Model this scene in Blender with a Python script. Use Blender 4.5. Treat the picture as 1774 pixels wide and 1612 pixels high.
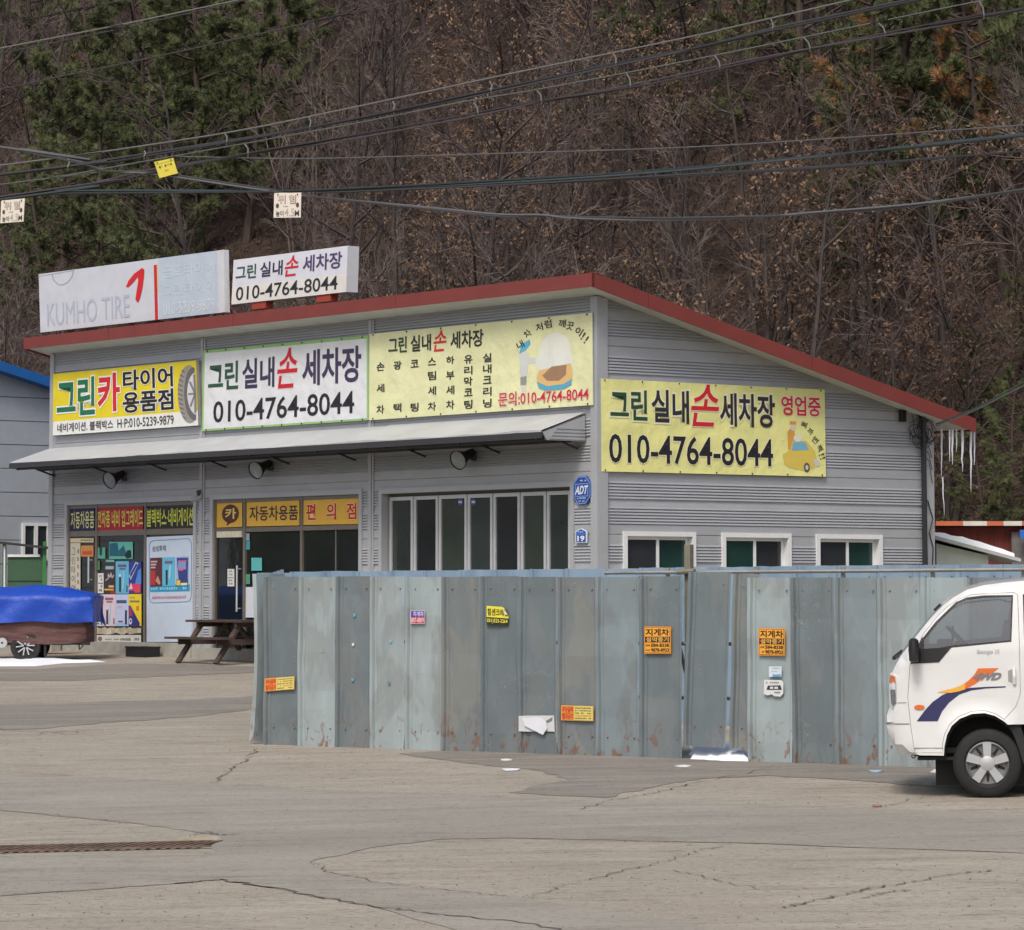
import bpy, bmesh, math, random
from mathutils import Vector, Matrix, Euler, noise as mnoise
from mathutils.geometry import delaunay_2d_cdt, tessellate_polygon

# ------------------------------------------------------------------ camera, world, sun, exposure
for _o in list(bpy.data.objects):
    bpy.data.objects.remove(_o)
sc = bpy.context.scene
COL = sc.collection
FPX, PCX, PCY, W0 = 6000.0, 887.0, 516.0, 1774.0
CAMZ = 1.9
PITCH = math.atan(514.0 / FPX)
cam_data = bpy.data.cameras.new('camera')
cam_data.sensor_width = 36.0
cam_data.lens = 36.0 * FPX / W0
cam_data.shift_y = -(806.0 - PCY) / W0
cam_data.clip_start = 0.5
cam_data.clip_end = 1500.0
cam = bpy.data.objects.new('camera', cam_data)
COL.objects.link(cam)
cam.location = (0, 0, CAMZ)
cam.rotation_euler = (math.pi / 2 + PITCH, 0, 0)
sc.camera = cam

SUN_EL, SUN_AZ = math.radians(52), math.radians(197)      # azimuth clockwise from +Y: behind-left of the camera
world = bpy.data.worlds.new('World')
sc.world = world
world.use_nodes = True
wn = world.node_tree
bg = wn.nodes['Background']
sky = wn.nodes.new('ShaderNodeTexSky')
sky.sky_type = 'NISHITA'
sky.sun_disc = False
sky.sun_elevation = SUN_EL
sky.sun_rotation = SUN_AZ
sky.air_density = 1.0
sky.dust_density = 4.5
sky.ozone_density = 0.6
bg.inputs['Strength'].default_value = 0.13
wn.links.new(sky.outputs[0], bg.inputs[0])
sun_d = bpy.data.lights.new('sun', 'SUN')
sun_d.energy = 1.7
sun_d.angle = math.radians(16)
sun_d.color = (1.0, 0.965, 0.92)
sun = bpy.data.objects.new('sun', sun_d)
COL.objects.link(sun)
_sd = Vector((math.sin(SUN_AZ) * math.cos(SUN_EL), math.cos(SUN_AZ) * math.cos(SUN_EL), math.sin(SUN_EL)))
sun.rotation_euler = _sd.to_track_quat('Z', 'Y').to_euler()
sun.location = _sd * 100
vs = sc.view_settings
vs.view_transform = 'Standard'
vs.look = 'None'
vs.gamma = 1.0
vs.use_curve_mapping = False
vs.exposure = 0.12
sc.render.engine = 'CYCLES'
sc.cycles.use_denoising = True
sc.cycles.max_bounces = 4
sc.cycles.diffuse_bounces = 2
sc.cycles.glossy_bounces = 2
sc.cycles.caustics_reflective = False
sc.cycles.caustics_refractive = False
sc.cycles.use_adaptive_sampling = True
sc.cycles.adaptive_threshold = 0.02
sc.cycles.transparent_max_bounces = 8

rng = random.Random(11)
U = rng.uniform

# ------------------------------------------------------------------ helpers: rays, planes
_cp, _sp = math.cos(PITCH), math.sin(PITCH)
CAM = Vector((0, 0, CAMZ))


def ray(px, py):
    a, b = (px - PCX) / FPX, (PCY - py) / FPX
    return Vector((a, _cp - b * _sp, _sp + b * _cp))


def hit(px, py, p0, n):
    d = ray(px, py)
    t = (Vector(p0) - CAM).dot(n) / d.dot(n)
    return CAM + d * t


def gz(x, y):
    yy = max(y, 20.0)
    return 0.08 + 0.016 * (max(min(x, 40), -40) - 3.93) + 0.0295 * (min(yy, 76.0) - 36.8)


GN = Vector((-0.016, -0.0295, 1.0)).normalized()


def ground(px, py):
    return hit(px, py, (3.93, 36.8, 0.08), GN)


K = Vector((1.36, 55.0, 0))                       # front right corner of the shop
EF = Vector((0.6153, -0.7882, 0)).normalized()    # along the front, towards the right
ES = Vector((0.7882, 0.6153, 0)).normalized()     # along the side, towards the rear
FL, SL = 17.0, 7.4
LC = K - EF * FL
Z0 = 0.80                                         # floor level of the shop


def F(px, py, off=0.0):
    h = hit(px, py, K - ES * off, ES)
    return (h - LC).dot(EF), h.z


def PF(u, z, off=0.0):
    return LC + EF * u - ES * off + Vector((0, 0, z))


def S(px, py, off=0.0):
    h = hit(px, py, K + EF * off, EF)
    return (h - K).dot(ES), h.z


def PS(v, z, off=0.0):
    return K + ES * v + EF * off + Vector((0, 0, z))


# ------------------------------------------------------------------ helpers: mesh building
class MB:
    def __init__(self):
        self.v, self.f, self.m = [], [], []

    def add(self, vs_, fs_, mi=0):
        b = len(self.v)
        self.v.extend([Vector(p) for p in vs_])
        for f in fs_:
            self.f.append([b + i for i in f])
            self.m.append(mi)

    def ob(self, o, a, b, c, mi=0):
        """box from origin corner and three edge vectors"""
        o, a, b, c = Vector(o), Vector(a), Vector(b), Vector(c)
        p = [o, o + a, o + a + b, o + b, o + c, o + a + c, o + a + b + c, o + b + c]
        fs_ = [(0, 3, 2, 1), (4, 5, 6, 7), (0, 1, 5, 4), (1, 2, 6, 5), (2, 3, 7, 6), (3, 0, 4, 7)]
        if a.cross(b).dot(c) < 0:
            fs_ = [f[::-1] for f in fs_]
        self.add(p, fs_, mi)

    def box(self, c, s, mi=0, rot=None):
        c = Vector(c)
        ax = [Vector((s[0], 0, 0)), Vector((0, s[1], 0)), Vector((0, 0, s[2]))]
        if rot is not None:
            ax = [rot @ a for a in ax]
        self.ob(c - (ax[0] + ax[1] + ax[2]) / 2, *ax, mi)

    def bar(self, p, q, w, h, mi=0, up=(0, 0, 1)):
        p, q = Vector(p), Vector(q)
        d = q - p
        x = d.cross(Vector(up))
        x = x.normalized() if x.length > 1e-6 else Vector((1, 0, 0))
        y = x.cross(d).normalized()
        self.ob(p - x * w / 2 - y * h / 2, d, x * w, y * h, mi)

    def tube(self, pts, r, n=6, mi=0, caps=True):
        pts = [Vector(p) for p in pts]
        k = len(pts)
        rs = r if isinstance(r, (list, tuple)) else [r] * k
        b = len(self.v)
        ref = None
        for i, p in enumerate(pts):
            d = (pts[min(i + 1, k - 1)] - pts[max(i - 1, 0)])
            d = d.normalized() if d.length > 1e-9 else Vector((0, 0, 1))
            if ref is None:
                ref = Vector((0, 0, 1)) if abs(d.z) < 0.9 else Vector((1, 0, 0))
            x = (ref - d * ref.dot(d))
            x = x.normalized() if x.length > 1e-6 else d.orthogonal().normalized()
            ref = x
            y = d.cross(x)
            for j in range(n):
                a = 2 * math.pi * j / n
                self.v.append(p + (x * math.cos(a) + y * math.sin(a)) * rs[i])
        for i in range(k - 1):
            for j in range(n):
                j2 = (j + 1) % n
                self.f.append([b + i * n + j, b + i * n + j2, b + (i + 1) * n + j2, b + (i + 1) * n + j])
                self.m.append(mi)
        if caps:
            self.f.append([b + j for j in range(n)][::-1]); self.m.append(mi)
            self.f.append([b + (k - 1) * n + j for j in range(n)]); self.m.append(mi)

    def lathe(self, prof, n, o, ax, xa, mi=0):
        """prof: (radius, height along ax)"""
        o, ax, xa = Vector(o), Vector(ax).normalized(), Vector(xa).normalized()
        ya = ax.cross(xa)
        b = len(self.v)
        for r, h in prof:
            for j in range(n):
                a = 2 * math.pi * j / n
                self.v.append(o + ax * h + (xa * math.cos(a) + ya * math.sin(a)) * r)
        for i in range(len(prof) - 1):
            for j in range(n):
                j2 = (j + 1) % n
                self.f.append([b + i * n + j, b + i * n + j2, b + (i + 1) * n + j2, b + (i + 1) * n + j])
                self.m.append(mi)

    def prism(self, poly, ext, mi=0):
        poly = [Vector(p) for p in poly]
        ext = Vector(ext)
        n = len(poly)
        b = len(self.v)
        nrm = Vector((0, 0, 0))
        for i in range(n):
            nrm += poly[i].cross(poly[(i + 1) % n])
        if nrm.dot(ext) < 0:
            poly = poly[::-1]
        self.v.extend(poly)
        self.v.extend([p + ext for p in poly])
        tr = tessellate_polygon([poly])
        for t in tr:
            q = (poly[t[1]] - poly[t[0]]).cross(poly[t[2]] - poly[t[0]])
            t = list(t) if q.dot(ext) < 0 else list(t)[::-1]
            self.f.append([b + i for i in t]); self.m.append(mi)
            self.f.append([b + n + i for i in t[::-1]]); self.m.append(mi)
        for i in range(n):
            j = (i + 1) % n
            self.f.append([b + i, b + j, b + n + j, b + n + i]); self.m.append(mi)

    def flat(self, poly, mi=0, facing=None):
        poly = [Vector(p) for p in poly]
        b = len(self.v)
        self.v.extend(poly)
        for t in tessellate_polygon([poly]):
            t = list(t)
            if facing is not None:
                q = (poly[t[1]] - poly[t[0]]).cross(poly[t[2]] - poly[t[0]])
                if q.dot(facing) < 0:
                    t = t[::-1]
            self.f.append([b + i for i in t]); self.m.append(mi)

    def mesh(self, name, mats, off=Vector((0, 0, 0)), smooth=False):
        me = bpy.data.meshes.new(name)
        me.from_pydata([tuple(p - off) for p in self.v], [], self.f)
        for m in (mats if isinstance(mats, (list, tuple)) else [mats]):
            me.materials.append(m)
        if any(self.m):
            me.polygons.foreach_set('material_index', self.m)
        if smooth:
            me.polygons.foreach_set('use_smooth', [True] * len(me.polygons))
            if smooth != 'all':
                try:
                    me.set_sharp_from_angle(angle=math.radians(38))
                except Exception:
                    pass
        me.update()
        return me

    def build(self, name, mats, parent=None, smooth=False, local=False, kind=None):
        off = Vector((0, 0, 0))
        if not local:
            if parent is not None:
                off = wloc(parent)
            elif self.v:
                xs = [p.x for p in self.v]; ys = [p.y for p in self.v]; zs = [p.z for p in self.v]
                off = Vector(((min(xs) + max(xs)) / 2, (min(ys) + max(ys)) / 2, min(zs)))
        o = bpy.data.objects.new(name, self.mesh(name, mats, off, smooth))
        COL.objects.link(o)
        o.parent = parent
        if parent is None and not local:
            o.location = off
        if kind:
            o['kind'] = kind
        return o


def wloc(o):
    v = Vector(o.location)
    while o.parent is not None:
        o = o.parent
        v = v + Vector(o.location)
    return v


def thing(name, label, cat, loc=(0, 0, 0), rot=(0, 0, 0), group=None):
    o = bpy.data.objects.new(name, None)
    o.empty_display_size = 0.2
    COL.objects.link(o)
    o.location = loc
    o.rotation_euler = rot
    return tag(o, label, cat, group)


def tag(o, label, cat, group=None):
    o['label'] = label
    o['category'] = cat
    if group:
        o['group'] = group
    return o


def struct(o):
    o['kind'] = 'structure'
    return o


def copy_tree(o, parent=None):
    c = o.copy()
    COL.objects.link(c)
    c.parent = parent
    for ch in o.children:
        copy_tree(ch, c)
    return c


# ------------------------------------------------------------------ helpers: materials
def lin(c):
    r = []
    for x in c[:3]:
        x = x / 255.0
        r.append(x / 12.92 if x <= 0.04045 else ((x + 0.055) / 1.055) ** 2.4)
    return tuple(r)


_mats = {}


def mat(name, rgb, rough=0.6, metal=0.0, var=0.10, vs_=5.0, bump=0.0, bs=30.0, spec=0.5, coat=0.0, stretch=(1, 1, 1),
        rgb2=None, world_co=False, trans=0.0, detail=4.0, bd=0.02):
    if name in _mats:
        return _mats[name]
    m = bpy.data.materials.new(name)
    m.use_nodes = True
    nt = m.node_tree
    N, L = nt.nodes, nt.links
    b = N['Principled BSDF']
    b.inputs['Roughness'].default_value = rough
    b.inputs['Metallic'].default_value = metal
    b.inputs['Specular IOR Level'].default_value = spec
    b.inputs['Coat Weight'].default_value = coat
    b.inputs['Transmission Weight'].default_value = trans
    c = lin(rgb)
    if var > 0 or rgb2 is not None:
        tc = N.new('ShaderNodeNewGeometry') if world_co else N.new('ShaderNodeTexCoord')
        mp = N.new('ShaderNodeMapping')
        mp.inputs['Scale'].default_value = stretch
        L.new(tc.outputs['Position'] if world_co else tc.outputs['Object'], mp.inputs[0])
        no = N.new('ShaderNodeTexNoise')
        no.inputs['Scale'].default_value = vs_
        no.inputs['Detail'].default_value = detail
        no.inputs['Roughness'].default_value = 0.62
        L.new(mp.outputs[0], no.inputs['Vector'])
        rp = N.new('ShaderNodeValToRGB')
        rp.color_ramp.elements[0].position = 0.32
        rp.color_ramp.elements[1].position = 0.68
        c2 = lin(rgb2) if rgb2 is not None else None
        if c2 is None:
            rp.color_ramp.elements[0].color = tuple(max(0, x * (1 - var)) for x in c) + (1,)
            rp.color_ramp.elements[1].color = tuple(min(0.9, x * (1 + var)) for x in c) + (1,)
        else:
            rp.color_ramp.elements[0].color = c + (1,)
            rp.color_ramp.elements[1].color = c2 + (1,)
        L.new(no.outputs['Fac'], rp.inputs[0])
        L.new(rp.outputs[0], b.inputs['Base Color'])
        if bump > 0:
            n2 = N.new('ShaderNodeTexNoise')
            n2.inputs['Scale'].default_value = bs
            n2.inputs['Detail'].default_value = 4
            L.new(mp.outputs[0], n2.inputs['Vector'])
            bp = N.new('ShaderNodeBump')
            bp.inputs['Strength'].default_value = bump
            bp.inputs['Distance'].default_value = bd
            L.new(n2.outputs['Fac'], bp.inputs['Height'])
            L.new(bp.outputs[0], b.inputs['Normal'])
    else:
        b.inputs['Base Color'].default_value = c + (1,)
    _mats[name] = m
    return m


def cloth(rgb):
    return mat('cloth_%d_%d_%d' % tuple(rgb), rgb, rough=0.6, var=0.07, vs_=1.6, bump=1.0, bs=1.9, bd=0.06)


def ink(rgb, rough=0.55):
    return mat('print_%d_%d_%d' % tuple(rgb), rgb, rough=rough, var=0.05, vs_=3.0)


def glass_mat(name, tint=(0.52, 0.58, 0.60), mixf=0.12):
    if name in _mats:
        return _mats[name]
    m = bpy.data.materials.new(name)
    m.use_nodes = True
    nt = m.node_tree
    N, L = nt.nodes, nt.links
    N.remove(N['Principled BSDF'])
    out = [n for n in N if n.type == 'OUTPUT_MATERIAL'][0]
    t = N.new('ShaderNodeBsdfTransparent')
    t.inputs[0].default_value = tint + (1,)
    g = N.new('ShaderNodeBsdfGlossy')
    g.inputs['Roughness'].default_value = 0.03
    fr = N.new('ShaderNodeFresnel')
    fr.inputs[0].default_value = 1.5
    ad = N.new('ShaderNodeMath')
    ad.operation = 'ADD'
    ad.inputs[1].default_value = mixf
    L.new(fr.outputs[0], ad.inputs[0])
    mx = N.new('ShaderNodeMixShader')
    L.new(ad.outputs[0], mx.inputs[0])
    L.new(t.outputs[0], mx.inputs[1])
    L.new(g.outputs[0], mx.inputs[2])
    L.new(mx.outputs[0], out.inputs[0])
    _mats[name] = m
    return m


# ------------------------------------------------------------------ helpers: lettering
_fc = bpy.data.curves.new('lettering_source', 'FONT')
_fc.resolution_u = 3
_fo = bpy.data.objects.new('lettering_source', _fc)
_ts = bpy.data.scenes.new('lettering')
_ts.collection.objects.link(_fo)
_tcache = {}


def text_shape(s, bold=0.0):
    k = (s, round(bold, 4))
    if k not in _tcache:
        _fc.body = s
        _fc.offset = bold
        _vl = _ts.view_layers[0]
        _vl.update()
        me = bpy.data.meshes.new_from_object(_fo.evaluated_get(_vl.depsgraph))
        vv = [(p.co.x, p.co.y) for p in me.vertices]
        ff = [list(p.vertices) for p in me.polygons]
        bpy.data.meshes.remove(me)
        x0 = min(p[0] for p in vv) + bold; x1 = max(p[0] for p in vv) - bold
        y0 = min(p[1] for p in vv) + bold; y1 = max(p[1] for p in vv) - bold
        _tcache[k] = ([((p[0] - x0) / max(x1 - x0, 1e-6), (p[1] - y0) / max(y1 - y0, 1e-6)) for p in vv], ff)
    return _tcache[k]


class Face:
    """flat print on a surface: P(a, b, h) maps sign coordinates 0..1 and a height above the face to the world"""

    def __init__(self, P):
        self.P = P
        self.layers = {}
        a0, b0 = P(0.5, 0.5, 0), P(0.6, 0.5, 0)
        c0 = P(0.5, 0.6, 0)
        self.n = (b0 - a0).cross(c0 - a0).normalized()

    def L(self, key):
        if key not in self.layers:
            self.layers[key] = (MB(), [])
        return self.layers[key]

    def mi(self, key, rgb):
        m = cloth(rgb) if key == 'cloth_print' else ink(rgb)
        lst = self.L(key)[1]
        if m not in lst:
            lst.append(m)
        return lst.index(m)

    def poly(self, pts, rgb, h=0.004, key='print'):
        i = self.mi(key, rgb)
        self.L(key)[0].flat([self.P(a, b, h) for a, b in pts], i, self.n)

    def rect(self, a0, b0, a1, b1, rgb, h=0.004, key='print'):
        self.poly([(a0, b0), (a1, b0), (a1, b1), (a0, b1)], rgb, h, key)

    def oval(self, a, b, ra, rb, rgb, h=0.004, key='print', n=20):
        self.poly([(a + ra * math.cos(2 * math.pi * i / n), b + rb * math.sin(2 * math.pi * i / n)) for i in range(n)], rgb, h, key)

    def line(self, pts, w, rgb, h=0.006, key='print', asp=1.0):
        """asp: sign width / height so that lines keep one thickness"""
        i = self.mi(key, rgb)
        for (a0, b0), (a1, b1) in zip(pts[:-1], pts[1:]):
            dx, dy = (a1 - a0) * asp, b1 - b0
            l = math.hypot(dx, dy) or 1
            nx, ny = -dy / l * w / 2 / asp, dx / l * w / 2
            self.L(key)[0].flat([self.P(x, y, h) for x, y in
                                 ((a0 + nx, b0 + ny), (a1 + nx, b1 + ny), (a1 - nx, b1 - ny), (a0 - nx, b0 - ny))], i, self.n)

    def text(self, s, a0, b0, a1, b1, rgb, h=0.006, key='lettering', bold=0.03, halo=None, hb=0.07, rot=0.0, asp=1.0, shear=0.0, halo_=0):
        if halo is not None:
            self.text(s, a0, b0, a1, b1, halo, h - 0.0015, key, hb, None, 0, rot, asp, shear, 1)
        bold *= (0.55 if halo_ == 0 else 0.75) * (0.6 if '010' in s else 1.0)
        vv, ff = text_shape(s, bold)
        i = self.mi(key, rgb)
        ca, cb = (a0 + a1) / 2, (b0 + b1) / 2
        cr, sr = math.cos(rot), math.sin(rot)
        pts = []
        for x, y in vv:
            a, b = a0 + (x + shear * (y - 0.5)) * (a1 - a0), b0 + y * (b1 - b0)
            if rot:
                dx, dy = (a - ca) * asp, b - cb
                a, b = ca + (dx * cr - dy * sr) / asp, cb + dx * sr + dy * cr
            pts.append(self.P(a, b, h))
        fs_ = []
        for f in ff:
            q = (pts[f[1]] - pts[f[0]]).cross(pts[f[2]] - pts[f[0]])
            fs_.append(f if q.dot(self.n) >= 0 else f[::-1])
        self.L(key)[0].add(pts, fs_, i)

    def scribble(self, a0, b0, a1, b1, rgb, h=0.006, key='lettering', n=9):
        """a line of print too small to read"""
        w = (a1 - a0) / n
        for i in range(n):
            if rng.random() < 0.12:
                continue
            x = a0 + i * w
            self.rect(x + w * 0.08, b0 + (b1 - b0) * U(0, 0.25), x + w * 0.45, b1 - (b1 - b0) * U(0, 0.3), rgb, h, key)
            self.rect(x + w * 0.55, b0 + (b1 - b0) * U(0, 0.2), x + w * U(0.68, 0.86), b1 - (b1 - b0) * U(0, 0.2), rgb, h, key)

    def build(self, parent):
        for k, (mb, ms) in self.layers.items():
            mb.build(k, ms, parent)


def quadmap(p00, p10, p11, p01, n):
    p00, p10, p11, p01 = map(Vector, (p00, p10, p11, p01))

    def P(a, b, h=0.0):
        return (p00 * (1 - a) * (1 - b) + p10 * a * (1 - b) + p11 * a * b + p01 * (1 - a) * b) + n * h
    return P


def fq(bl, br, tr, tl, off):
    """sign quad on the shop front from four photo pixels"""
    return quadmap(*[PF(*F(x, y, off), off) for x, y in (bl, br, tr, tl)], -ES)


def sq(bl, br, tr, tl, off):
    return quadmap(*[PS(*S(x, y, off), off) for x, y in (bl, br, tr, tl)], EF)


def slab(P, thick, key_mats, name, parent, a0=0, b0=0, a1=1, b1=1, h=0.0, nx=1, ny=1, wob=0.0, seed=0):
    """a board or sheet with real thickness behind P's face"""
    mb = MB()
    def W(i, j, hh):
        a, b = a0 + (a1 - a0) * i / nx, b0 + (b1 - b0) * j / ny
        w = 0.0
        if wob:
            w = wob * mnoise.noise(Vector((a * 7 + seed, b * 3, seed * 1.7)))
            w -= abs(w) * 0.8 if False else 0
            w = min(w, 0.0)
        return P(a, b, hh + w)
    for lay, hh in ((0, h), (1, h - thick)):
        base = len(mb.v)
        for j in range(ny + 1):
            for i in range(nx + 1):
                mb.v.append(W(i, j, hh))
        for j in range(ny):
            for i in range(nx):
                q = [base + j * (nx + 1) + i, base + j * (nx + 1) + i + 1, base + (j + 1) * (nx + 1) + i + 1, base + (j + 1) * (nx + 1) + i]
                mb.f.append(q if lay == 0 else q[::-1]); mb.m.append(0)
    n1 = (nx + 1) * (ny + 1)
    ring = [i for i in range(nx + 1)] + [(j) * (nx + 1) + nx for j in range(1, ny + 1)] + \
           [ny * (nx + 1) + i for i in range(nx - 1, -1, -1)] + [j * (nx + 1) for j in range(ny - 1, 0, -1)]
    for i in range(len(ring)):
        a, b = ring[i], ring[(i + 1) % len(ring)]
        mb.f.append([a, n1 + a, n1 + b, b]); mb.m.append(0)
    return mb.build(name, key_mats, parent)


# ------------------------------------------------------------------ ground
def layered(name, base, layers, rough=0.85, bump=0.4, bs=60.0, bdist=0.01):
    """base colour plus noise-masked colour layers: (rgb, scale, stretch, lo, hi, amount, distortion)"""
    m = bpy.data.materials.new(name)
    m.use_nodes = True
    N, L = m.node_tree.nodes, m.node_tree.links
    b = N['Principled BSDF']
    b.inputs['Roughness'].default_value = rough
    b.inputs['Specular IOR Level'].default_value = 0.3
    geo = N.new('ShaderNodeNewGeometry')
    cur = None
    for (rgb, s, st, lo, hi, amt, dist) in layers:
        mp = N.new('ShaderNodeMapping')
        mp.inputs['Scale'].default_value = st
        mp.inputs['Location'].default_value = (s * 1.7, s * 0.9, 0)
        L.new(geo.outputs['Position'], mp.inputs[0])
        no = N.new('ShaderNodeTexNoise')
        no.inputs['Scale'].default_value = s
        no.inputs['Detail'].default_value = 3
        no.inputs['Roughness'].default_value = 0.65
        no.inputs['Distortion'].default_value = dist
        L.new(mp.outputs[0], no.inputs['Vector'])
        mr = N.new('ShaderNodeMapRange')
        mr.inputs['From Min'].default_value = lo
        mr.inputs['From Max'].default_value = hi
        mr.inputs['To Max'].default_value = amt
        L.new(no.outputs['Fac'], mr.inputs['Value'])
        mx = N.new('ShaderNodeMix')
        mx.data_type = 'RGBA'
        L.new(mr.outputs[0], mx.inputs['Factor'])
        if cur is None:
            mx.inputs['A'].default_value = lin(base) + (1,)
        else:
            L.new(cur, mx.inputs['A'])
        mx.inputs['B'].default_value = lin(rgb) + (1,)
        cur = mx.outputs['Result']
    L.new(cur, b.inputs['Base Color'])
    nb = N.new('ShaderNodeTexNoise')
    nb.inputs['Scale'].default_value = bs
    nb.inputs['Detail'].default_value = 2
    L.new(geo.outputs['Position'], nb.inputs['Vector'])
    bp = N.new('ShaderNodeBump')
    bp.inputs['Strength'].default_value = bump
    bp.inputs['Distance'].default_value = bdist
    L.new(nb.outputs['Fac'], bp.inputs['Height'])
    L.new(bp.outputs[0], b.inputs['Normal'])
    _mats[name] = m
    return m


M_CONC = layered('concrete_yard', (156, 149, 135), [
    ((149, 141, 128), 0.35, (1, 1.6, 1), 0.42, 0.62, 0.9, 0.3),
    ((170, 162, 148), 1.1, (0.5, 2.2, 1), 0.5, 0.68, 0.7, 0.2),
    ((126, 120, 109), 1.6, (0.45, 2.2, 1), 0.54, 0.70, 0.6, 0.4),
    ((92, 87, 80), 22.0, (0.6, 1.2, 1), 0.54, 0.70, 0.75, 0.0),
    ((96, 88, 79), 4.5, (0.4, 2.2, 1), 0.60, 0.72, 0.7, 0.6),
    ((188, 181, 168), 38.0, (1, 1, 1), 0.57, 0.72, 0.75, 0.0)], bump=0.7)
M_ASPH = layered('asphalt_band', (147, 142, 131), [
    ((157, 152, 141), 0.5, (0.6, 2, 1), 0.45, 0.65, 0.85, 0.3),
    ((131, 125, 116), 1.4, (0.4, 2.3, 1), 0.50, 0.68, 0.65, 0.3),
    ((90, 87, 83), 24.0, (0.6, 1.2, 1), 0.55, 0.70, 0.7, 0.0),
    ((104, 98, 90), 4.5, (0.4, 2.2, 1), 0.60, 0.72, 0.6, 0.6),
    ((176, 170, 158), 40.0, (1, 1, 1), 0.58, 0.74, 0.7, 0.0)], bump=0.7)
M_ASPD = layered('asphalt_dark', (130, 125, 117), [
    ((145, 139, 129), 0.8, (0.5, 2, 1), 0.46, 0.64, 0.85, 0.3),
    ((108, 104, 99), 2.2, (0.3, 2.6, 1), 0.50, 0.68, 0.75, 0.3),
    ((76, 73, 70), 24.0, (0.6, 1.2, 1), 0.55, 0.70, 0.7, 0.0),
    ((164, 158, 148), 40.0, (1, 1, 1), 0.60, 0.74, 0.6, 0.0)], bump=0.7)
M_CRACK = mat('crack_dirt', (94, 87, 78), rough=0.95, var=0.3, vs_=9, world_co=True)

gm = MB()
xs = [-60, -40, -30] + [-24 + 2 * i for i in range(25)] + [30, 40, 60]
ys = [-12, 0, 10, 20] + [22 + 2 * i for i in range(27)] + [76, 80, 110]
for y in ys:
    for x in xs:
        gm.v.append(Vector((x, y, gz(x, y))))
nx = len(xs)
for j in range(len(ys) - 1):
    for i in range(nx - 1):
        gm.f.append([j * nx + i, j * nx + i + 1, (j + 1) * nx + i + 1, (j + 1) * nx + i]); gm.m.append(0)
GROUND = struct(gm.build('ground', M_CONC, smooth='all'))


def jag(pts, n, amp):
    out = []
    for (a, b) in zip(pts[:-1], pts[1:]):
        for i in range(n):
            t = i / n
            p = a.lerp(b, t)
            if i:
                d = (b - a)
                q = Vector((-d.y, d.x, 0)).normalized()
                p = p + q * U(-amp, amp) + d.normalized() * U(-amp, amp) * 0.5
            out.append(p)
    out.append(pts[-1])
    return out


def patch(name, px, m, h, amp=0.05):
    pts = [ground(x, y) for x, y in px]
    pts = jag(pts + [pts[0]], 7, amp)[:-1]
    pts = [Vector((p.x, p.y, gz(p.x, p.y) + h)) for p in pts]
    mb = MB()
    mb.flat(pts, 0, Vector((0, 0, 1)))
    return struct(mb.build(name, m))


patch('asphalt_strip', [(-220, 1328), (314, 1355), (588, 1371), (900, 1382), (1062, 1386), (1774, 1410), (2050, 1418), (2050, 1490),
                        (1774, 1479), (1270, 1461), (900, 1453), (760, 1455), (640, 1470), (538, 1494), (573, 1513), (660, 1530),
                        (900, 1556), (1200, 1600), (1350, 1660), (950, 1660), (640, 1570), (441, 1535), (385, 1525), (314, 1531), (0, 1553),
                        (-220, 1562), (-220, 1486), (372, 1482), (380, 1448), (249, 1429), (0, 1404), (-220, 1385)], M_ASPH, 0.004, 0.035)
patch('asphalt_apron', [(690, 1306), (820, 1324), (930, 1336), (985, 1350), (880, 1374), (1050, 1383), (1140, 1362), (1215, 1350), (1340, 1345),
                        (1520, 1356), (1640, 1366), (2050, 1392), (2050, 1350), (1774, 1330), (1527, 1316), (1180, 1300), (900, 1296)], M_ASPD, 0.004, 0.06)
patch('asphalt_patch', [(-220, 1224), (90, 1219), (300, 1213), (446, 1207), (446, 1228), (330, 1243), (200, 1252), (60, 1264), (-220, 1266)], M_ASPD, 0.004, 0.1)
patch('asphalt_patch', [(-220, 1158), (60, 1160), (210, 1150), (330, 1152), (446, 1156), (446, 1166), (300, 1172), (120, 1180), (-220, 1178)], M_ASPD, 0.004, 0.12)


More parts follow.
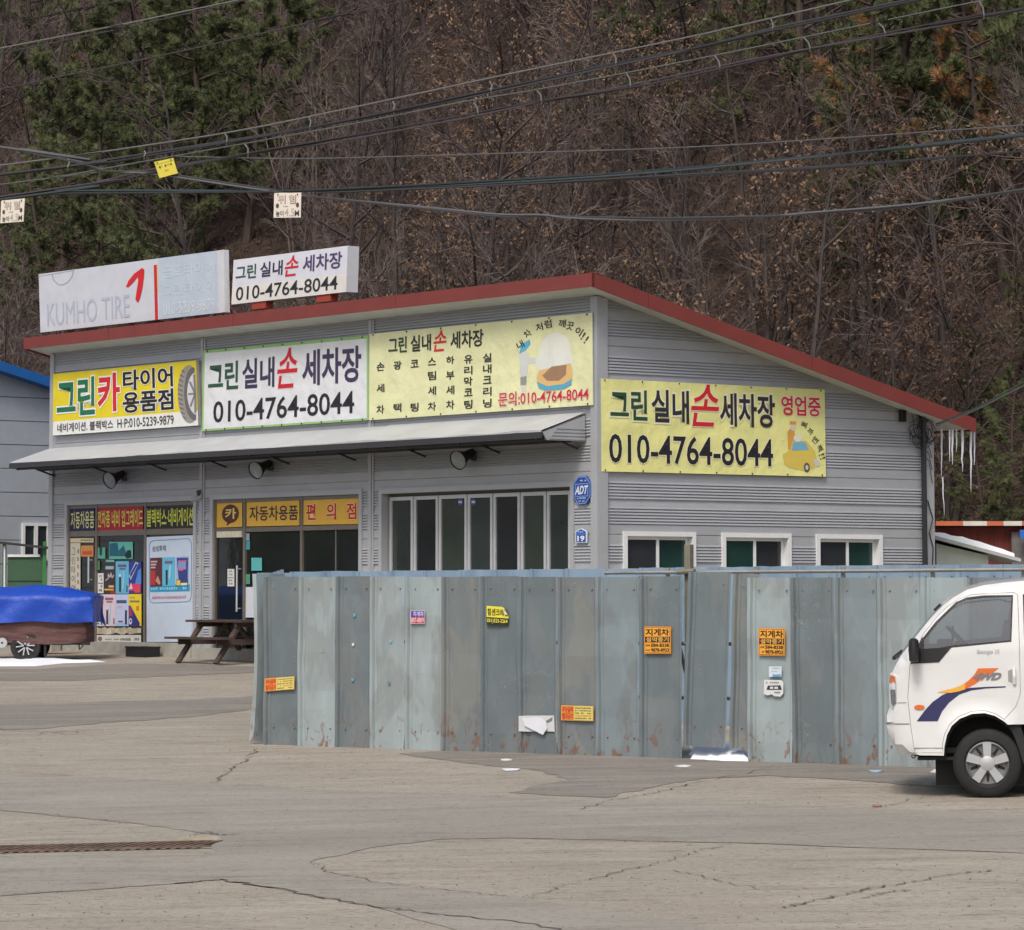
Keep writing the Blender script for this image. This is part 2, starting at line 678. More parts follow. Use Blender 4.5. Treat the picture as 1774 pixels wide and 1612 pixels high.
CRACKS = [
    ([(447, 1298), (430, 1314), (418, 1322), (400, 1336), (384, 1346), (368, 1358)], 0.035),
    ([(-100, 1258), (0, 1264), (150, 1275), (300, 1286), (440, 1296)], 0.022),
    ([(-100, 1331), (0, 1337), (150, 1346), (314, 1355), (450, 1362), (588, 1371), (760, 1377), (900, 1382)], 0.025),
    ([(904, 1558), (975, 1536), (1051, 1517), (1128, 1499), (1170, 1487), (1214, 1474), (1267, 1462)], 0.026),
    ([(1346, 1575), (1400, 1564), (1468, 1550), (1498, 1542), (1560, 1533), (1610, 1522), (1660, 1515), (1721, 1509)], 0.045),
    ([(1350, 1507), (1420, 1506), (1500, 1506), (1600, 1510)], 0.02),
    ([(1490, 1558), (1540, 1547), (1580, 1543)], 0.04),
    ([(1523, 1400), (1555, 1394), (1584, 1385), (1610, 1381), (1640, 1377)], 0.02),
    ([(300, 1532), (385, 1525), (441, 1535), (540, 1552), (640, 1570), (770, 1586), (900, 1600), (1080, 1634)], 0.055),
    ([(-60, 1556), (0, 1553), (150, 1543), (314, 1531)], 0.018),
    ([(538, 1494), (573, 1513), (660, 1530), (780, 1545), (900, 1556)], 0.02),
    ([(0, 1404), (100, 1413), (183, 1421), (249, 1429)], 0.016),
    ([(1000, 1405), (1060, 1387), (1130, 1376), (1210, 1356), (1300, 1340), (1340, 1325)], 0.028),
    ([(874, 1454), (1050, 1458), (1270, 1461), (1500, 1470), (1774, 1479)], 0.014),
    ([(340, 1448), (360, 1442), (385, 1449), (415, 1446)], 0.03),
    ([(480, 1330), (560, 1331), (650, 1334)], 0.02),
    ([(1160, 1508), (1200, 1516), (1250, 1530), (1310, 1540)], 0.022),
    ([(60, 1272), (110, 1268), (150, 1270)], 0.05),
]
cm = MB()
for px, w in CRACKS:
    pts = jag([ground(x, y) for x, y in px], 9, 0.05)
    prev = None
    n = len(pts)
    for i, p in enumerate(pts):
        d = pts[min(i + 1, n - 1)] - pts[max(i - 1, 0)]
        q = Vector((-d.y, d.x, 0)).normalized()
        ww = w * 0.36 * U(0.15, 1.0) * (0.2 if i in (0, n - 1) else 1)
        a, b = p + q * ww, p - q * ww
        a.z = gz(a.x, a.y) + 0.008; b.z = gz(b.x, b.y) + 0.008
        cm.v += [a, b]
        if i:
            k = len(cm.v) - 4
            cm.f.append([k, k + 2, k + 3, k + 1]); cm.m.append(0)
cr = cm.build('ground_crack', M_CRACK, GROUND)

# loose grit
gr = MB()
for i in range(800):
    p = ground(U(-60, 1850), U(1170, 1640) if i % 3 else U(1520, 1640))
    r = U(0.004, 0.013)
    z = gz(p.x, p.y)
    a = U(0, 6)
    gr.add([(p.x + r * math.cos(a), p.y + r * math.sin(a), z), (p.x + r * math.cos(a + 2.1), p.y + r * math.sin(a + 2.1), z),
            (p.x + r * math.cos(a + 4.2), p.y + r * math.sin(a + 4.2), z), (p.x, p.y, z + r)], [(0, 1, 3), (1, 2, 3), (2, 0, 3)])
g = gr.build('grit', mat('grit', (116, 108, 98), rough=0.9, var=0.6, vs_=40, world_co=True))
tag(g, 'loose dark grit scattered over the concrete yard', 'grit'); g['kind'] = 'stuff'

# drain
da, db = ground(-90, 1475), ground(366, 1464)
dd = (db - da); dl = dd.length; dd.normalize()
dn = Vector((-dd.y, dd.x, 0)).normalized()
dr = thing('drain_grate', 'rusty slotted steel drain grate set in the concrete yard', 'drain', da)
mr_ = mat('rusty_steel', (112, 92, 76), rough=0.8, var=0.35, vs_=6, bump=0.3, world_co=True)
md_ = mat('drain_dark', (38, 35, 32), rough=0.9, var=0.2)
up = Vector((0, 0, 1))
mb = MB(); mb.ob(da - dn * 0.17 + up * 0.003, dd * dl, dn * 0.34, up * 0.004); mb.build('channel', md_, dr)
for s in (-1, 1):
    mb = MB(); mb.ob(da + dn * (s * 0.30 - 0.02) + up * 0.004, dd * dl, dn * 0.04, up * 0.014); mb.build('frame_rail', mr_, dr)
bar_me = None
nb_ = int(dl / 0.085)
for i in range(nb_):
    if bar_me is None:
        mb = MB(); mb.ob(-dn * 0.28 + dd * -0.10, dn * 0.56 + dd * 0.20, dd * 0.045, up * 0.012)
        bar_me = mb.mesh('bar', mr_)
    o = bpy.data.objects.new('bar', bar_me); COL.objects.link(o); o.parent = dr
    o.location = dd * (0.05 + i * 0.085) + up * 0.006

# ------------------------------------------------------------------ hillside
HN = Vector((0.664, 0.748, 0)).normalized()       # uphill direction on the map
HT = Vector((0.748, -0.664, 0)).normalized()
HB = Vector((8.0, 66.0, 0))


def hz(x, y):
    w = (Vector((x, y, 0)) - HB).dot(HN)
    t = (Vector((x, y, 0)) - HB).dot(HT)
    n = mnoise.noise(Vector((x * 0.12, y * 0.12, 3.3))) * 0.9 + mnoise.noise(Vector((x * 0.4, y * 0.4, 8.1))) * 0.3
    w2 = max(w, 0.0)
    return 0.9 + 0.80 * w2 - 0.9 * (1 - math.exp(-w2 / 1.6)) * 0.6 + n * min(1.0, w2 / 3.0) - (0.6 if w < 0 else 0.0) * min(1, -w)


hm = MB()
NW, NT = 52, 96
for j in range(NW):
    for i in range(NT):
        p = HB + HN * (-1.2 + j * 1.35) + HT * (-110 + i * 1.7)
        hm.v.append(Vector((p.x, p.y, hz(p.x, p.y))))
for j in range(NW - 1):
    for i in range(NT - 1):
        hm.f.append([j * NT + i, j * NT + i + 1, (j + 1) * NT + i + 1, (j + 1) * NT + i]); hm.m.append(0)
M_LITTER = layered('leaf_litter', (52, 42, 37), [
    ((80, 64, 52), 3.0, (1, 1, 1), 0.42, 0.62, 0.9, 0.5),
    ((40, 34, 31), 1.1, (1, 1, 1), 0.48, 0.66, 0.9, 0.5),
    ((104, 85, 68), 14.0, (1, 1, 1), 0.55, 0.68, 0.8, 0.3),
    ((34, 29, 27), 20.0, (1, 1, 1), 0.55, 0.66, 0.8, 0.3)], rough=0.95, bump=1.0, bs=9.0, bdist=0.12)
struct(hm.build('hillside', M_LITTER, smooth='all'))


# ------------------------------------------------------------------ the shop
M_SID = mat('siding_grey', (172, 175, 179), rough=0.40, metal=0.15, var=0.05, vs_=2.0, stretch=(1, 1, 3), bump=0.06, bs=3)
M_TRIM = mat('trim_grey', (176, 179, 183), rough=0.45, metal=0.2, var=0.05, vs_=2)
M_FRAME = mat('frame_bronze', (120, 113, 105), rough=0.45, metal=0.3, var=0.06)
M_ALU = mat('frame_aluminium', (202, 205, 207), rough=0.4, metal=0.3, var=0.05)
M_DARKGL = mat('tinted_glass', (26, 33, 33), rough=0.05, var=0.3, vs_=0.8, spec=0.9, bump=0.25, bs=0.7, bd=0.03)
M_RED = mat('red_fascia', (124, 57, 51), rough=0.55, var=0.08, vs_=2)
M_SOFF = mat('soffit_board', (196, 198, 188), rough=0.7, var=0.08, vs_=2)
M_CORE = mat('core_wall', (70, 70, 70), rough=0.8, var=0.05)
M_PLINTH = mat('plinth_concrete', (158, 156, 148), rough=0.9, var=0.16, vs_=4, bump=0.3)
M_WHITEV = mat('white_vinyl', (222, 225, 226), rough=0.4, var=0.03)
M_BLACK = mat('black_plastic', (32, 32, 34), rough=0.5, var=0.1)

shop = thing('car_care_shop', 'grey ribbed metal shop with red edged sloping roof behind the sheet fence', 'building', LC + Vector((0, 0, Z0)))
SEAM = 2.848
PROF = [(0.0, -0.014), (0.008, -0.014), (0.012, 0.0), (0.155, 0.0)]
for grp in (0.155, 0.555):
    for r in range(6):
        b = grp + r * 0.0485
        PROF += [(b + 0.003, -0.014), (b + 0.015, -0.015), (b + 0.019, 0.011), (b + 0.047, 0.001)]
    PROF += [(grp + 0.296, 0.0)]
PROF += [(0.996, 0.0)]


def prof_between(za, zb):
    """siding profile points (z, offset) between two heights"""
    def at(z):
        k = math.floor(z - SEAM)
        f = (z - SEAM) - k
        for (a, oa), (b, ob_) in zip(PROF[:-1], PROF[1:]):
            if a <= f <= b:
                return oa + (ob_ - oa) * ((f - a) / (b - a) if b > a else 0)
        return -0.014
    out = [(za, at(za))]
    k = math.floor(za - SEAM)
    while SEAM + k < zb:
        for f, o in PROF:
            z = SEAM + k + f
            if za + 1e-4 < z < zb - 1e-4:
                out.append((z, o))
        k += 1
    out.append((zb, at(zb)))
    return out


def siding(P, u0, u1, z0, z1, openings, parent, ztop=None, offx=0.0):
    """rows of one-metre metal panels; ztop(u) clips under a sloping roof (falls with u)"""
    k0, k1 = math.floor(z0 - SEAM), math.floor(z1 - SEAM - 1e-6)
    for k in range(k0, k1 + 1):
        ra, rb = max(z0, SEAM + k), min(z1, SEAM + k + 1)
        cuts = sorted(set([ra, rb] + [z for o in openings for z in (o[2], o[3]) if ra < z < rb]))
        for za, zb in zip(cuts[:-1], cuts[1:]):
            zm = (za + zb) / 2
            segs = [(u0, u1)]
            for (a, b, c, d) in openings:
                if c < zm < d:
                    ns = []
                    for (s, e) in segs:
                        if b <= s or a >= e:
                            ns.append((s, e))
                        else:
                            if a > s: ns.append((s, a))
                            if b < e: ns.append((b, e))
                    segs = ns
            pr = prof_between(za, zb)
            for (s, e) in segs:
                mb = MB()
                last = None
                for z, o in pr:
                    ee = e
                    if ztop is not None:
                        ee = min(e, ztop(z))
                    if ee <= s:
                        ee = s + 1e-4
                    mb.v += [P(s, z, o + offx), P(ee, z, o + offx)]
                    n = len(mb.v)
                    if last is not None:
                        mb.f.append([last, last + 1, n - 1, n - 2]); mb.m.append(0)
                    last = n - 2
                if mb.f:
                    mb.build('siding_panel', M_SID, parent)


# openings on the front, from photo pixels
def fu(x, y=900): return F(x, y)[0]
def fzz(x, y): return F(x, y)[1]

UB1, UB2 = fu(350.5, 850), fu(643, 850)
SF1 = (fu(116, 950), fu(337.5, 950), Z0 - 0.1, fzz(225, 870))
SF2 = (fu(369, 930), fu(624.5, 930), Z0 - 0.1, fzz(500, 859))
GAR = (fu(662, 900), fu(991, 900), Z0 - 0.1, fzz(826, 847.5))
ZF = 6.65                                            # wall top at the front
ZR = 4.87                                            # wall top at the rear
FRONT_TOP = ZF
bays = [(0.0, UB1), (UB1, UB2), (UB2, FL)]
for (a, b), op in zip(bays, (SF1, SF2, GAR)):
    siding(PF, a, b, Z0 + 0.12, ZF, [op], shop)
vw = [(S(1078.6, 960)[0], S(1203.6, 960)[0]), (S(1249.5, 960)[0], S(1369, 960)[0]), (S(1413, 960)[0], S(1527, 960)[0])]
WT = S(1140, 921.5)[1]
WB = WT - 0.95
side_slope = (ZF - ZR) / SL
siding(PS, 0.0, SL, Z0 + 0.12, ZF, [(a, b, WB, WT) for a, b in vw], shop, ztop=lambda z: (ZF - z) / side_slope)


# core, plinth, trims
def roofz(v):
    return ZF - side_slope * v


mb = MB()
i_ = 0.2
mb.prism([PF(i_, Z0, -i_), PF(i_, roofz(i_) - 0.06, -i_), PF(i_, ZR - 0.02, -(SL - 0.02)), PF(i_, Z0, -(SL - 0.02))], EF * (FL - 2 * i_))
mb.build('wall', M_CORE, shop)
# rear and left walls
mb = MB()
mb.ob(PF(0, Z0, -SL + 0.06), EF * FL, -ES * -0.06 * -1, Vector((0, 0, ZR - Z0)))
mb.prism([PF(0.0, Z0, -0.02), PF(0.0, ZF - 0.02, -0.02), PF(0.0, ZR, -SL), PF(0.0, Z0, -SL)], EF * 0.1)
mb.build('wall', M_TRIM, shop)
mb = MB()
mb.ob(PF(-0.04, Z0 - 0.75, 0.05), EF * (FL + 0.09), ES * (SL + 0.1), Vector((0, 0, 0.87)))
mb.build('plinth', M_PLINTH, shop)
for (u, w, o) in ((-0.02, 0.14, 0.035), (FL - 0.13, 0.17, 0.04)):
    mb = MB(); mb.ob(PF(u, Z0 + 0.1, o), EF * w, ES * 0.10, Vector((0, 0, ZF - Z0 - 0.12)))
    if u > 5:
        mb.ob(PS(-0.02, Z0 + 0.1, 0.042), ES * 0.20, -EF * 0.03, Vector((0, 0, ZF - Z0 - 0.14)))
    mb.build('corner_trim', M_TRIM, shop)
mb = MB(); mb.ob(PS(SL - 0.14, Z0 + 0.1, 0.045), ES * 0.18, -EF * 0.08, Vector((0, 0, ZR - Z0 - 0.1))); mb.build('corner_trim', M_TRIM, shop)
for u in (UB1, UB2):
    mb = MB()
    for du, w, o in ((-0.075, 0.05, 0.02), (-0.012, 0.045, 0.03), (0.045, 0.045, 0.02)):
        mb.ob(PF(u + du, Z0 + 0.12, o), EF * w, ES * 0.05, Vector((0, 0, ZF - Z0 - 0.14)))
    mb.ob(PF(u - 0.07, Z0 + 0.12, 0.001), EF * 0.16, ES * 0.02, Vector((0, 0, ZF - Z0 - 0.14)), 1)
    mb.build('joint_trim', [M_TRIM, M_BLACK], shop)

# roof with overhangs
OF, OSR, OSL, OR_ = 0.45, 0.45, 0.28, 0.60
zf_r = ZF + side_slope * OF
zr_r = ZR - side_slope * OR_
TH = 0.16


def RP(u, v, dz=0.0):
    return PF(u, roofz(v) + dz, -v)


roof = MB()
roof.prism([RP(-OSL, -OF, TH - 0.03), RP(-OSL, SL + OR_, TH - 0.03), RP(-OSL, SL + OR_, 0.02), RP(-OSL, -OF, 0.02)], EF * (FL + OSL + OSR))
ro = roof.build('roof', mat('roof_sheet', (96, 98, 100), rough=0.5, metal=0.3, var=0.1), shop)
mb = MB()
mb.prism([RP(-OSL, -OF, 0.02), RP(-OSL, SL + OR_, 0.02), RP(-OSL, SL + OR_, 0.0), RP(-OSL, -OF, 0.0)], EF * (FL + OSL + OSR))
mb.build('soffit', M_SOFF, shop)
# fascia strips in lengths
us = [-OSL - 0.03, 2.9, 7.2, 12.2, FL + OSR + 0.03]
for i, (a, b) in enumerate(zip(us[:-1], us[1:])):
    mb = MB()
    mb.ob(RP(a + (0.012 if i else 0), -OF - 0.03, -0.035), EF * (b - a - (0.012 if i else 0)), ES * 0.03, Vector((0, 0, TH + 0.05)))
    mb.ob(RP(a + (0.012 if i else 0), -OF - 0.03, TH + 0.015), EF * (b - a - (0.012 if i else 0)), ES * 0.14 - Vector((0, 0, side_slope * 0.14)), Vector((0, 0, 0.012)))
    mb.build('fascia', M_RED, shop)
vsn = [-OF - 0.03, 0.65, 4.2, SL + OR_ + 0.03]
for u, w in ((FL + OSR, 0.03), (-OSL - 0.03, 0.03)):
    for i, (a, b) in enumerate(zip(vsn[:-1], vsn[1:])):
        mb = MB()
        mb.ob(RP(u, a + (0.012 if i else 0.0), -0.04), RP(u, b, 0) - RP(u, a + (0.012 if i else 0), 0), EF * w, Vector((0, 0, TH + 0.06)))
        mb.ob(RP(u - (0.11 if u > 5 else 0), a + (0.012 if i else 0.0), TH + 0.02), RP(u, b, 0) - RP(u, a + (0.012 if i else 0), 0), EF * 0.14, Vector((0, 0, 0.012)))
        mb.build('fascia', M_RED, shop)
mb = MB()
mb.ob(RP(-OSL, SL + OR_, -0.03), EF * (FL + OSL + OSR), ES * 0.03, Vector((0, 0, TH + 0.04)))
mb.build('fascia', M_RED, shop)

# awning over the shop fronts
M_AWN = mat('awning_sheet', (186, 189, 190), rough=0.5, metal=0.1, var=0.08, vs_=1.5, bump=0.15, bs=2)
M_AWND = mat('awning_edge', (62, 62, 64), rough=0.5, metal=0.2, var=0.1)
AZ, AD, AP = 4.77, 0.30, 0.92
aw = [-0.02, UB1 - 0.1, UB2 + 0.55, FL - 0.28]
for i, (a, b) in enumerate(zip(aw[:-1], aw[1:])):
    mb = MB()
    n = 8
    for k in range(n + 1):
        u = a + (b - a) * k / n
        sag = -0.02 * math.sin(math.pi * k / n) - 0.012 * math.sin(5 * u)
        mb.v += [PF(u, AZ + 0.012 * i, 0.02), PF(u, AZ - AD * 0.5 + sag * 0.7 + 0.012 * i, AP * 0.5), PF(u, AZ - AD + sag + 0.012 * i, AP),
                 PF(u, AZ + 0.012 * i - 0.012, 0.02), PF(u, AZ - AD * 0.5 + sag * 0.7 - 0.012, AP * 0.5), PF(u, AZ - AD + sag - 0.012, AP)]
    for k in range(n):
        q = k * 6
        for c in (0, 1):
            mb.f.append([q + c, q + c + 6, q + c + 7, q + c + 1][::-1]); mb.m.append(0)
            mb.f.append([q + c + 3, q + c + 9, q + c + 10, q + c + 4]); mb.m.append(0)
        mb.f.append([q + 2, q + 8, q + 11, q + 5][::-1]); mb.m.append(0)
    mb.build('awning_sheet', M_AWN, shop, smooth=True)
mb = MB()
mb.ob(PF(aw[0], AZ - AD - 0.115, AP + 0.012), EF * (aw[-1] - aw[0]), ES * 0.03, Vector((0, 0, 0.10)))
mb.ob(PF(aw[0] + 0.12, AZ - AD - 0.15, AP - 0.08), EF * (aw[-1] - aw[0] - 0.2), ES * 0.05, Vector((0, 0, 0.06)))
mb.build('awning_edge', M_AWND, shop)
mb = MB()
mb.ob(PF(aw[0] + 0.05, AZ - AD - 0.16, 0.30), EF * (aw[-1] - aw[0] - 0.1), ES * 0.04, Vector((0, 0, 0.05)))
for k in range(9):
    u = aw[0] + 0.2 + k * (aw[-1] - aw[0] - 0.4) / 8
    mb.bar(PF(u, AZ - 0.12, 0.02), PF(u, AZ - AD - 0.12, AP - 0.05), 0.04, 0.04)
    mb.bar(PF(u, AZ - 0.55, 0.02), PF(u, AZ - AD - 0.10, AP * 0.55), 0.03, 0.03)
mb.build('awning_bracket', M_AWND, shop)


mb = MB()
ue = aw[-1] - 0.03
mb.prism([PF(ue, AZ - 0.03, 0.03), PF(ue, AZ - 0.44, 0.03), PF(ue, AZ - 0.44, AP - 0.12), PF(ue, AZ - AD - 0.02, AP - 0.03)], EF * 0.03)
for k in range(4):
    zz = AZ - 0.42 + k * 0.055
    mb.ob(PF(ue + 0.03, zz, 0.03), EF * 0.012, -ES * (AP - 0.18 - 0.05 * k), Vector((0, 0, 0.03)))
mb.build('awning_end', M_SID, shop)


# shop-front frames and panes
def fr_box(u0, u1, z0, z1, o0, o1, m, name='frame', parent=None):
    mb = MB(); mb.ob(PF(u0, z0, o0), EF * (u1 - u0), -ES * (o1 - o0), Vector((0, 0, z1 - z0)))
    return mb.build(name, m, parent or shop)


def outline(op, w, m, o0=-0.2, o1=0.03):
    mb = MB()
    u0, u1, z0, z1 = op
    for (a, b, c, d) in ((u0 - w, u0 + w * 0.3, z0, z1 + w), (u1 - w * 0.3, u1 + w, z0, z1 + w), (u0 + w * 0.3, u1 - w * 0.3, z1 - w * 0.3, z1 + w)):
        mb.ob(PF(a, c, o0), EF * (b - a), -ES * (o1 - o0), Vector((0, 0, d - c)))
    return mb.build('door_frame', m, shop)


outline(SF1, 0.07, M_TRIM); outline(SF2, 0.07, M_TRIM); outline(GAR, 0.07, M_TRIM)
ZT1a, ZT1b = fzz(225, 918), fzz(225, 927)          # transom rail
zt_low, zt_top = fzz(207, 917.5), fzz(207, 876)
m1a, m1b = fu(165, 1000), fu(250, 1000)
SILL1 = fzz(207, 1112)
mbf = MB()
for u in (SF1[0] + 0.04, m1a, m1b, SF1[1] - 0.04):
    mbf.ob(PF(u - 0.035, Z0, -0.18), EF * 0.07, -ES * 0.175, Vector((0, 0, SF1[3] - Z0 - 0.02)))
for (za, zb) in ((fzz(207, 928), fzz(207, 918.5)), (SF1[3] - 0.09, SF1[3] - 0.022)):
    mbf.ob(PF(SF1[0] + 0.075, za, -0.17), EF * (SF1[1] - SF1[0] - 0.15), -ES * 0.158, Vector((0, 0, zb - za)))
mbf.build('shopfront_frame', M_FRAME, shop)
mb = MB(); mb.ob(PF(m1a - 0.03, Z0 - 0.14, -0.18), EF * (SF1[1] - m1a + 0.03), -ES * 0.26, Vector((0, 0, SILL1 - Z0 + 0.14))); mb.build('sill', M_PLINTH, shop)
mb = MB(); mb.ob(PF(SF1[0], Z0 - 0.16, -0.18), EF * (m1a - 0.03 - SF1[0]), -ES * 0.30, Vector((0, 0, 0.17))); mb.build('step', M_PLINTH, shop)
zr1 = fzz(207, 923)
for (a, b, za, zb) in ((SF1[0] + 0.07, m1a - 0.035, Z0 + 0.02, zr1 - 0.05), (m1a + 0.035, m1b - 0.035, SILL1, zr1 - 0.05), (m1b + 0.035, SF1[1] - 0.07, SILL1, zr1 - 0.05),
                       (SF1[0] + 0.07, SF1[1] - 0.07, zr1 + 0.05, SF1[3] - 0.08)):
    fr_box(a, b, za, zb, -0.075, -0.045, M_DARKGL, 'pane')
m2a, m2b = fu(422, 980), fu(521, 980)
mbf = MB()
for u in (SF2[0] + 0.04, m2a, m2b, SF2[1] - 0.04):
    mbf.ob(PF(u - 0.035, Z0, -0.18), EF * 0.07, -ES * 0.175, Vector((0, 0, SF2[3] - Z0 - 0.02)))
for (za, zb) in ((fzz(470, 921), fzz(470, 913)), (SF2[3] - 0.09, SF2[3] - 0.022)):
    mbf.ob(PF(SF2[0] + 0.075, za, -0.17), EF * (SF2[1] - SF2[0] - 0.15), -ES * 0.158, Vector((0, 0, zb - za)))
um = fu(579, 980)
mbf.ob(PF(um - 0.012, Z0, -0.10), EF * 0.024, -ES * 0.075, Vector((0, 0, fzz(470, 921) - Z0)))
mbf.build('shopfront_frame', M_FRAME, shop)
zr2 = fzz(470, 917)
for (a, b, za, zb) in ((SF2[0] + 0.07, m2a - 0.035, Z0 + 0.02, zr2 - 0.05), (m2a + 0.035, m2b - 0.035, Z0 + 0.02, zr2 - 0.05), (m2b + 0.035, SF2[1] - 0.07, Z0 + 0.02, zr2 - 0.05),
                       (SF2[0] + 0.07, SF2[1] - 0.07, zr2 + 0.05, SF2[3] - 0.08)):
    fr_box(a, b, za, zb, -0.075, -0.045, M_DARKGL, 'pane')
# door handles and a closer
for (px, y0, y1) in ((413, 980, 1060), (156, 965, 1010)):
    ua, za = F(px, y0); ub, zb = F(px, y1)
    mb = MB(); mb.tube([PF(ua, za, 0.03), PF(ua, zb, 0.03)], 0.018, 8)
    mb.bar(PF(ua, za - 0.06, -0.05), PF(ua, za - 0.06, 0.03), 0.02, 0.02); mb.bar(PF(ua, zb + 0.06, -0.05), PF(ua, zb + 0.06, 0.03), 0.02, 0.02)
    mb.build('door_handle', M_ALU, shop, smooth=True)
mb = MB(); mb.ob(PF(fu(376, 925), fzz(390, 931.5), -0.05), EF * (fu(419, 925) - fu(376, 925)), -ES * 0.06, Vector((0, 0, 0.11))); mb.build('door_header', mat('old_cream', (205, 200, 180), var=0.15, vs_=9), shop)
# folding garage leaves
gx = [674.8, 716.6, 760, 810, 854.6, 902, 947.5, 990.0]
gu = [F(x, 930, -0.12)[0] for x in gx]
ztop_leaf = F(830, 855, -0.12)[1]
mb = MB()
mb.ob(PF(GAR[0], Z0, -0.19), EF * (gu[0] - GAR[0]), -ES * 0.04, Vector((0, 0, GAR[3] - Z0)))
mb.ob(PF(gu[0], ztop_leaf, -0.19), EF * (GAR[1] - gu[0]), -ES * 0.05, Vector((0, 0, GAR[3] - ztop_leaf)))
mb.build('door_surround', mat('surround_grey', (92, 90, 88), rough=0.6, var=0.06), shop)
for a, b in zip(gu[:-1], gu[1:]):
    mb = MB()
    a2, b2 = a + 0.012, b - 0.012
    w = 0.062
    for (p, q, c, d) in ((a2, a2 + w, Z0, ztop_leaf - 0.01), (b2 - w, b2, Z0, ztop_leaf - 0.01), (a2 + w, b2 - w, ztop_leaf - 0.01 - w, ztop_leaf - 0.01), (a2 + w, b2 - w, Z0, Z0 + 0.12)):
        mb.ob(PF(p, c, -0.16), EF * (q - p), -ES * 0.05, Vector((0, 0, d - c)))
    leaf = mb.build('garage_leaf', M_ALU, shop)
    mb = MB(); mb.ob(PF(a2 + w, Z0 + 0.12, -0.15), EF * (b2 - a2 - 2 * w), -ES * 0.015, Vector((0, 0, ztop_leaf - Z0 - 0.13 - w)))
    mb.build('pane', mat('tinted_glass_%d' % (gu.index(a) % 3), [(50, 59, 59), (38, 42, 47), (58, 67, 63)][gu.index(a) % 3], rough=0.06, var=0.25, vs_=0.6, spec=0.9, bump=0.25, bs=0.8, bd=0.03), leaf)
# side windows
for n, (a, b) in enumerate(vw):
    mb = MB()
    w = 0.075
    for (p, q, c, d) in ((a, a + w, WB, WT), (b - w, b, WB, WT), (a + w, b - w, WT - w, WT), (a + w, b - w, WB, WB + w)):
        mb.ob(PS(p, c, -0.15), ES * (q - p), EF * 0.19, Vector((0, 0, d - c)))
    win = mb.build('window', M_WHITEV, shop)
    mid = (a + b) / 2
    for si, (p, q, o) in enumerate(((a + w, mid + 0.03, -0.03), (mid - 0.03, b - w, -0.075))):
        mb = MB(); s_ = 0.055
        for (c, d, e, f) in ((p, p + s_, WB + w, WT - w), (q - s_, q, WB + w, WT - w), (p + s_, q - s_, WT - w - s_, WT - w), (p + s_, q - s_, WB + w, WB + w + s_)):
            mb.ob(PS(c, e, o - 0.04), ES * (d - c), EF * 0.04, Vector((0, 0, f - e)))
        mb.build('sash', M_WHITEV, win)
        mb = MB(); mb.ob(PS(p + s_, WB + w + s_, o - 0.025), ES * (q - p - 2 * s_), EF * 0.01, Vector((0, 0, WT - WB - 2 * w - 2 * s_)))
        green = (si == 1) if n != 1 else (si == 0)
        mb.build('pane', mat('green_pane', (32, 60, 57), rough=0.08, var=0.15, vs_=1) if green else mat('dark_pane', (46, 51, 56), rough=0.12, var=0.15, vs_=1), win)
# downpipe, cables and meter boxes at the rear corner
mb = MB()
v_dp = SL - 0.24
mb.tube([PS(v_dp - 0.35, ZR + 0.30, 0.06), PS(v_dp - 0.12, ZR + 0.28, 0.07), PS(v_dp, ZR + 0.02, 0.08), PS(v_dp, 3.0, 0.08), PS(v_dp + 0.03, Z0 + 0.1, 0.08)], 0.045, 8)
mb.build('downpipe', mat('black_pipe', (40, 42, 48), rough=0.45, var=0.1), shop, smooth=True)
mb = MB()
va, za = S(1559, 722)
mb.ob(PS(va - 0.05, za - 0.09, 0.03), ES * 0.05, EF * 0.06, Vector((0, 0, 0.2))); mb.ob(PS(va + 0.02, za - 0.09, 0.03), ES * 0.05, EF * 0.06, Vector((0, 0, 0.2)))
mb.tube([PS(va + 0.03, za + 0.11, 0.06), PS(va + 0.2, za + 0.10, 0.07), PS(va + 0.4, za + 0.02, 0.07)], 0.02, 6)
mb.build('meter_box', M_BLACK, shop)
mb = MB()
vb, zb = S(1592, 740)
for k in range(9):
    c = Vector((U(-0.12, 0.12), 0, U(-0.15, 0.15)))
    pts = []
    for j in range(10):
        a = j * 0.75 + k
        rr = U(0.08, 0.26)
        pts.append(PS(vb + c.x + rr * math.cos(a), zb + c.z + rr * math.sin(a) - 0.02 * k, 0.05 + U(0, 0.06)))
    mb.tube(pts, 0.007, 4)
for k in range(4):
    z1 = zb - 0.1 - k * 0.12
    mb.tube([PS(v_dp - 0.06, z1, 0.1), PS(v_dp + 0.1, z1 - 0.12, 0.1), PS(v_dp + 0.22, z1 - 0.2 - 0.1 * k, 0.06)], 0.008, 4)
mb.tube([PS(v_dp + 0.08, 3.5, 0.08), PS(v_dp + 0.2, 3.2, 0.08), PS(v_dp + 0.1, 2.95, 0.09), PS(v_dp + 0.2, 2.7, 0.08), PS(v_dp + 0.14, 1.9, 0.08), PS(v_dp + 0.28, 1.7, 0.1)], 0.012, 5)
mb.build('cable_bundle', M_BLACK, shop)

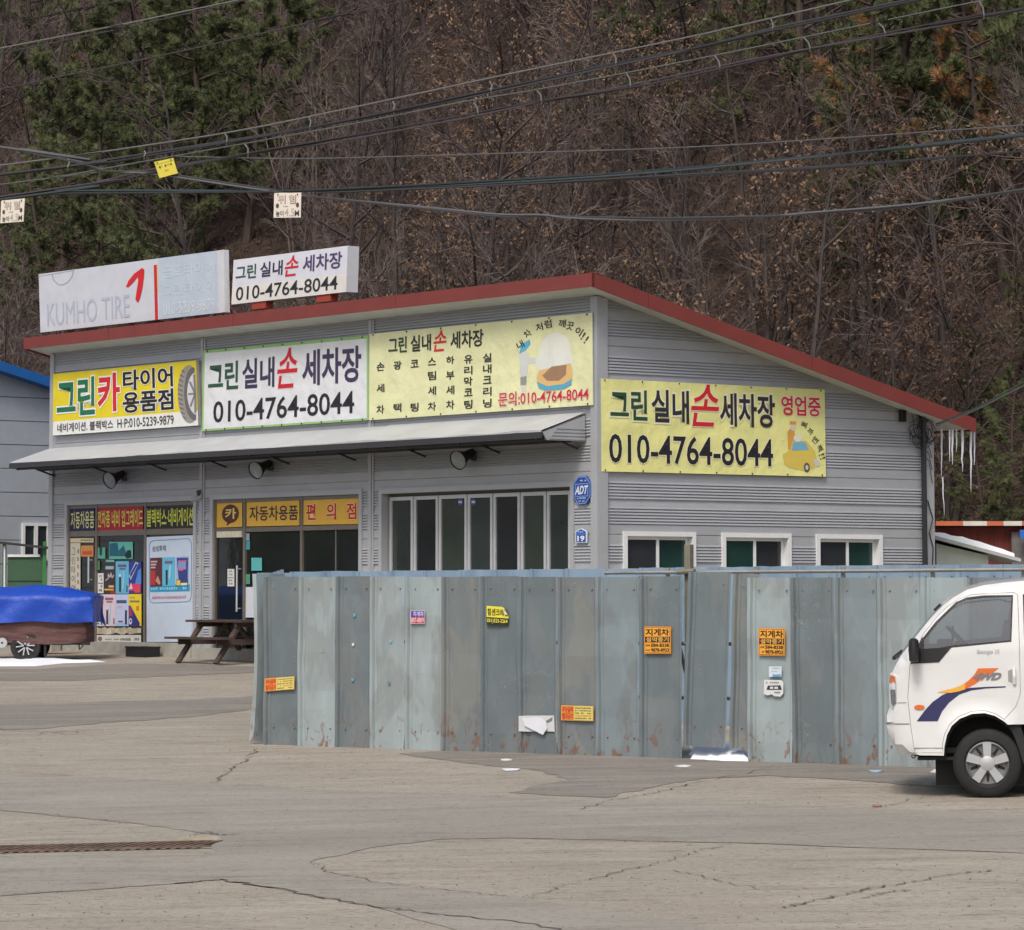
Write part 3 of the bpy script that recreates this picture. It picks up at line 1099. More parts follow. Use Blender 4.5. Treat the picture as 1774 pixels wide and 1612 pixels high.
# floodlights under the awning
M_LAMPB = mat('lamp_bronze', (52, 49, 46), rough=0.5, metal=0.3, var=0.1)
M_LENS = mat('lamp_lens', (132, 140, 140), rough=0.15, var=0.15, vs_=14)
bays_t = ['over the poster covered doorway', 'over the yellow convenience strip', 'over the folding glass doors']
for (px, py), bt in zip(((217, 826), (471, 808), (822, 790)), bays_t):
    u, z = F(px, py)
    base = PF(u, z, 0.02)
    fl = thing('floodlight', 'bell shaped dark floodlight with pale lens ' + bt, 'floodlight', base, group='floodlights under the awning')
    ax = Vector((-0.60, -0.72, -0.36)).normalized()
    o = base - ES * 0.10 + Vector((0, 0, 0.02))
    mb = MB(); mb.bar(base + Vector((0, 0, 0.06)), o, 0.07, 0.05); mb.box(base, (0.1, 0.1, 0.16)); mb.build('bracket', M_LAMPB, fl)
    mb = MB(); mb.lathe([(0.0, -0.10), (0.07, -0.10), (0.08, 0.05), (0.09, 0.12), (0.135, 0.22), (0.165, 0.28), (0.17, 0.30), (0.158, 0.30), (0.154, 0.28)], 20, o, ax, ax.orthogonal()); mb.build('housing', M_LAMPB, fl, smooth=True)
    mb = MB(); mb.lathe([(0.156, 0.285), (0.10, 0.30), (0.0, 0.31)], 20, o, ax, ax.orthogonal()); mb.build('lens', M_LENS, fl, smooth=True)
u, z = F(349, 853)
cc = thing('security_camera', 'small grey security camera on the joint between two shop fronts', 'camera', PF(u, z, 0.03))
mb = MB(); mb.box(PF(u, z, 0.06), (0.07, 0.07, 0.07)); mb.bar(PF(u, z - 0.02, 0.05), PF(u + 0.05, z - 0.12, 0.12), 0.03, 0.03); mb.build('bracket', M_LAMPB, cc)
mb = MB(); mb.tube([PF(u + 0.06, z - 0.10, 0.06), PF(u + 0.0, z - 0.15, 0.22)], 0.04, 10); mb.build('barrel', M_TRIM, cc, smooth=True)


# ------------------------------------------------------------------ signs on the shop
GREEN, NAVY, PURP, REDS, BLK = (44, 84, 62), (52, 48, 74), (78, 62, 108), (196, 32, 44), (40, 40, 44)
M_LBOX = mat('lightbox_side', (206, 208, 212), rough=0.5, var=0.05)


def sign(name, label, cat, P, thick, frame_mat, base_rgb=None):
    t = thing(name, label, cat, P(0.5, 0, 0))
    slab(P, thick, frame_mat, 'board', t, h=-0.004)
    f = Face(P)
    return t, f


# faded tyre light box on the roof
P = fq((70, 576.5), (383, 542), (381, 434), (67, 475.5), 0.30)
t, f = sign('rooftop_sign', 'faded white tyre shop light box with red mark on the roof edge', 'sign', P, 0.09, M_LBOX)
f.rect(0, 0, 1, 1, (202, 205, 214), 0.0, 'panel')
f.rect(0.675, 0.0, 0.985, 1.0, (184, 197, 210), 0.002, 'panel')
f.rect(0.664, 0.45, 0.676, 0.92, (214, 196, 150), 0.003, 'panel')
f.text('KUMHO TIRE', 0.044, 0.09, 0.516, 0.47, (178, 187, 202), bold=0.0)
f.poly([(0.498, 0.60), (0.515, 0.70), (0.545, 0.80), (0.59, 0.88), (0.602, 0.84), (0.598, 0.70), (0.588, 0.52), (0.573, 0.36), (0.562, 0.31),
        (0.549, 0.37), (0.556, 0.50), (0.566, 0.66), (0.566, 0.74), (0.535, 0.64), (0.512, 0.585)], (205, 34, 40), 0.005, 'emblem')
f.rect(0.653, 0.0, 0.669, 0.90, (200, 36, 42), 0.004, 'emblem')
f.text('금호타이어', 0.70, 0.66, 0.97, 0.86, (201, 210, 219), bold=0.0)
f.text('그린타이어', 0.70, 0.36, 0.97, 0.55, (199, 208, 218), bold=0.0)
f.text('010-5239-9879', 0.70, 0.06, 0.97, 0.25, (206, 214, 222), bold=0.01)
f.line([(0.08, 0.97), (0.09, 0.86), (0.115, 0.78), (0.14, 0.765), (0.17, 0.80), (0.195, 0.88), (0.205, 0.985)], 0.012, (150, 152, 160), 0.004, 'seam', asp=3)
f.line([(0.0, 0.965), (0.21, 0.985)], 0.01, (160, 160, 166), 0.004, 'seam', asp=3)
f.build(t)
mb = MB()
mb.ob(P(1.0, 0.0, 0.01), P(1.022, 0, 0) - P(1, 0, 0), P(1, 1, 0) - P(1, 0, 0), ES * 0.11)
mb.build('side_frame', M_LBOX, t)
mb = MB()
for a in (0.15, 0.5, 0.85):
    mb.bar(P(a, 0.0, -0.1), P(a, -0.18, -0.1), 0.08, 0.06)
    mb.bar(P(a, 0.8, -0.17), P(a, 0.1, -0.9), 0.04, 0.04)
mb.build('support', M_RED, t)

# hand car wash light box on the roof
P = fq((401, 528), (600, 506), (602.5, 426), (404.8, 451), 0.22)
t, f = sign('rooftop_sign', 'small white hand car wash light box standing on red feet on the roof', 'sign', P, 0.24, M_LBOX)
f.rect(0, 0, 1, 1, (214, 216, 226), 0.0, 'panel')
f.rect(0.0, 0.0, 1, 0.40, (222, 221, 216), 0.002, 'panel')
f.text('그린', 0.03, 0.55, 0.21, 0.85, GREEN, bold=0.035)
f.text('실내', 0.25, 0.54, 0.445, 0.86, NAVY, bold=0.035)
f.text('손', 0.47, 0.49, 0.585, 0.93, (205, 34, 44), bold=0.022, shear=0.2)
f.text('세차장', 0.625, 0.54, 0.955, 0.89, PURP, bold=0.035)
f.text('010-4764-8044', 0.04, 0.075, 0.925, 0.375, (44, 42, 46), bold=0.03)
f.build(t)
for a in (0.24, 0.80):
    mb = MB()
    mb.ob(P(a - 0.06, -0.16, -0.02), P(a + 0.06, 0, 0) - P(a - 0.06, 0, 0), P(a, 0, 0) - P(a, -0.16, 0), ES * 0.16)
    mb.build('foot', mat('red_steel', (160, 66, 48), rough=0.6, var=0.1), t)

# yellow tyre board
P = fq((91.5, 755), (347.5, 737), (343.5, 624.5), (92.3, 648.5), 0.09)
t, f = sign('wall_sign', 'yellow and white tyre and car parts board with a tyre picture', 'sign', P, 0.08, mat('sign_frame_grey', (126, 126, 124), var=0.05))
YEL = (226, 208, 36)
f.rect(0, 0, 0.985, 0.225, (228, 230, 228), 0.0, 'panel'); f.rect(0, 0.225, 0.985, 1, YEL, 0.0, 'panel')
WH = (236, 238, 234)
f.text('그린', 0.034, 0.31, 0.297, 0.885, (30, 112, 78), bold=0.05, halo=WH, hb=0.085, h=0.009)
f.text('카', 0.325, 0.335, 0.47, 0.91, (206, 40, 44), bold=0.055, halo=WH, hb=0.09, h=0.009)
f.text('타이어', 0.50, 0.64, 0.83, 0.94, (30, 30, 32), bold=0.05, halo=WH, hb=0.08, h=0.009)
f.text('용품점', 0.497, 0.28, 0.83, 0.595, (30, 30, 32), bold=0.05, halo=WH, hb=0.08, h=0.009)
f.text('네비게이션. 블랙박스', 0.035, 0.045, 0.425, 0.185, (40, 40, 42), bold=0.025)
f.text('H·P:010-5239-9879', 0.455, 0.045, 0.83, 0.185, (48, 46, 46), bold=0.025)
clip = lambda L_: [(min(a, 0.975), b) for a, b in L_]
def ov(a, b, ra, rb, n=28): return [(a + ra * math.cos(2 * math.pi * i / n), b + rb * math.sin(2 * math.pi * i / n)) for i in range(n)]
f.poly(clip(ov(0.935, 0.49, 0.075, 0.45)), (150, 146, 140), 0.004, 'picture')
for k in range(11):
    bb = 0.13 + k * 0.072
    wq = 0.075 * math.sqrt(max(0, 1 - ((bb - 0.49) / 0.45) ** 2))
    f.line([(0.935 - wq * 0.96, bb + 0.02), (0.935 - wq * 0.55, bb - 0.015)], 0.014, (92, 90, 88), 0.006, 'picture', asp=2.4)
f.poly(clip(ov(0.965, 0.49, 0.062, 0.41)), (104, 102, 100), 0.006, 'picture')
f.poly(clip(ov(0.985, 0.49, 0.062, 0.33)), (206, 208, 210), 0.008, 'picture')
for k in range(5):
    a_ = math.radians(100 + k * 40)
    f.line([(0.975, 0.49), (min(0.972, 0.985 + 0.055 * math.cos(a_)), 0.49 + 0.30 * math.sin(a_))], 0.03, (126, 128, 132), 0.010, 'picture', asp=2.4)
f.build(t)

# white banner
M_BACK = mat('banner_cloth', (190, 196, 186), rough=0.7, var=0.04)
P = fq((349.5, 747.5), (639, 728), (638.5, 581.5), (352, 608), 0.06)
t = thing('banner', 'white cloth car wash banner with thin green border on the shop front', 'banner', P(0.5, 0, 0))
slab(P, 0.012, M_BACK, 'cloth', t, h=-0.004)
f = Face(P)
f.rect(0, 0, 1, 1, (150, 196, 118), 0.0, 'border'); f.rect(0.012, 0.022, 0.99, 0.965, (220, 223, 226), 0.003, 'cloth_print')
f.text('그린', 0.04, 0.50, 0.225, 0.83, GREEN, bold=0.045, h=0.008)
f.text('실내', 0.255, 0.49, 0.448, 0.84, (60, 54, 82), bold=0.045, h=0.008)
f.text('손', 0.472, 0.46, 0.588, 0.93, REDS, bold=0.022, halo=(236, 196, 196), hb=0.035, h=0.008, shear=0.22)
f.text('세차장', 0.62, 0.47, 0.957, 0.88, (66, 54, 84), bold=0.045, h=0.008)
f.text('010-4764-8044', 0.075, 0.095, 0.918, 0.355, (38, 36, 44), bold=0.035, h=0.008)
f.build(t)
mb = MB()
for k in range(9):
    for b in (0.012, 0.985):
        p = P(0.03 + k * 0.117, b, 0.006); mb.tube([p, p + (-ES) * 0.012], 0.014, 6)
mb.build('eyelet', M_BLACK, t)

# pale yellow service banner
P = fq((639.5, 728.4), (1027.3, 702), (1026, 542), (640, 579), 0.07)
t = thing('banner', 'pale yellow service list banner with red phone number on the shop front', 'banner', P(0.5, 0, 0))
slab(P, 0.012, M_BACK, 'cloth', t, h=-0.004)
f = Face(P)
PY = (226, 227, 178)
f.rect(0, 0, 1, 1, PY, 0.0, 'cloth_print')
DK = (46, 50, 46)
f.text('그린', 0.094, 0.755, 0.18, 0.93, (40, 72, 52), bold=0.04, h=0.007)
f.text('실내', 0.20, 0.75, 0.293, 0.93, DK, bold=0.04, h=0.007)
f.text('손', 0.308, 0.73, 0.365, 0.965, (214, 40, 60), bold=0.022, h=0.007, shear=0.22)
f.text('세차장', 0.385, 0.745, 0.532, 0.93, DK, bold=0.04, h=0.007)
for cx, chars in ((0.0555, (('손', .61), ('세', .36), ('차', .114))), (0.137, (('광', .608), ('택', .12))), (0.218, (('코', .611), ('팅', .112))),
                  (0.299, (('스', .62), ('팀', .457), ('세', .286), ('차', .108))), (0.383, (('하', .616), ('부', .443), ('세', .278), ('차', .112))),
                  (0.465, (('유', .608), ('리', .484), ('막', .361), ('코', .238), ('팅', .10))), (0.55, (('실', .608), ('내', .483), ('크', .36), ('리', .23), ('닝', .10)))):
    for ch, cb in chars:
        hh = 0.047 if ch not in '스코하크' else 0.042
        f.text(ch, cx - 0.018, cb - hh, cx + 0.018, cb + hh, DK, bold=0.035, h=0.007)
arc = [('내', 1100, 540, 25), ('차', 1148, 465, 40), ('처', 1225, 420, 12), ('럼', 1283, 398, 8), ('깨', 1375, 395, -8), ('끗', 1425, 412, -15), ('이', 1480, 450, -35), ('!', 1508, 482, -35), ('!', 1528, 508, -35)]
for ch, x, y, r in arc:
    a = (x - 37) / 1528.0
    tp, bt = 470 - 148 * a, 1058 - 103 * a
    b = (bt - y) / (bt - tp)
    w = 0.0145 if ch != '!' else 0.003
    f.text(ch, a - w, b - 0.042, a + w, b + 0.042, DK, bold=0.02, h=0.007, rot=math.radians(r), asp=2.55)
f.text('문의:010-4764-8044', 0.60, 0.055, 0.984, 0.205, (206, 38, 58), bold=0.045, halo=(236, 232, 214), hb=0.09, h=0.010)
# plain stand-in picture: a soapy little car and a helper in a cap
f.oval(0.845, 0.62, 0.066, 0.20, (226, 228, 216), 0.003, 'picture')
f.oval(0.80, 0.50, 0.04, 0.11, (222, 225, 216), 0.004, 'picture'); f.oval(0.885, 0.50, 0.035, 0.12, (226, 228, 220), 0.004, 'picture')
f.poly([(0.765, 0.34), (0.775, 0.24), (0.805, 0.20), (0.88, 0.205), (0.912, 0.25), (0.918, 0.34), (0.91, 0.47), (0.775, 0.42)], (226, 186, 124), 0.006, 'picture')
f.poly([(0.79, 0.36), (0.81, 0.30), (0.86, 0.29), (0.89, 0.35), (0.893, 0.46), (0.83, 0.45)], (160, 126, 98), 0.008, 'picture')
f.poly([(0.765, 0.30), (0.775, 0.225), (0.805, 0.19), (0.88, 0.195), (0.912, 0.235), (0.915, 0.30), (0.88, 0.25), (0.81, 0.24)], (96, 170, 196), 0.008, 'picture')
f.poly([(0.69, 0.62), (0.70, 0.72), (0.735, 0.77), (0.74, 0.72), (0.72, 0.66)], (92, 178, 214), 0.004, 'picture')
f.poly([(0.695, 0.36), (0.69, 0.62), (0.72, 0.64), (0.735, 0.57), (0.775, 0.56), (0.775, 0.52), (0.73, 0.50), (0.722, 0.36)], (208, 212, 206), 0.003, 'picture')
f.poly([(0.695, 0.27), (0.695, 0.36), (0.722, 0.37), (0.72, 0.27)], (150, 152, 150), 0.004, 'picture')
f.rect(0.697, 0.17, 0.706, 0.27, (214, 214, 206), 0.004, 'picture'); f.rect(0.711, 0.17, 0.719, 0.27, (214, 214, 206), 0.004, 'picture')
f.build(t)
mb = MB()
for k in range(7):
    for b in (0.015, 0.985):
        p = P(0.02 + k * 0.16, b, 0.006); mb.tube([p, p - ES * 0.012], 0.014, 6)
mb.build('eyelet', M_BLACK, t)

# side banner
P = sq((1042, 817), (1431, 826.3), (1428.5, 675.5), (1041, 656), 0.05)
t = thing('banner', 'bright yellow open for business car wash banner on the side wall', 'banner', P(0.5, 0, 0))
slab(P, 0.012, M_BACK, 'cloth', t, h=-0.004)
f = Face(P)
f.rect(0, 0, 1, 1, (232, 231, 152), 0.0, 'cloth_print')
HAL = (238, 236, 196)
f.text('그린', 0.04, 0.57, 0.195, 0.885, (38, 76, 48), bold=0.045, halo=HAL, hb=0.10, h=0.009)
f.text('실내', 0.217, 0.555, 0.377, 0.90, (46, 44, 56), bold=0.045, halo=HAL, hb=0.10, h=0.009)
f.text('손', 0.392, 0.53, 0.512, 0.985, (206, 36, 46), bold=0.022, halo=(244, 230, 214), hb=0.035, h=0.009, shear=0.22)
f.text('세차장', 0.518, 0.545, 0.764, 0.90, (48, 44, 54), bold=0.045, halo=HAL, hb=0.10, h=0.009)
f.text('영업중', 0.797, 0.69, 0.977, 0.905, (206, 40, 64), bold=0.035, halo=(244, 226, 200), hb=0.09, h=0.009)
f.text('010-4764-8044', 0.033, 0.10, 0.753, 0.405, (36, 34, 38), bold=0.04, halo=HAL, hb=0.09, h=0.009)
for ch, x, y, r in (('삐', 873, 650, -20), ('까', 899, 677, -35), ('번', 920, 712, -48), ('쩍', 938, 745, -60), ('!', 946, 772, -70), ('!', 950, 786, -70)):
    a = (x - 50) / 914.0
    tp, bt = 462 + 45 * a, 840 + 22 * a
    b = (bt - y) / (bt - tp)
    w = 0.013 if ch != '!' else 0.003
    f.text(ch, a - w, b - 0.034, a + w, b + 0.034, (52, 50, 46), bold=0.02, h=0.007, rot=math.radians(r), asp=2.45)
f.poly([(0.80, 0.24), (0.805, 0.13), (0.83, 0.09), (0.90, 0.06), (0.945, 0.10), (0.955, 0.20), (0.95, 0.29), (0.925, 0.36), (0.91, 0.40), (0.845, 0.40), (0.83, 0.29)], (220, 196, 92), 0.004, 'picture')
f.poly([(0.84, 0.29), (0.85, 0.385), (0.905, 0.385), (0.92, 0.30)], (118, 178, 206), 0.006, 'picture')
f.oval(0.91, 0.10, 0.014, 0.055, (90, 88, 84), 0.006, 'picture'); f.oval(0.91, 0.10, 0.007, 0.028, (206, 206, 200), 0.008, 'picture')
f.poly([(0.825, 0.30), (0.822, 0.50), (0.838, 0.545), (0.855, 0.53), (0.858, 0.40), (0.845, 0.40), (0.835, 0.30)], (214, 160, 76), 0.005, 'picture')
f.oval(0.848, 0.555, 0.013, 0.042, (214, 206, 190), 0.006, 'picture'); f.rect(0.835, 0.585, 0.862, 0.62, (216, 150, 70), 0.007, 'picture')
f.oval(0.87, 0.43, 0.02, 0.04, (226, 226, 214), 0.007, 'picture')
f.poly([(0.94, 0.19), (0.95, 0.11), (0.968, 0.12), (0.972, 0.17), (0.955, 0.2)], (206, 208, 196), 0.006, 'picture')
f.build(t)
mb = MB()
for k in range(7):
    for b in (0.015, 0.985):
        p = P(0.015 + k * 0.161, b, 0.006); mb.tube([p, p + EF * 0.012], 0.012, 6)
mb.build('eyelet', M_BLACK, t)

# security octagon and house number plate
P = fq((993, 874.5), (1023.5, 873), (1023.5, 824), (993, 826), 0.05)
t = thing('security_sign', 'blue octagonal security sign beside the folding doors', 'sign', P(0.5, 0, 0))
octa = [(0.28, 0), (0.72, 0), (1, 0.27), (1, 0.73), (0.72, 1), (0.28, 1), (0, 0.73), (0, 0.27)]
mb = MB(); mb.prism([P(a, b, 0) for a, b in octa], -(-ES) * 0.03); mb.build('plate', mat('plate_blue', (46, 84, 160), rough=0.4, var=0.04), t)
f = Face(P)
sc_ = lambda k: [(0.5 + (a - 0.5) * k, 0.5 + (b - 0.5) * k) for a, b in octa]
f.poly(sc_(0.97), (128, 162, 214), 0.003); f.poly(sc_(0.90), (38, 70, 150), 0.005)
f.rect(0.13, 0.27, 0.87, 0.73, (150, 178, 222), 0.007); f.rect(0.16, 0.29, 0.84, 0.71, (44, 80, 158), 0.009)
f.text('ADT', 0.17, 0.36, 0.83, 0.64, (228, 232, 238), 0.012, bold=0.05, shear=0.12)
f.scribble(0.24, 0.80, 0.76, 0.87, (200, 214, 236), 0.009, n=6)
f.scribble(0.24, 0.18, 0.76, 0.245, (180, 200, 232), 0.009, n=6); f.scribble(0.32, 0.08, 0.68, 0.14, (180, 200, 232), 0.009, n=5)
f.build(t)
P = fq((997, 941), (1016.3, 940.5), (1016.3, 915), (997, 916), 0.05)
t = thing('house_number_plate', 'small blue house number plate reading 19 below the octagonal sign', 'number plate', P(0.5, 0, 0))
house = [(0, 0), (1, 0), (1, 0.78), (0.5, 1), (0, 0.78)]
mb = MB(); mb.prism([P(a, b, 0) for a, b in house], ES * 0.02); mb.build('plate', ink((212, 224, 240)), t)
f = Face(P)
f.poly([(0.07, 0.05), (0.93, 0.05), (0.93, 0.75), (0.5, 0.93), (0.07, 0.75)], (36, 80, 168), 0.003)
f.rect(0.14, 0.55, 0.86, 0.66, (74, 118, 194), 0.005)
f.scribble(0.26, 0.70, 0.74, 0.79, (206, 220, 240), 0.006, n=3)
f.text('19', 0.22, 0.12, 0.80, 0.47, (236, 240, 246), 0.006, bold=0.06)
f.build(t)

# ------------------------------------------------------------------ shop-front strips and posters (parts of the shop)
def part_face(f, name, label=None):
    """join all layers of a print into one part of the shop"""
    big = MB(); mats = []
    for k, (mb, ms) in f.layers.items():
        mp = []
        for m in ms:
            if m not in mats: mats.append(m)
            mp.append(mats.index(m))
        b = len(big.v); big.v += mb.v
        big.f += [[b + i for i in q] for q in mb.f]; big.m += [mp[i] for i in mb.m]
    o = big.build(name, mats, shop)
    if label: o['label'] = label
    return o


def fqs(x0, x1, yb0, yb1, yt0, yt1, off):
    return fq((x0, yb0), (x1, yb1), (x1, yt1), (x0, yt0), off)


P = fqs(121.5, 163.5, 921.5, 920.5, 882, 880, -0.032); f = Face(P)
f.rect(0, 0, 1, 1, (34, 36, 78)); f.text('자동차용품', 0.04, 0.14, 1.0, 0.86, (222, 222, 150), 0.007, bold=0.02); part_face(f, 'transom_strip', 'navy strip with pale yellow lettering')
P = fqs(168, 248, 920.5, 918.5, 880, 877, -0.032); f = Face(P)
f.rect(0, 0, 1, 1, (170, 30, 52)); f.text('전차종 네비 업그레이드', 0.02, 0.16, 1.0, 0.86, (228, 214, 96), 0.007, bold=0.03); part_face(f, 'transom_strip', 'red strip with yellow lettering')
P = fqs(253, 335, 918.5, 916, 879, 876, -0.032); f = Face(P)
f.rect(0, 0, 1, 1, (40, 40, 42)); f.text('블랙박스·네비게이션', 0.02, 0.14, 1.0, 0.90, (214, 220, 80), 0.007, bold=0.03); part_face(f, 'transom_strip', 'black strip with yellow green lettering')
AMB = (222, 176, 66)
P = fqs(375, 420, 914.5, 913, 871, 869, -0.032); f = Face(P)
f.rect(0, 0, 1, 1, AMB); f.oval(0.55, 0.53, 0.33, 0.37, (88, 48, 34), 0.006); f.poly([(0.44, 0.26), (0.60, 0.2), (0.40, 0.04)], (88, 48, 34), 0.006)
f.text('카', 0.36, 0.34, 0.76, 0.74, (232, 206, 120), 0.009, bold=0.05); part_face(f, 'transom_strip', 'amber strip with brown speech bubble')
P = fqs(427.5, 519, 912.5, 910.5, 868.5, 866, -0.032); f = Face(P)
f.rect(0, 0, 1, 1, AMB); f.text('자동차용품', 0.06, 0.22, 0.97, 0.78, (52, 38, 48), 0.007, bold=0.03); part_face(f, 'transom_strip', 'amber strip with dark lettering')
P = fqs(525, 621, 910, 908, 865, 862.5, -0.032); f = Face(P)
f.rect(0, 0, 1, 1, AMB)
for ch, a in (('편', 0.07), ('의', 0.44), ('점', 0.80)):
    f.text(ch, a, 0.20, a + 0.165, 0.80, (196, 34, 40), 0.009, bold=0.04, halo=(236, 214, 150), hb=0.08)
part_face(f, 'transom_strip', 'amber strip with red lettering')


def poster(x0, x1, y0, y1, fn, name='poster', off=-0.032):
    """poster on the glass from pixel box"""
    P = fqs(x0, x1, y1, y1, y0, y0, off)
    f = Face(P)
    fn(f)
    return part_face(f, name)


def ztx(x, y): return 120 + x / 8.057, 920 + y / 8.06          # zoom crop to photo pixels


def zp(xa, ya, xb, yb, fn, name='poster'):
    x0, y0 = ztx(xa, ya); x1, y1 = ztx(xb, yb)
    return poster(x0, x1, y0, y1, fn, name)


def p_pen(bg_, pen, head):
    def fn(f):
        f.rect(0, 0, 1, 1, bg_)
        f.rect(0.18, 0.82, 0.82, 0.90, head, 0.006); f.rect(0.28, 0.74, 0.74, 0.79, head, 0.006)
        f.rect(0.26, 0.06, 0.42, 0.56, pen, 0.006); f.oval(0.34, 0.56, 0.08, 0.05, (206, 218, 226), 0.008)
        f.poly([(0.50, 0.06), (0.46, 0.12), (0.60, 0.72), (0.66, 0.70), (0.60, 0.2)], (150, 196, 216), 0.006)
        f.rect(0.82, 0.05, 0.90, 0.25, pen, 0.006)
    return fn


def p_dark(f):
    f.rect(0, 0, 1, 1, (58, 48, 50)); f.rect(0.15, 0.78, 0.85, 0.88, (150, 176, 184), 0.006)
    f.line([(0.15, 0.42), (0.4, 0.5), (0.36, 0.64), (0.55, 0.52), (0.6, 0.68), (0.72, 0.5), (0.86, 0.6)], 0.03, (190, 186, 184), 0.006, asp=0.4)
    f.rect(0.05, 0.11, 0.85, 0.16, (228, 176, 50), 0.006); f.rect(0.4, 0.2, 0.85, 0.27, (206, 170, 150), 0.006); f.rect(0.55, 0.0, 1, 0.09, (150, 50, 40), 0.006)


def p_blue(f):
    f.rect(0, 0, 1, 1, (44, 60, 140)); f.poly([(0, 0.55), (0.55, 1), (0.78, 0.95), (0.15, 0.42)], (168, 190, 220), 0.006)
    f.poly([(0.1, 0.6), (0.6, 0.95), (0.7, 0.9), (0.15, 0.5)], (40, 50, 100), 0.008); f.poly([(0.5, 0.3), (1, 0.3), (1, 0.8), (0.75, 0.72)], (78, 132, 206), 0.006)
    f.rect(0.0, 0.08, 0.95, 0.30, (206, 60, 110), 0.007); f.rect(0.45, 0.02, 0.95, 0.22, (214, 70, 76), 0.009); f.poly([(0.02, 0.12), (0.2, 0.34), (0.32, 0.14)], (226, 200, 214), 0.010)


def p_white(f):
    f.rect(0, 0, 1, 1, (190, 200, 228)); f.rect(0.05, 0.72, 0.85, 0.82, (70, 80, 120), 0.006); f.rect(0.1, 0.56, 0.5, 0.64, (196, 170, 196), 0.006)
    f.rect(0.72, 0.05, 0.88, 0.5, (44, 44, 76), 0.006); f.rect(0.0, 0.0, 0.9, 0.1, (150, 190, 226), 0.005); f.rect(0.18, 0.12, 0.55, 0.17, (130, 60, 90), 0.006)


def p_yel(f):
    f.rect(0, 0, 1, 1, (232, 204, 40)); f.poly([(0, 0), (0, 0.62), (0.12, 0.66), (0.88, 0.08), (0.86, 0)], (46, 46, 120), 0.006)
    f.poly([(0.05, 0.3), (0.08, 0.66), (0.2, 0.6), (0.35, 0.3)], (160, 60, 96), 0.008); f.oval(0.16, 0.14, 0.12, 0.1, (214, 216, 222), 0.009); f.oval(0.17, 0.15, 0.06, 0.05, (46, 46, 120), 0.011)
    f.rect(0.08, 0.74, 0.85, 0.80, (128, 124, 90), 0.006); f.rect(0.6, 0.48, 0.8, 0.62, (206, 120, 40), 0.006); f.rect(0.08, 0.86, 0.5, 0.92, (206, 170, 80), 0.006)


def p_teal(f):
    f.rect(0, 0, 1, 1, (92, 172, 156)); f.poly([(0.02, 0.16), (0.02, 0.9), (0.35, 0.95), (0.40, 0.5), (0.62, 0.8), (0.72, 0.4), (0.7, 0.16)], (28, 92, 112), 0.006)
    f.poly([(0.66, 0.2), (0.78, 0.52), (0.92, 0.52), (0.95, 0.1), (0.75, 0.02)], (22, 34, 36), 0.008)


def p_side(f):
    f.rect(0, 0, 1, 1, (200, 206, 210)); f.rect(0.15, 0.86, 0.6, 0.93, (110, 140, 160), 0.006); f.oval(0.5, 0.66, 0.3, 0.1, (150, 176, 200), 0.006)
    f.rect(0, 0.49, 1, 0.52, (60, 60, 66), 0.006); f.rect(0.1, 0.36, 0.9, 0.41, (70, 140, 190), 0.006); f.rect(0.7, 0.04, 0.9, 0.24, (60, 60, 66), 0.006); f.rect(0.1, 0.05, 0.4, 0.10, (90, 92, 96), 0.006)


def p_label(f):
    f.rect(0, 0, 1, 1, (214, 214, 210)); f.scribble(0.2, 0.80, 0.8, 0.93, (130, 130, 128), 0.006, n=2); f.scribble(0.2, 0.62, 0.8, 0.75, (120, 120, 118), 0.006, n=2); f.rect(0.1, 0.48, 0.9, 0.52, (70, 70, 70), 0.006)
    f.scribble(0.2, 0.27, 0.8, 0.42, (90, 90, 90), 0.006, n=2); f.scribble(0.2, 0.08, 0.8, 0.22, (80, 80, 80), 0.006, n=2)


zp(400, 592, 482, 872, p_label, 'notice'); zp(486, 440, 648, 880, p_dark); zp(650, 425, 834, 878, p_pen((96, 176, 208), (40, 52, 70), (110, 80, 110))); zp(836, 432, 1008, 872, p_blue)
zp(384, 892, 470, 1330, p_side); zp(472, 888, 652, 1330, p_pen((214, 196, 206), (60, 50, 76), (150, 90, 110))); zp(654, 888, 830, 1330, p_white); zp(832, 884, 1010, 1326, p_yel)
zp(560, 155, 890, 392, p_teal); zp(392, 232, 505, 388, lambda f: (f.rect(0, 0, 1, 1, (84, 160, 140)), f.rect(0.3, 0.3, 0.6, 1.0, (26, 50, 50), 0.006)))
zp(512, 404, 632, 436, lambda f: f.rect(0, 0, 1, 1, (110, 168, 164)))
zp(384, 418, 430, 548, lambda f: f.rect(0, 0, 1, 1, (74, 128, 80)))
M_WORN = mat('worn_sticker', (206, 200, 180), rough=0.7, rgb2=(150, 136, 108), vs_=7)
def worn(x0, x1, y0, y1, rows):
    Pq = fqs(x0, x1, y1, y1, y0, y0, -0.032)
    mb = MB()
    n = 16
    top = [(i / n, 1 - U(0, 0.25)) for i in range(n + 1)]; bot = [(i / n, U(0, 0.25)) for i in range(n, -1, -1)]
    mb.flat([Pq(a, b, 0.004) for a, b in top + bot], 0, -ES)
    return mb.build('worn_film', M_WORN, shop)
x0, y0 = ztx(380, 1340); x1, y1 = ztx(1005, 1450); worn(x0, x1, y0, y1, 0)
x0, y0 = ztx(376, 1455); x1, y1 = ztx(1005, 1560)
Pq = fqs(x0, x1, y1, y1, y0, y0, -0.031); f = Face(Pq); f.rect(0, 0.05, 1, 1, (206, 204, 196)); f.scribble(0.2, 0.3, 0.52, 0.55, (110, 108, 104), 0.006, n=8); f.scribble(0.54, 0.22, 0.97, 0.66, (84, 82, 78), 0.006, n=11); f.oval(0.09, 0.5, 0.05, 0.3, (110, 106, 98), 0.006); part_face(f, 'worn_film')
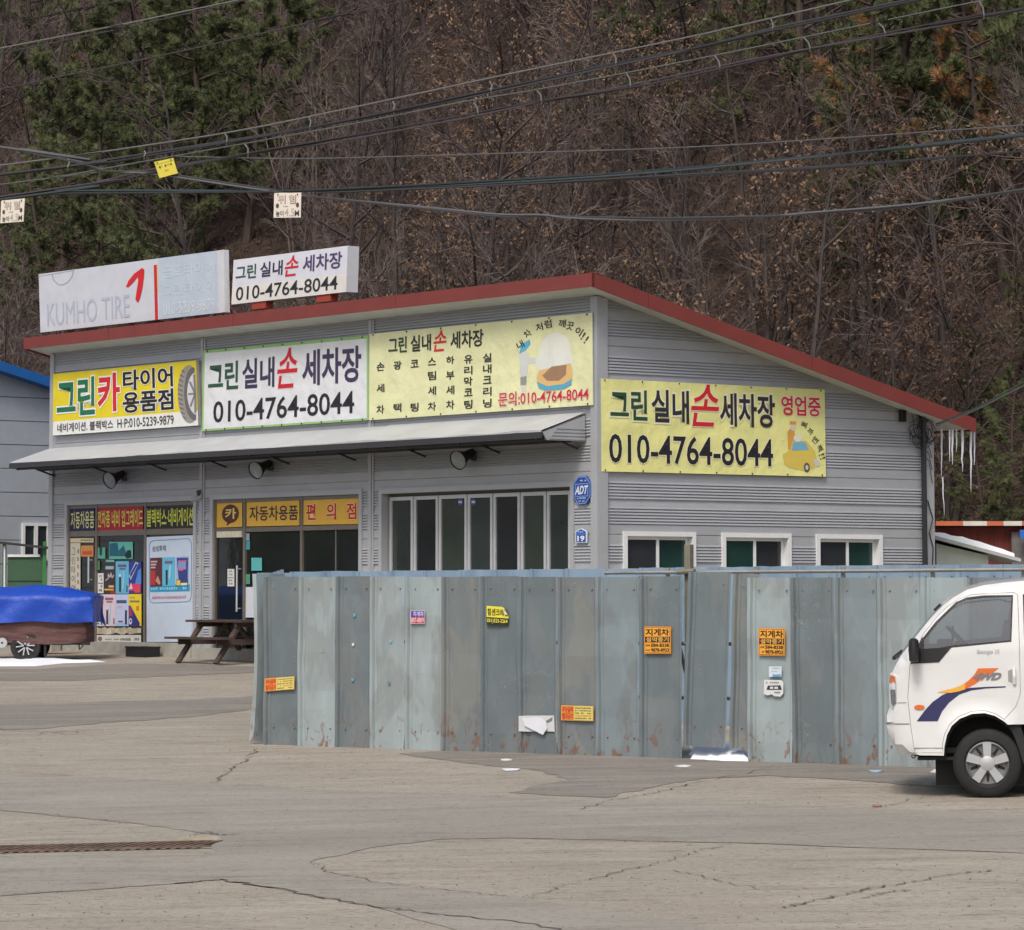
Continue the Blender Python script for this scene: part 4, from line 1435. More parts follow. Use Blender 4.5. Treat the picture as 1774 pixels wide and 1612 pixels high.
# door strip signs on the left leaf
x0, y0 = ztx(18, 170); x1, y1 = ztx(158, 1000)
Pq = fqs(x0, x1, y1, y1, y0, y0, -0.031); f = Face(Pq); f.rect(0, 0, 1, 1, (196, 192, 176))
for i, ch in enumerate('그린타이어'):
    f.text(ch, 0.12, 0.80 - i * 0.155, 0.50, 0.92 - i * 0.155, (120, 120, 118) if i < 2 else (74, 74, 74), 0.006, bold=0.02)
for i in range(6):
    f.scribble(0.68, 0.82 - i * 0.13, 0.92, 0.90 - i * 0.13, (128, 110, 84), 0.006, n=1)
part_face(f, 'door_strip')
zp(14, 104, 342, 162, lambda f: (f.rect(0, 0, 1, 1, (204, 192, 160)), f.rect(0.45, 0.4, 0.95, 0.7, (150, 120, 84), 0.006)), 'door_strip')
zp(165, 205, 340, 360, lambda f: (f.rect(0, 0, 1, 1, (196, 138, 74)), f.rect(0.12, 0.18, 0.9, 0.5, (190, 76, 50), 0.006)), 'notice')
# notes on the second shop front
def zq(x, y): return 340 + x / 2.464, 780 + y / 2.464
for (xa, ya, xb, yb, c) in ((236, 460, 281, 515, (92, 178, 176)), (212, 388, 230, 425, (70, 150, 160)), (212, 530, 230, 572, (84, 150, 116)), (134, 508, 163, 582, (206, 208, 208)), (210, 585, 250, 715, (206, 210, 218)), (212, 356, 228, 386, (150, 160, 180))):
    x0, y0 = zq(xa, ya); x1, y1 = zq(xb, yb)
    poster(x0, x1, y0, y1, (lambda cc: lambda f: f.rect(0, 0, 1, 1, cc))(c) if xa != 134 else p_label, 'notice')
for (x, y) in ((1128, 222), (1184, 222)):
    x0, y0 = zq(x - 11, y - 17); x1, y1 = zq(x + 11, y + 17)
    def fn(f):
        f.poly(octa, (58, 70, 120)); f.rect(0.15, 0.35, 0.85, 0.66, (180, 188, 208), 0.006)
    poster(x0, x1, y0, y1, fn, 'security_sticker', off=-0.13)

# insurance panel in the third opening
P = fqs(254, 334.5, 1112.5, 1112, 931, 927.5, 0.03)
t = thing('advertising_panel', 'tall pale blue white insurance panel with three product posters', 'panel', P(0.5, 0, 0))
slab(P, 0.05, mat('panel_white', (190, 202, 216), rough=0.45, var=0.03), 'board', t, h=-0.002)
f = Face(P)
f.rect(0, 0, 1, 1, (188, 202, 218), 0.0, 'panel')
rr = [(0.06, 0.44), (0.06, 0.92), (0.10, 0.955), (0.16, 0.965), (0.88, 0.97), (0.94, 0.955), (0.97, 0.92), (0.965, 0.42), (0.93, 0.385), (0.87, 0.375), (0.15, 0.37), (0.09, 0.385), (0.06, 0.42), (0.06, 0.44)]
f.line(rr, 0.006, (110, 132, 156), 0.004, 'border', asp=0.44)
f.text('삼성화재', 0.13, 0.86, 0.42, 0.915, (62, 64, 72), 0.005, bold=0.01)
f.rect(0.08, 0.475, 0.93, 0.54, (52, 146, 186), 0.004, 'picture')
f.rect(0.08, 0.525, 0.345, 0.80, (84, 44, 50), 0.005, 'picture'); f.rect(0.09, 0.54, 0.20, 0.68, (170, 54, 48), 0.007, 'picture')
for k in range(3): f.rect(0.10, 0.70 + k * 0.028, 0.20 + 0.02 * k, 0.715 + k * 0.028, (206, 170, 170), 0.008, 'picture')
f.poly([(0.20, 0.58), (0.25, 0.63), (0.31, 0.56), (0.28, 0.54)], (196, 140, 120), 0.007, 'picture')
f.rect(0.35, 0.53, 0.62, 0.80, (96, 178, 206), 0.005, 'picture'); f.rect(0.42, 0.54, 0.465, 0.68, (38, 48, 66), 0.007, 'picture'); f.rect(0.40, 0.74, 0.57, 0.765, (110, 90, 130), 0.007, 'picture'); f.line([(0.5, 0.60), (0.52, 0.72)], 0.01, (180, 214, 224), 0.007, 'picture', asp=0.44)
f.poly([(0.64, 0.53), (0.64, 0.80), (0.91, 0.805), (0.91, 0.53)], (150, 176, 212), 0.005, 'picture')
f.poly([(0.70, 0.58), (0.66, 0.79), (0.90, 0.79), (0.89, 0.58)], (54, 62, 130), 0.007, 'picture'); f.rect(0.69, 0.68, 0.86, 0.76, (120, 150, 200), 0.009, 'picture'); f.rect(0.70, 0.755, 0.88, 0.768, (206, 90, 110), 0.010, 'picture'); f.rect(0.71, 0.67, 0.80, 0.70, (214, 110, 120), 0.011, 'picture')
f.rect(0.65, 0.525, 0.90, 0.585, (56, 70, 90), 0.011, 'picture'); f.rect(0.66, 0.53, 0.74, 0.58, (220, 190, 80), 0.013, 'picture'); f.rect(0.75, 0.53, 0.89, 0.553, (206, 214, 206), 0.013, 'picture')
f.scribble(0.10, 0.49, 0.88, 0.52, (150, 214, 236), 0.006, n=16)
f.scribble(0.12, 0.405, 0.86, 0.435, (190, 120, 140), 0.005, n=20)
f.build(t)


# ------------------------------------------------------------------ sheet metal fences
def fence_mat(name, rgb, dull, rust=0.57):
    m = bpy.data.materials.new(name)
    m.use_nodes = True
    N, L = m.node_tree.nodes, m.node_tree.links
    b = N['Principled BSDF']
    b.inputs['Roughness'].default_value = 0.5
    b.inputs['Metallic'].default_value = 0.25
    geo = N.new('ShaderNodeNewGeometry')
    tc = N.new('ShaderNodeTexCoord')
    def noise(src, scale, st, detail=3, dist=0.0):
        mp = N.new('ShaderNodeMapping'); mp.inputs['Scale'].default_value = st
        L.new(src, mp.inputs[0])
        n = N.new('ShaderNodeTexNoise'); n.inputs['Scale'].default_value = scale; n.inputs['Detail'].default_value = detail; n.inputs['Distortion'].default_value = dist
        L.new(mp.outputs[0], n.inputs['Vector'])
        return n.outputs['Fac']
    def ramp(src, lo, hi, amt=1.0):
        r = N.new('ShaderNodeMapRange'); r.inputs['From Min'].default_value = lo; r.inputs['From Max'].default_value = hi; r.inputs['To Max'].default_value = amt
        L.new(src, r.inputs['Value']); return r.outputs[0]
    def mix(f, a, c):
        x = N.new('ShaderNodeMix'); x.data_type = 'RGBA'; L.new(f, x.inputs['Factor'])
        if isinstance(a, tuple): x.inputs['A'].default_value = a + (1,)
        else: L.new(a, x.inputs['A'])
        x.inputs['B'].default_value = c + (1,); return x.outputs['Result']
    P_ = geo.outputs['Position']
    c = mix(ramp(noise(P_, 1.5, (1.6, 1.6, 0.7), 3, 0.6), 0.50, 0.56, 0.85), lin(rgb), lin(dull))
    c = mix(ramp(noise(P_, 7.0, (1, 1, 0.35), 3, 0.3), 0.5, 0.75, 0.5), c, lin(tuple(min(255, x + 16) for x in rgb)))
    # scuffs, scratch loops and rust flecks with outlines of their own
    sc1 = noise(P_, 3.2, (1.5, 1.5, 0.9), 2, 1.6)
    ab = N.new('ShaderNodeMath'); ab.operation = 'SUBTRACT'; ab.inputs[1].default_value = 0.5; L.new(sc1, ab.inputs[0])
    a2 = N.new('ShaderNodeMath'); a2.operation = 'ABSOLUTE'; L.new(ab.outputs[0], a2.inputs[0])
    lines = N.new('ShaderNodeMapRange'); lines.inputs['From Min'].default_value = 0.006; lines.inputs['From Max'].default_value = 0.0; L.new(a2.outputs[0], lines.inputs['Value'])
    gate = ramp(noise(P_, 1.1, (1, 1, 1.0), 2), 0.50, 0.57, 0.6)
    ml = N.new('ShaderNodeMath'); ml.operation = 'MULTIPLY'; L.new(lines.outputs[0], ml.inputs[0]); L.new(gate, ml.inputs[1])
    c = mix(ml.outputs[0], c, lin((176, 160, 152)))
    ru = ramp(noise(P_, 6.5, (1.3, 1.3, 0.8), 3, 1.2), rust + 0.03, rust + 0.09, 0.7)
    sep = N.new('ShaderNodeSeparateXYZ'); L.new(tc.outputs['Object'], sep.inputs[0])
    low = N.new('ShaderNodeMapRange'); low.inputs['From Min'].default_value = 0.55; low.inputs['From Max'].default_value = 0.05; L.new(sep.outputs['Z'], low.inputs['Value'])
    mu = N.new('ShaderNodeMath'); mu.operation = 'MULTIPLY'; L.new(ru, mu.inputs[0]); L.new(low.outputs[0], mu.inputs[1])
    c = mix(mu.outputs[0], c, lin((132, 86, 58)))
    L.new(c, b.inputs['Base Color'])
    bn = N.new('ShaderNodeTexNoise'); bn.inputs['Scale'].default_value = 2.2; L.new(P_, bn.inputs['Vector'])
    bp = N.new('ShaderNodeBump'); bp.inputs['Strength'].default_value = 0.18; bp.inputs['Distance'].default_value = 0.05; L.new(bn.outputs['Fac'], bp.inputs['Height']); L.new(bp.outputs[0], b.inputs['Normal'])
    _mats[name] = m
    return m


FM = [fence_mat('fence_slate', (113, 124, 128), (122, 129, 130)), fence_mat('fence_pale', (160, 173, 175), (147, 155, 155)), fence_mat('fence_mid', (133, 146, 151), (126, 134, 136), 0.54),
      fence_mat('fence_dull', (121, 129, 131), (134, 137, 133), 0.53)]
FM_BLUE = fence_mat('fence_blue', (140, 164, 184), (126, 150, 172), 0.7)
FA, FB = ground(452, 1290), ground(1527, 1326.5)
FD = Vector((FB.x - FA.x, FB.y - FA.y, 0)).normalized()
FNN = Vector((FD.y, -FD.x, 0))                        # towards the camera
if FNN.y > 0: FNN = -FNN


def fence_u(px, py=1150, off=0.0):
    h = hit(px, py, FA + FNN * off, FNN)
    return (h - FA).dot(FD), h.z


def PFN(u, z, off=0.0):
    p = FA + FD * u + FNN * off
    return Vector((p.x, p.y, z))


def sheet(name, u0, u1, ztop, zbot0, zbot1, m, parent, off=0.0, lean=0.0, tilt=0.0, back=0.0, loc=None, axis=None, origin=None, ncol=None):
    """one profiled steel sheet: raised rib on its left edge, shallow bead, flat pan, slightly buckled"""
    w = u1 - u0
    prof = [(0.0, 0.0), (0.014, 0.030), (0.050, 0.032), (0.066, 0.002), (0.078, 0.0), (0.086, 0.012), (0.100, 0.012), (0.110, 0.0), (w * 0.45, 0.0), (w * 0.7, 0.0), (w - 0.03, 0.0), (w - 0.018, 0.012), (w + 0.006, 0.010)]
    rows = 9
    sd = U(0, 100)
    mb = MB()
    for j in range(rows + 1):
        t_ = j / rows
        for (x, d) in prof:
            zb = zbot0 + (zbot1 - zbot0) * (x / w)
            z = zb + (ztop - zb) * t_
            wob = 0.024 * mnoise.noise(Vector((x * 3 + sd, z * 1.4, sd))) + 0.010 * mnoise.noise(Vector((u0, z * 2.6 + sd, 1.0)))
            mb.v.append(PFN(u0 + x + tilt * (z - zb), z + 0.006 * mnoise.noise(Vector((x * 6 + sd, 0, 0))), off + d + wob + lean * (t_ - 0.0) + back * (1 - t_)))
    n = len(prof)
    for j in range(rows):
        for i in range(n - 1):
            mb.f.append([j * n + i, j * n + i + 1, (j + 1) * n + i + 1, (j + 1) * n + i]); mb.m.append(0)
    # screw heads
    for zz in (zbot0 + 0.22, ztop - 0.14):
        for x in (0.15, w - 0.06):
            p = PFN(u0 + x + tilt * (zz - zbot0), zz, off + 0.004)
            mb.lathe([(0.010, 0.0), (0.010, 0.008), (0.004, 0.013), (0.0, 0.013)], 6, p, FNN, Vector((0, 0, 1)), 1)
    mb_o = mb.build(name, [m, M_SCREW], parent)
    # origin at the sheet's foot so that its material can tell how high a point is
    return mb_o


M_SCREW = mat('screw_steel', (112, 118, 120), rough=0.4, metal=0.5, var=0.1)
fence = thing('construction_fence', 'grey blue corrugated steel sheet fence with stickers across the yard', 'fence', FA)
bounds = [457.5, 518, 581.5, 642, 702, 766, 832, 899, 966, 1034, 1108, 1181]
kinds = [0, 1, 0, 1, 1, 3, 0, 0, 3, 2, 0]
ZTF = fence_u(800, 1000.5)[1]
panels = []
def zgu(u):
    p = FA + FD * u
    return gz(p.x, p.y)
for i, (a, b) in enumerate(zip(bounds[:-1], bounds[1:])):
    u0, u1 = fence_u(a)[0], fence_u(b)[0]
    o = sheet('panel', u0, u1, fence_u((a + b) / 2, 999.5 + U(-1.0, 1.0))[1], zgu(u0) - 0.01, zgu(u1) - 0.01, FM[kinds[i]], fence, off=(0.012 if i % 2 else 0.0))
    panels.append((a, b, o))
# leaning pair that stops short of the ground
u0, u1, u2 = fence_u(1186)[0], fence_u(1260)[0], fence_u(1302)[0]
o = sheet('panel', u0, u1, fence_u(1220, 991)[1], fence_u(1190, 1292)[1], fence_u(1262, 1296)[1], FM[0], fence, off=0.05, lean=-0.06, tilt=0.028); o['label'] = 'leaning slate panel that stops short of the ground'
o = sheet('panel', u1 + 0.03, u2 + 0.06, fence_u(1280, 995)[1], fence_u(1262, 1296)[1], fence_u(1300, 1303)[1], FM[3], fence, off=0.01, lean=-0.03, tilt=0.022)
bounds2 = [1300, 1377, 1452, 1527, 1603, 1682, 1763, 1846]
kinds2 = [1, 0, 2, 1, 1, 2, 1]
for i, (a, b) in enumerate(zip(bounds2[:-1], bounds2[1:])):
    u0, u1 = fence_u(a)[0], fence_u(b)[0]
    o = sheet('panel', u0, u1, fence_u((a + b) / 2, 1001)[1], zgu(u0) - 0.01, zgu(u1) - 0.01, FM[kinds2[i]], fence, off=0.06 + (0.012 if i % 2 else 0.0))
    panels.append((a, b, o))
# rails and posts behind
M_PIPE = mat('galvanised_pipe', (158, 156, 150), rough=0.45, metal=0.4, var=0.2, vs_=3)
uL, uR = fence_u(1040)[0], fence_u(1842)[0]
for (zz, a, b) in ((ZTF + 0.045, uL, uR), (ZTF - 0.75, fence_u(462)[0], uR), (0.75, fence_u(462)[0], uR)):
    mb = MB(); mb.tube([PFN(a, zz, -0.10), PFN((a + b) / 2, zz + 0.008, -0.10), PFN(b, zz + 0.02, -0.10)], 0.02, 8); mb.build('rail', M_PIPE, fence, smooth=True)
for px in (470, 700, 960, 1145, 1300, 1450, 1606, 1764):
    u = fence_u(px)[0]
    mb = MB(); mb.tube([PFN(u, zgu(u) - 0.1, -0.16), PFN(u, ZTF + (0.10 if px > 1100 else -0.1), -0.16)], 0.024, 8)
    mb.tube([PFN(u, ZTF - 0.3, -0.18), PFN(u, zgu(u) - 0.05, -1.0)], 0.022, 6)
    mb.build('post', M_PIPE, fence, smooth=True)
u = fence_u(1184)[0]
mb = MB(); mb.box(PFN(u, ZTF - 0.62, -0.13), (0.075, 0.075, 1.95), rot=Matrix.Rotation(math.atan2(FD.y, FD.x), 3, 'Z')); mb.tube([PFN(u - 0.1, ZTF + 0.05, -0.05), PFN(u + 0.12, ZTF + 0.06, -0.05)], 0.03, 8)
o = mb.build('post', mat('olive_post', (122, 118, 104), rough=0.7, var=0.15), fence)
# return at the left end: bent sheet
mb = MB()
for j in range(9):
    t_ = j / 8
    bend = 0.05 * math.sin(t_ * 3.0) - (0.10 * (0.35 - t_) if t_ < 0.35 else 0)
    z = zgu(0) + 0.03 + (ZTF + 0.02 - zgu(0)) * t_
    for x, d in ((0.0, 0.0), (0.05, -0.02), (0.10, -0.22), (0.12, -0.5)):
        mb.v.append(PFN(-0.11 + x * 0.9 + bend * (1 - x * 6) * 0.9 - 0.02, z, 0.03 + d))
for j in range(8):
    for i in range(3):
        mb.f.append([j * 4 + i, j * 4 + i + 1, (j + 1) * 4 + i + 1, (j + 1) * 4 + i]); mb.m.append(0)
o = mb.build('panel', FM[1], fence); o['label'] = 'bent end panel curling out at its foot'

# blue fence behind
bf = thing('construction_fence', 'pale blue steel sheet fence standing behind the stickered one', 'fence', PFN(0, zgu(0), -4.8))
OFFB = -4.8
ua, ub = fence_u(446, 990, OFFB)[0], fence_u(2010, 977, OFFB)[0]
u = ua
k = 0
while u < ub:
    w = 0.56
    f_ = (u - ua) / (ub - ua)
    zt = fence_u(446 + (2010 - 446) * f_, 992 - 15 * min(1, f_ * 1.15) + U(-0.8, 0.8), OFFB)[1]
    p = PFN(u, 0, OFFB)
    sheet('panel', u, u + w, zt, gz(p.x, p.y) - 0.02, gz(p.x, p.y) - 0.02, FM_BLUE, bf, off=OFFB)
    u += w; k += 1
ra, rb = PFN(fence_u(458)[0] - 0.06, 0, -0.45), PFN(ua - 0.02, 0, OFFB)
rd = (rb - ra)
zt = fence_u(446, 992, OFFB)[1]
for i in range(8):
    mb = MB()
    for j in range(5):
        t_ = j / 4
        for k, d in ((0, 0.0), (0.06, 0.03), (0.14, 0.03), (0.2, 0.0), (1.0, 0.0)):
            q = ra + rd * ((i + k) / 8) - FD * d
            mb.v.append(Vector((q.x, q.y, gz(q.x, q.y) + (zt - 0.01 * i - gz(q.x, q.y)) * t_)))
    for j in range(4):
        for k in range(4):
            mb.f.append([j * 5 + k, j * 5 + k + 1, (j + 1) * 5 + k + 1, (j + 1) * 5 + k]); mb.m.append(0)
    mb.build('panel', FM_BLUE, bf)
# snow lying behind the leaning panel
M_SNOW = mat('snow', (236, 240, 246), rough=0.7, var=0.03, vs_=6, bump=0.4, bs=14)


def snow(px, label, hmax=0.06):
    pts = [ground(x, y) for x, y in px]
    c = sum(pts, Vector()) / len(pts)
    ring = jag(pts + [pts[0]], 5, 0.03)[:-1]
    mb = MB(); n = len(ring)
    for s_, h in ((1.0, 0.004), (0.8, hmax * 0.8), (0.45, hmax)):
        for p in ring:
            q = c.lerp(p, s_); mb.v.append(Vector((q.x, q.y, gz(q.x, q.y) + h + (U(-0.012, 0.012) if s_ < 1 else 0))))
    mb.v.append(Vector((c.x, c.y, gz(c.x, c.y) + hmax)))
    for r in range(2):
        for i in range(n):
            j = (i + 1) % n
            mb.f.append([r * n + i, r * n + j, (r + 1) * n + j, (r + 1) * n + i]); mb.m.append(0)
    for i in range(n):
        mb.f.append([2 * n + i, 2 * n + (i + 1) % n, 3 * n]); mb.m.append(0)
    o = mb.build('snow_patch', M_SNOW, smooth='all')
    return tag(o, label, 'snow')


snow([(1196, 1316), (1250, 1319), (1297, 1320), (1300, 1300), (1250, 1294), (1194, 1296)], 'white snow strip showing under the leaning fence panel', 0.10)
snow([(-120, 1156), (60, 1155), (110, 1150), (185, 1147.5), (120, 1145), (60, 1141), (-120, 1146)], 'thin white snow patch beside the wheel of the covered trailer', 0.05)


# stickers on the fence
def sticker(x0, y0, x1, y1, fn, label, name='sticker', skew=0.0, off=0.022):
    par = None
    for a, b, o in panels:
        if a - 6 <= (x0 + x1) / 2 < b: par = o
    offp = off + (0.07 if x0 > 1290 else 0.01)
    def pt(x, y):
        uu, zz = fence_u(x, y, offp); return PFN(uu, zz, offp)
    P = quadmap(pt(x0, y1 + skew), pt(x1, y1 - skew), pt(x1, y0 - skew), pt(x0, y0 + skew), FNN)
    f = Face(P)
    fn(f)
    big = MB(); mats = []
    for k, (mb, ms) in f.layers.items():
        mp = []
        for m in ms:
            if m not in mats: mats.append(m)
            mp.append(mats.index(m))
        b = len(big.v); big.v += mb.v; big.f += [[b + i for i in q] for q in mb.f]; big.m += [mp[i] for i in mb.m]
    o = big.build(name, mats, par or fence); o['label'] = label
    return o


def s_warn(f):
    f.rect(0, 0, 1, 1, (222, 170, 84), 0.0); f.rect(0.40, 0.04, 0.98, 0.96, (222, 206, 116), 0.002); f.rect(0.02, 0.05, 0.39, 0.95, (226, 140, 66), 0.002)
    f.text('무단굴착', 0.04, 0.54, 0.38, 0.92, (200, 60, 36), 0.005, bold=0.04); f.text('절대금지', 0.04, 0.10, 0.38, 0.48, (200, 60, 36), 0.005, bold=0.04)
    for k in range(5): f.scribble(0.43, 0.80 - k * 0.17, 0.95, 0.90 - k * 0.17, (96, 90, 56) if k != 3 else (206, 120, 60), 0.005, n=11)
def s_fork(f):
    f.rect(0, 0, 1, 1, (232, 152, 48), 0.0); f.rect(0.03, 0.03, 0.97, 0.97, (96, 52, 20), 0.002); f.rect(0.045, 0.045, 0.955, 0.955, (232, 168, 58), 0.004)
    f.text('지게차', 0.08, 0.67, 0.93, 0.92, (62, 28, 24), 0.007, bold=0.05); f.rect(0.045, 0.42, 0.955, 0.63, (72, 34, 24), 0.006)
    f.text('설악중기', 0.09, 0.44, 0.92, 0.61, (230, 180, 90), 0.009, bold=0.03)
    f.scribble(0.07, 0.27, 0.24, 0.36, (110, 70, 30), 0.007, n=3); f.text('584-8338', 0.27, 0.255, 0.93, 0.375, (74, 40, 26), 0.007, bold=0.06)
    f.scribble(0.07, 0.10, 0.24, 0.18, (110, 70, 30), 0.007, n=3); f.text('9878-8923', 0.27, 0.08, 0.93, 0.20, (74, 40, 26), 0.007, bold=0.06)
def s_blue(f):
    f.rect(0, 0, 1, 1, (212, 196, 206), 0.0); f.rect(0.05, 0.5, 0.97, 0.96, (74, 66, 160), 0.002); f.rect(0.05, 0.05, 0.97, 0.49, (196, 48, 66), 0.002)
    f.text('지게차', 0.2, 0.55, 0.93, 0.92, (214, 208, 232), 0.005, bold=0.04); f.text('887-8809', 0.08, 0.1, 0.94, 0.45, (232, 196, 200), 0.005, bold=0.04)
def s_yel(f):
    f.poly([(0, 0.42), (1, 0.40), (0.99, 0.55), (0.78, 0.95), (0.7, 0.99), (0, 1)], (230, 220, 70), 0.0); f.poly([(0, 0), (0.98, 0.02), (1, 0.40), (0, 0.42)], (46, 48, 30), 0.0)
    f.poly([(0.76, 0.92), (0.97, 0.60), (0.86, 0.58), (0.80, 0.66)], (214, 212, 190), 0.008)
    f.text('힘센크레인', 0.05, 0.52, 0.98, 0.88, (70, 66, 24), 0.005, bold=0.03); f.text('031)523-2264', 0.03, 0.10, 0.96, 0.34, (226, 214, 84), 0.005, bold=0.04)
def s_card(f):
    f.rect(0, 0, 1, 1, (206, 216, 224), 0.0); f.rect(0.3, 0.04, 0.95, 0.24, (92, 160, 206), 0.003); f.scribble(0.3, 0.78, 0.85, 0.88, (120, 140, 156), 0.004, n=6); f.scribble(0.2, 0.5, 0.7, 0.58, (140, 150, 160), 0.004, n=5)
def s_car(f):
    f.poly([(0, 0.18), (0.03, 1), (0.9, 0.97), (1, 0.85), (1, 0.2), (0.85, 0.02), (0.55, 0.05), (0.4, 0.16), (0.2, 0.1)], (214, 217, 216), 0.0)
    f.poly([(0.15, 0.42), (0.22, 0.66), (0.86, 0.68), (0.93, 0.42)], (52, 56, 58), 0.003); f.rect(0.33, 0.47, 0.50, 0.60, (206, 208, 206), 0.005); f.rect(0.56, 0.47, 0.74, 0.60, (206, 208, 206), 0.005)
    f.scribble(0.12, 0.78, 0.8, 0.9, (120, 124, 124), 0.004, n=7); f.scribble(0.55, 0.22, 0.85, 0.32, (70, 72, 72), 0.004, n=3)


sticker(458.5, 1174, 510, 1196.5, s_warn, 'crooked orange and yellow digging warning sticker', skew=2.0)
sticker(972, 1223, 1028, 1249, s_warn, 'orange and yellow digging warning sticker beside the torn paper', skew=-0.8)
sticker(711, 1058, 736, 1081, s_blue, 'small blue and red forklift sticker'); sticker(843, 1051, 881, 1084, s_yel, 'yellow and black crane sticker with a curled corner', skew=-1.0)
sticker(1116, 1086, 1162.5, 1133, s_fork, 'orange forklift sticker beside the leaning panel'); sticker(1314, 1089, 1360, 1136.5, s_fork, 'orange forklift sticker above two white cards', skew=-0.5)
sticker(1332, 1155, 1354, 1173, s_card, 'small white and blue card'); sticker(1323, 1178, 1357, 1208, s_car, 'torn white card with a dark vehicle print')
# torn paper
def s_paper(f):
    f.poly([(0, 0.12), (0.0, 0.98), (0.3, 1), (0.98, 1), (1, 0.1), (0.7, 0.12), (0.3, 0.10)], (206, 208, 208), 0.0)
    f.poly([(0.12, 0.88), (0.2, 0.42), (0.70, -0.08), (0.82, 0.30), (0.76, 0.72), (0.6, 0.9)], (220, 224, 230), 0.02)
    f.poly([(0.76, 0.70), (0.95, 0.92), (0.93, 0.72), (0.80, 0.58)], (120, 124, 124), 0.004)
sticker(898.5, 1240, 961, 1271, s_paper, 'torn white paper sheet hanging loose', name='torn_paper', off=0.04)
# little stuck-on studs
for (x, y, c) in ((614, 1066, (90, 170, 190)), (612, 1117, (206, 212, 212)), (611, 1178, (90, 160, 190)), (677, 1111, (120, 180, 200)), (674, 1184, (70, 130, 150)), (558, 1128, (150, 156, 156))):
    sticker(x - 2.2, y - 3, x + 2.2, y + 3, (lambda cc: lambda f: f.oval(0.5, 0.5, 0.5, 0.5, cc, 0.004))(c), 'small glue blob', 'glue_blob', off=0.012)

# ------------------------------------------------------------------ scraps of paper on the ground
for i, (x, y, w, h, lb) in enumerate(((885, 1335, 0.22, 0.10, 'flat white paper scrap on asphalt below the torn poster'), (878, 1318, 0.14, 0.07, 'small white scrap close to the fence foot below the torn poster'),
                                      (1185, 1329, 0.20, 0.08, 'white scrap on dark asphalt before the leaning panel'), (1640, 1338, 0.38, 0.16, 'white paper pile between fence and truck wheel'),
                                      (1518, 1338, 0.16, 0.1, 'blue white plastic scrap by the fence before the truck'), (1520, 1398, 0.10, 0.05, 'small red and white wrapper on the yard'))):
    p = ground(x, y)
    n = 9
    ring = [(p.x + w / 2 * math.cos(2 * math.pi * k / n) * U(0.7, 1.1), p.y + h * 1.6 * math.sin(2 * math.pi * k / n) * U(0.7, 1.1)) for k in range(n)]
    mb = MB()
    mb.v = [Vector((a, b, gz(a, b) + 0.008 + U(0, 0.012))) for a, b in ring] + [Vector((p.x, p.y, gz(p.x, p.y) + 0.022))] + [Vector((a, b, gz(a, b) + 0.006)) for a, b in ring]
    for k in range(n):
        mb.f.append([k, (k + 1) % n, n]); mb.m.append(0)
        mb.f.append([k, n + 1 + k, n + 1 + (k + 1) % n, (k + 1) % n]); mb.m.append(0)
    c = {4: (150, 180, 204), 5: (150, 112, 104), 6: (196, 186, 164)}.get(i, (218, 220, 220))
    tag(mb.build('paper_scrap', ink(c)), lb, 'scrap')

la = ground(304, 1459.5)
mb = MB(); mb.ob(la + up * 0.012, dd * 0.36, dn * 0.05, up * 0.02); tag(mb.build('wooden_lath', mat('lath', (176, 164, 142), rough=0.8, var=0.2, vs_=8)), 'pale wooden lath lying along the drain grate', 'lath')


# ------------------------------------------------------------------ white pickup truck
M_WPAINT = mat('white_paint', (220, 221, 220), rough=0.25, var=0.05, vs_=1.5, coat=0.5)
M_RUB = mat('tyre_rubber', (34, 34, 35), rough=0.8, var=0.15, vs_=12)
M_RIM = mat('hubcap_silver', (186, 188, 190), rough=0.4, metal=0.4, var=0.05)
M_GLASS = glass_mat('clear_glass')
M_CABIN = mat('cabin_grey', (96, 98, 102), rough=0.8, var=0.1)
M_CHAS = mat('chassis_black', (34, 34, 36), rough=0.7, var=0.15)


def TX(x, y):
    return Vector(((597 - x) / 514.0, (1492 - y) / 514.0))


TOP = [TX(*p) for p in ((240, 1282), (180, 1275), (150, 1245), (118, 1185), (108, 1135), (112, 1092), (128, 1045), (125, 985), (130, 925), (145, 880), (165, 840), (190, 800), (235, 745),
                        (300, 665), (350, 608), (400, 558), (450, 520), (520, 482), (600, 462), (700, 450), (789, 444), (1000, 440), (1230, 440), (1265, 446), (1282, 462))]
ARCH = [TX(*p) for p in ((700, 1137), (684, 1122), (640, 1094), (590, 1080), (530, 1083), (470, 1106), (430, 1140), (405, 1185), (392, 1240), (388, 1284))]
OUT = TOP + [TX(1284, 1137)] + ARCH


def seg_d(p, a, b):
    ab = b - a
    t_ = max(0, min(1, (p - a).dot(ab) / max(ab.length_squared, 1e-9)))
    return (p - (a + ab * t_)).length


def hw(p):
    x, z = p.x, p.y
    w = 0.86
    if z > 1.40:
        w -= 0.12 * min(1.2, (z - 1.40) / 0.6) ** 1.15
    if x > 0.45:
        w -= 0.10 * ((x - 0.45) / 0.5) ** 2
    if 0.25 < z < 0.95 and -0.3 < x < 0.5:       # slight flare round the arch
        d = min(seg_d(p, a, b) for a, b in zip(ARCH[:-1], ARCH[1:]))
        w += 0.035 * max(0, 1 - d / 0.09)
    d = min(seg_d(p, a, b) for a, b in zip(TOP[:-1], TOP[1:]))
    r = 0.075
    if d < r:
        w -= r * (1 - math.sqrt(max(0, 1 - (1 - d / r) ** 2)))
    return w


def dense(loop, step=0.05):
    out = []
    for a, b in zip(loop, loop[1:] + loop[:1]):
        n = max(1, int((b - a).length / step))
        out += [a.lerp(b, i / n) for i in range(n)]
    return out


def inside(p, loop):
    c = False
    for a, b in zip(loop, loop[1:] + loop[:1]):
        if (a.y > p.y) != (b.y > p.y) and p.x < (b.x - a.x) * (p.y - a.y) / (b.y - a.y) + a.x:
            c = not c
    return c


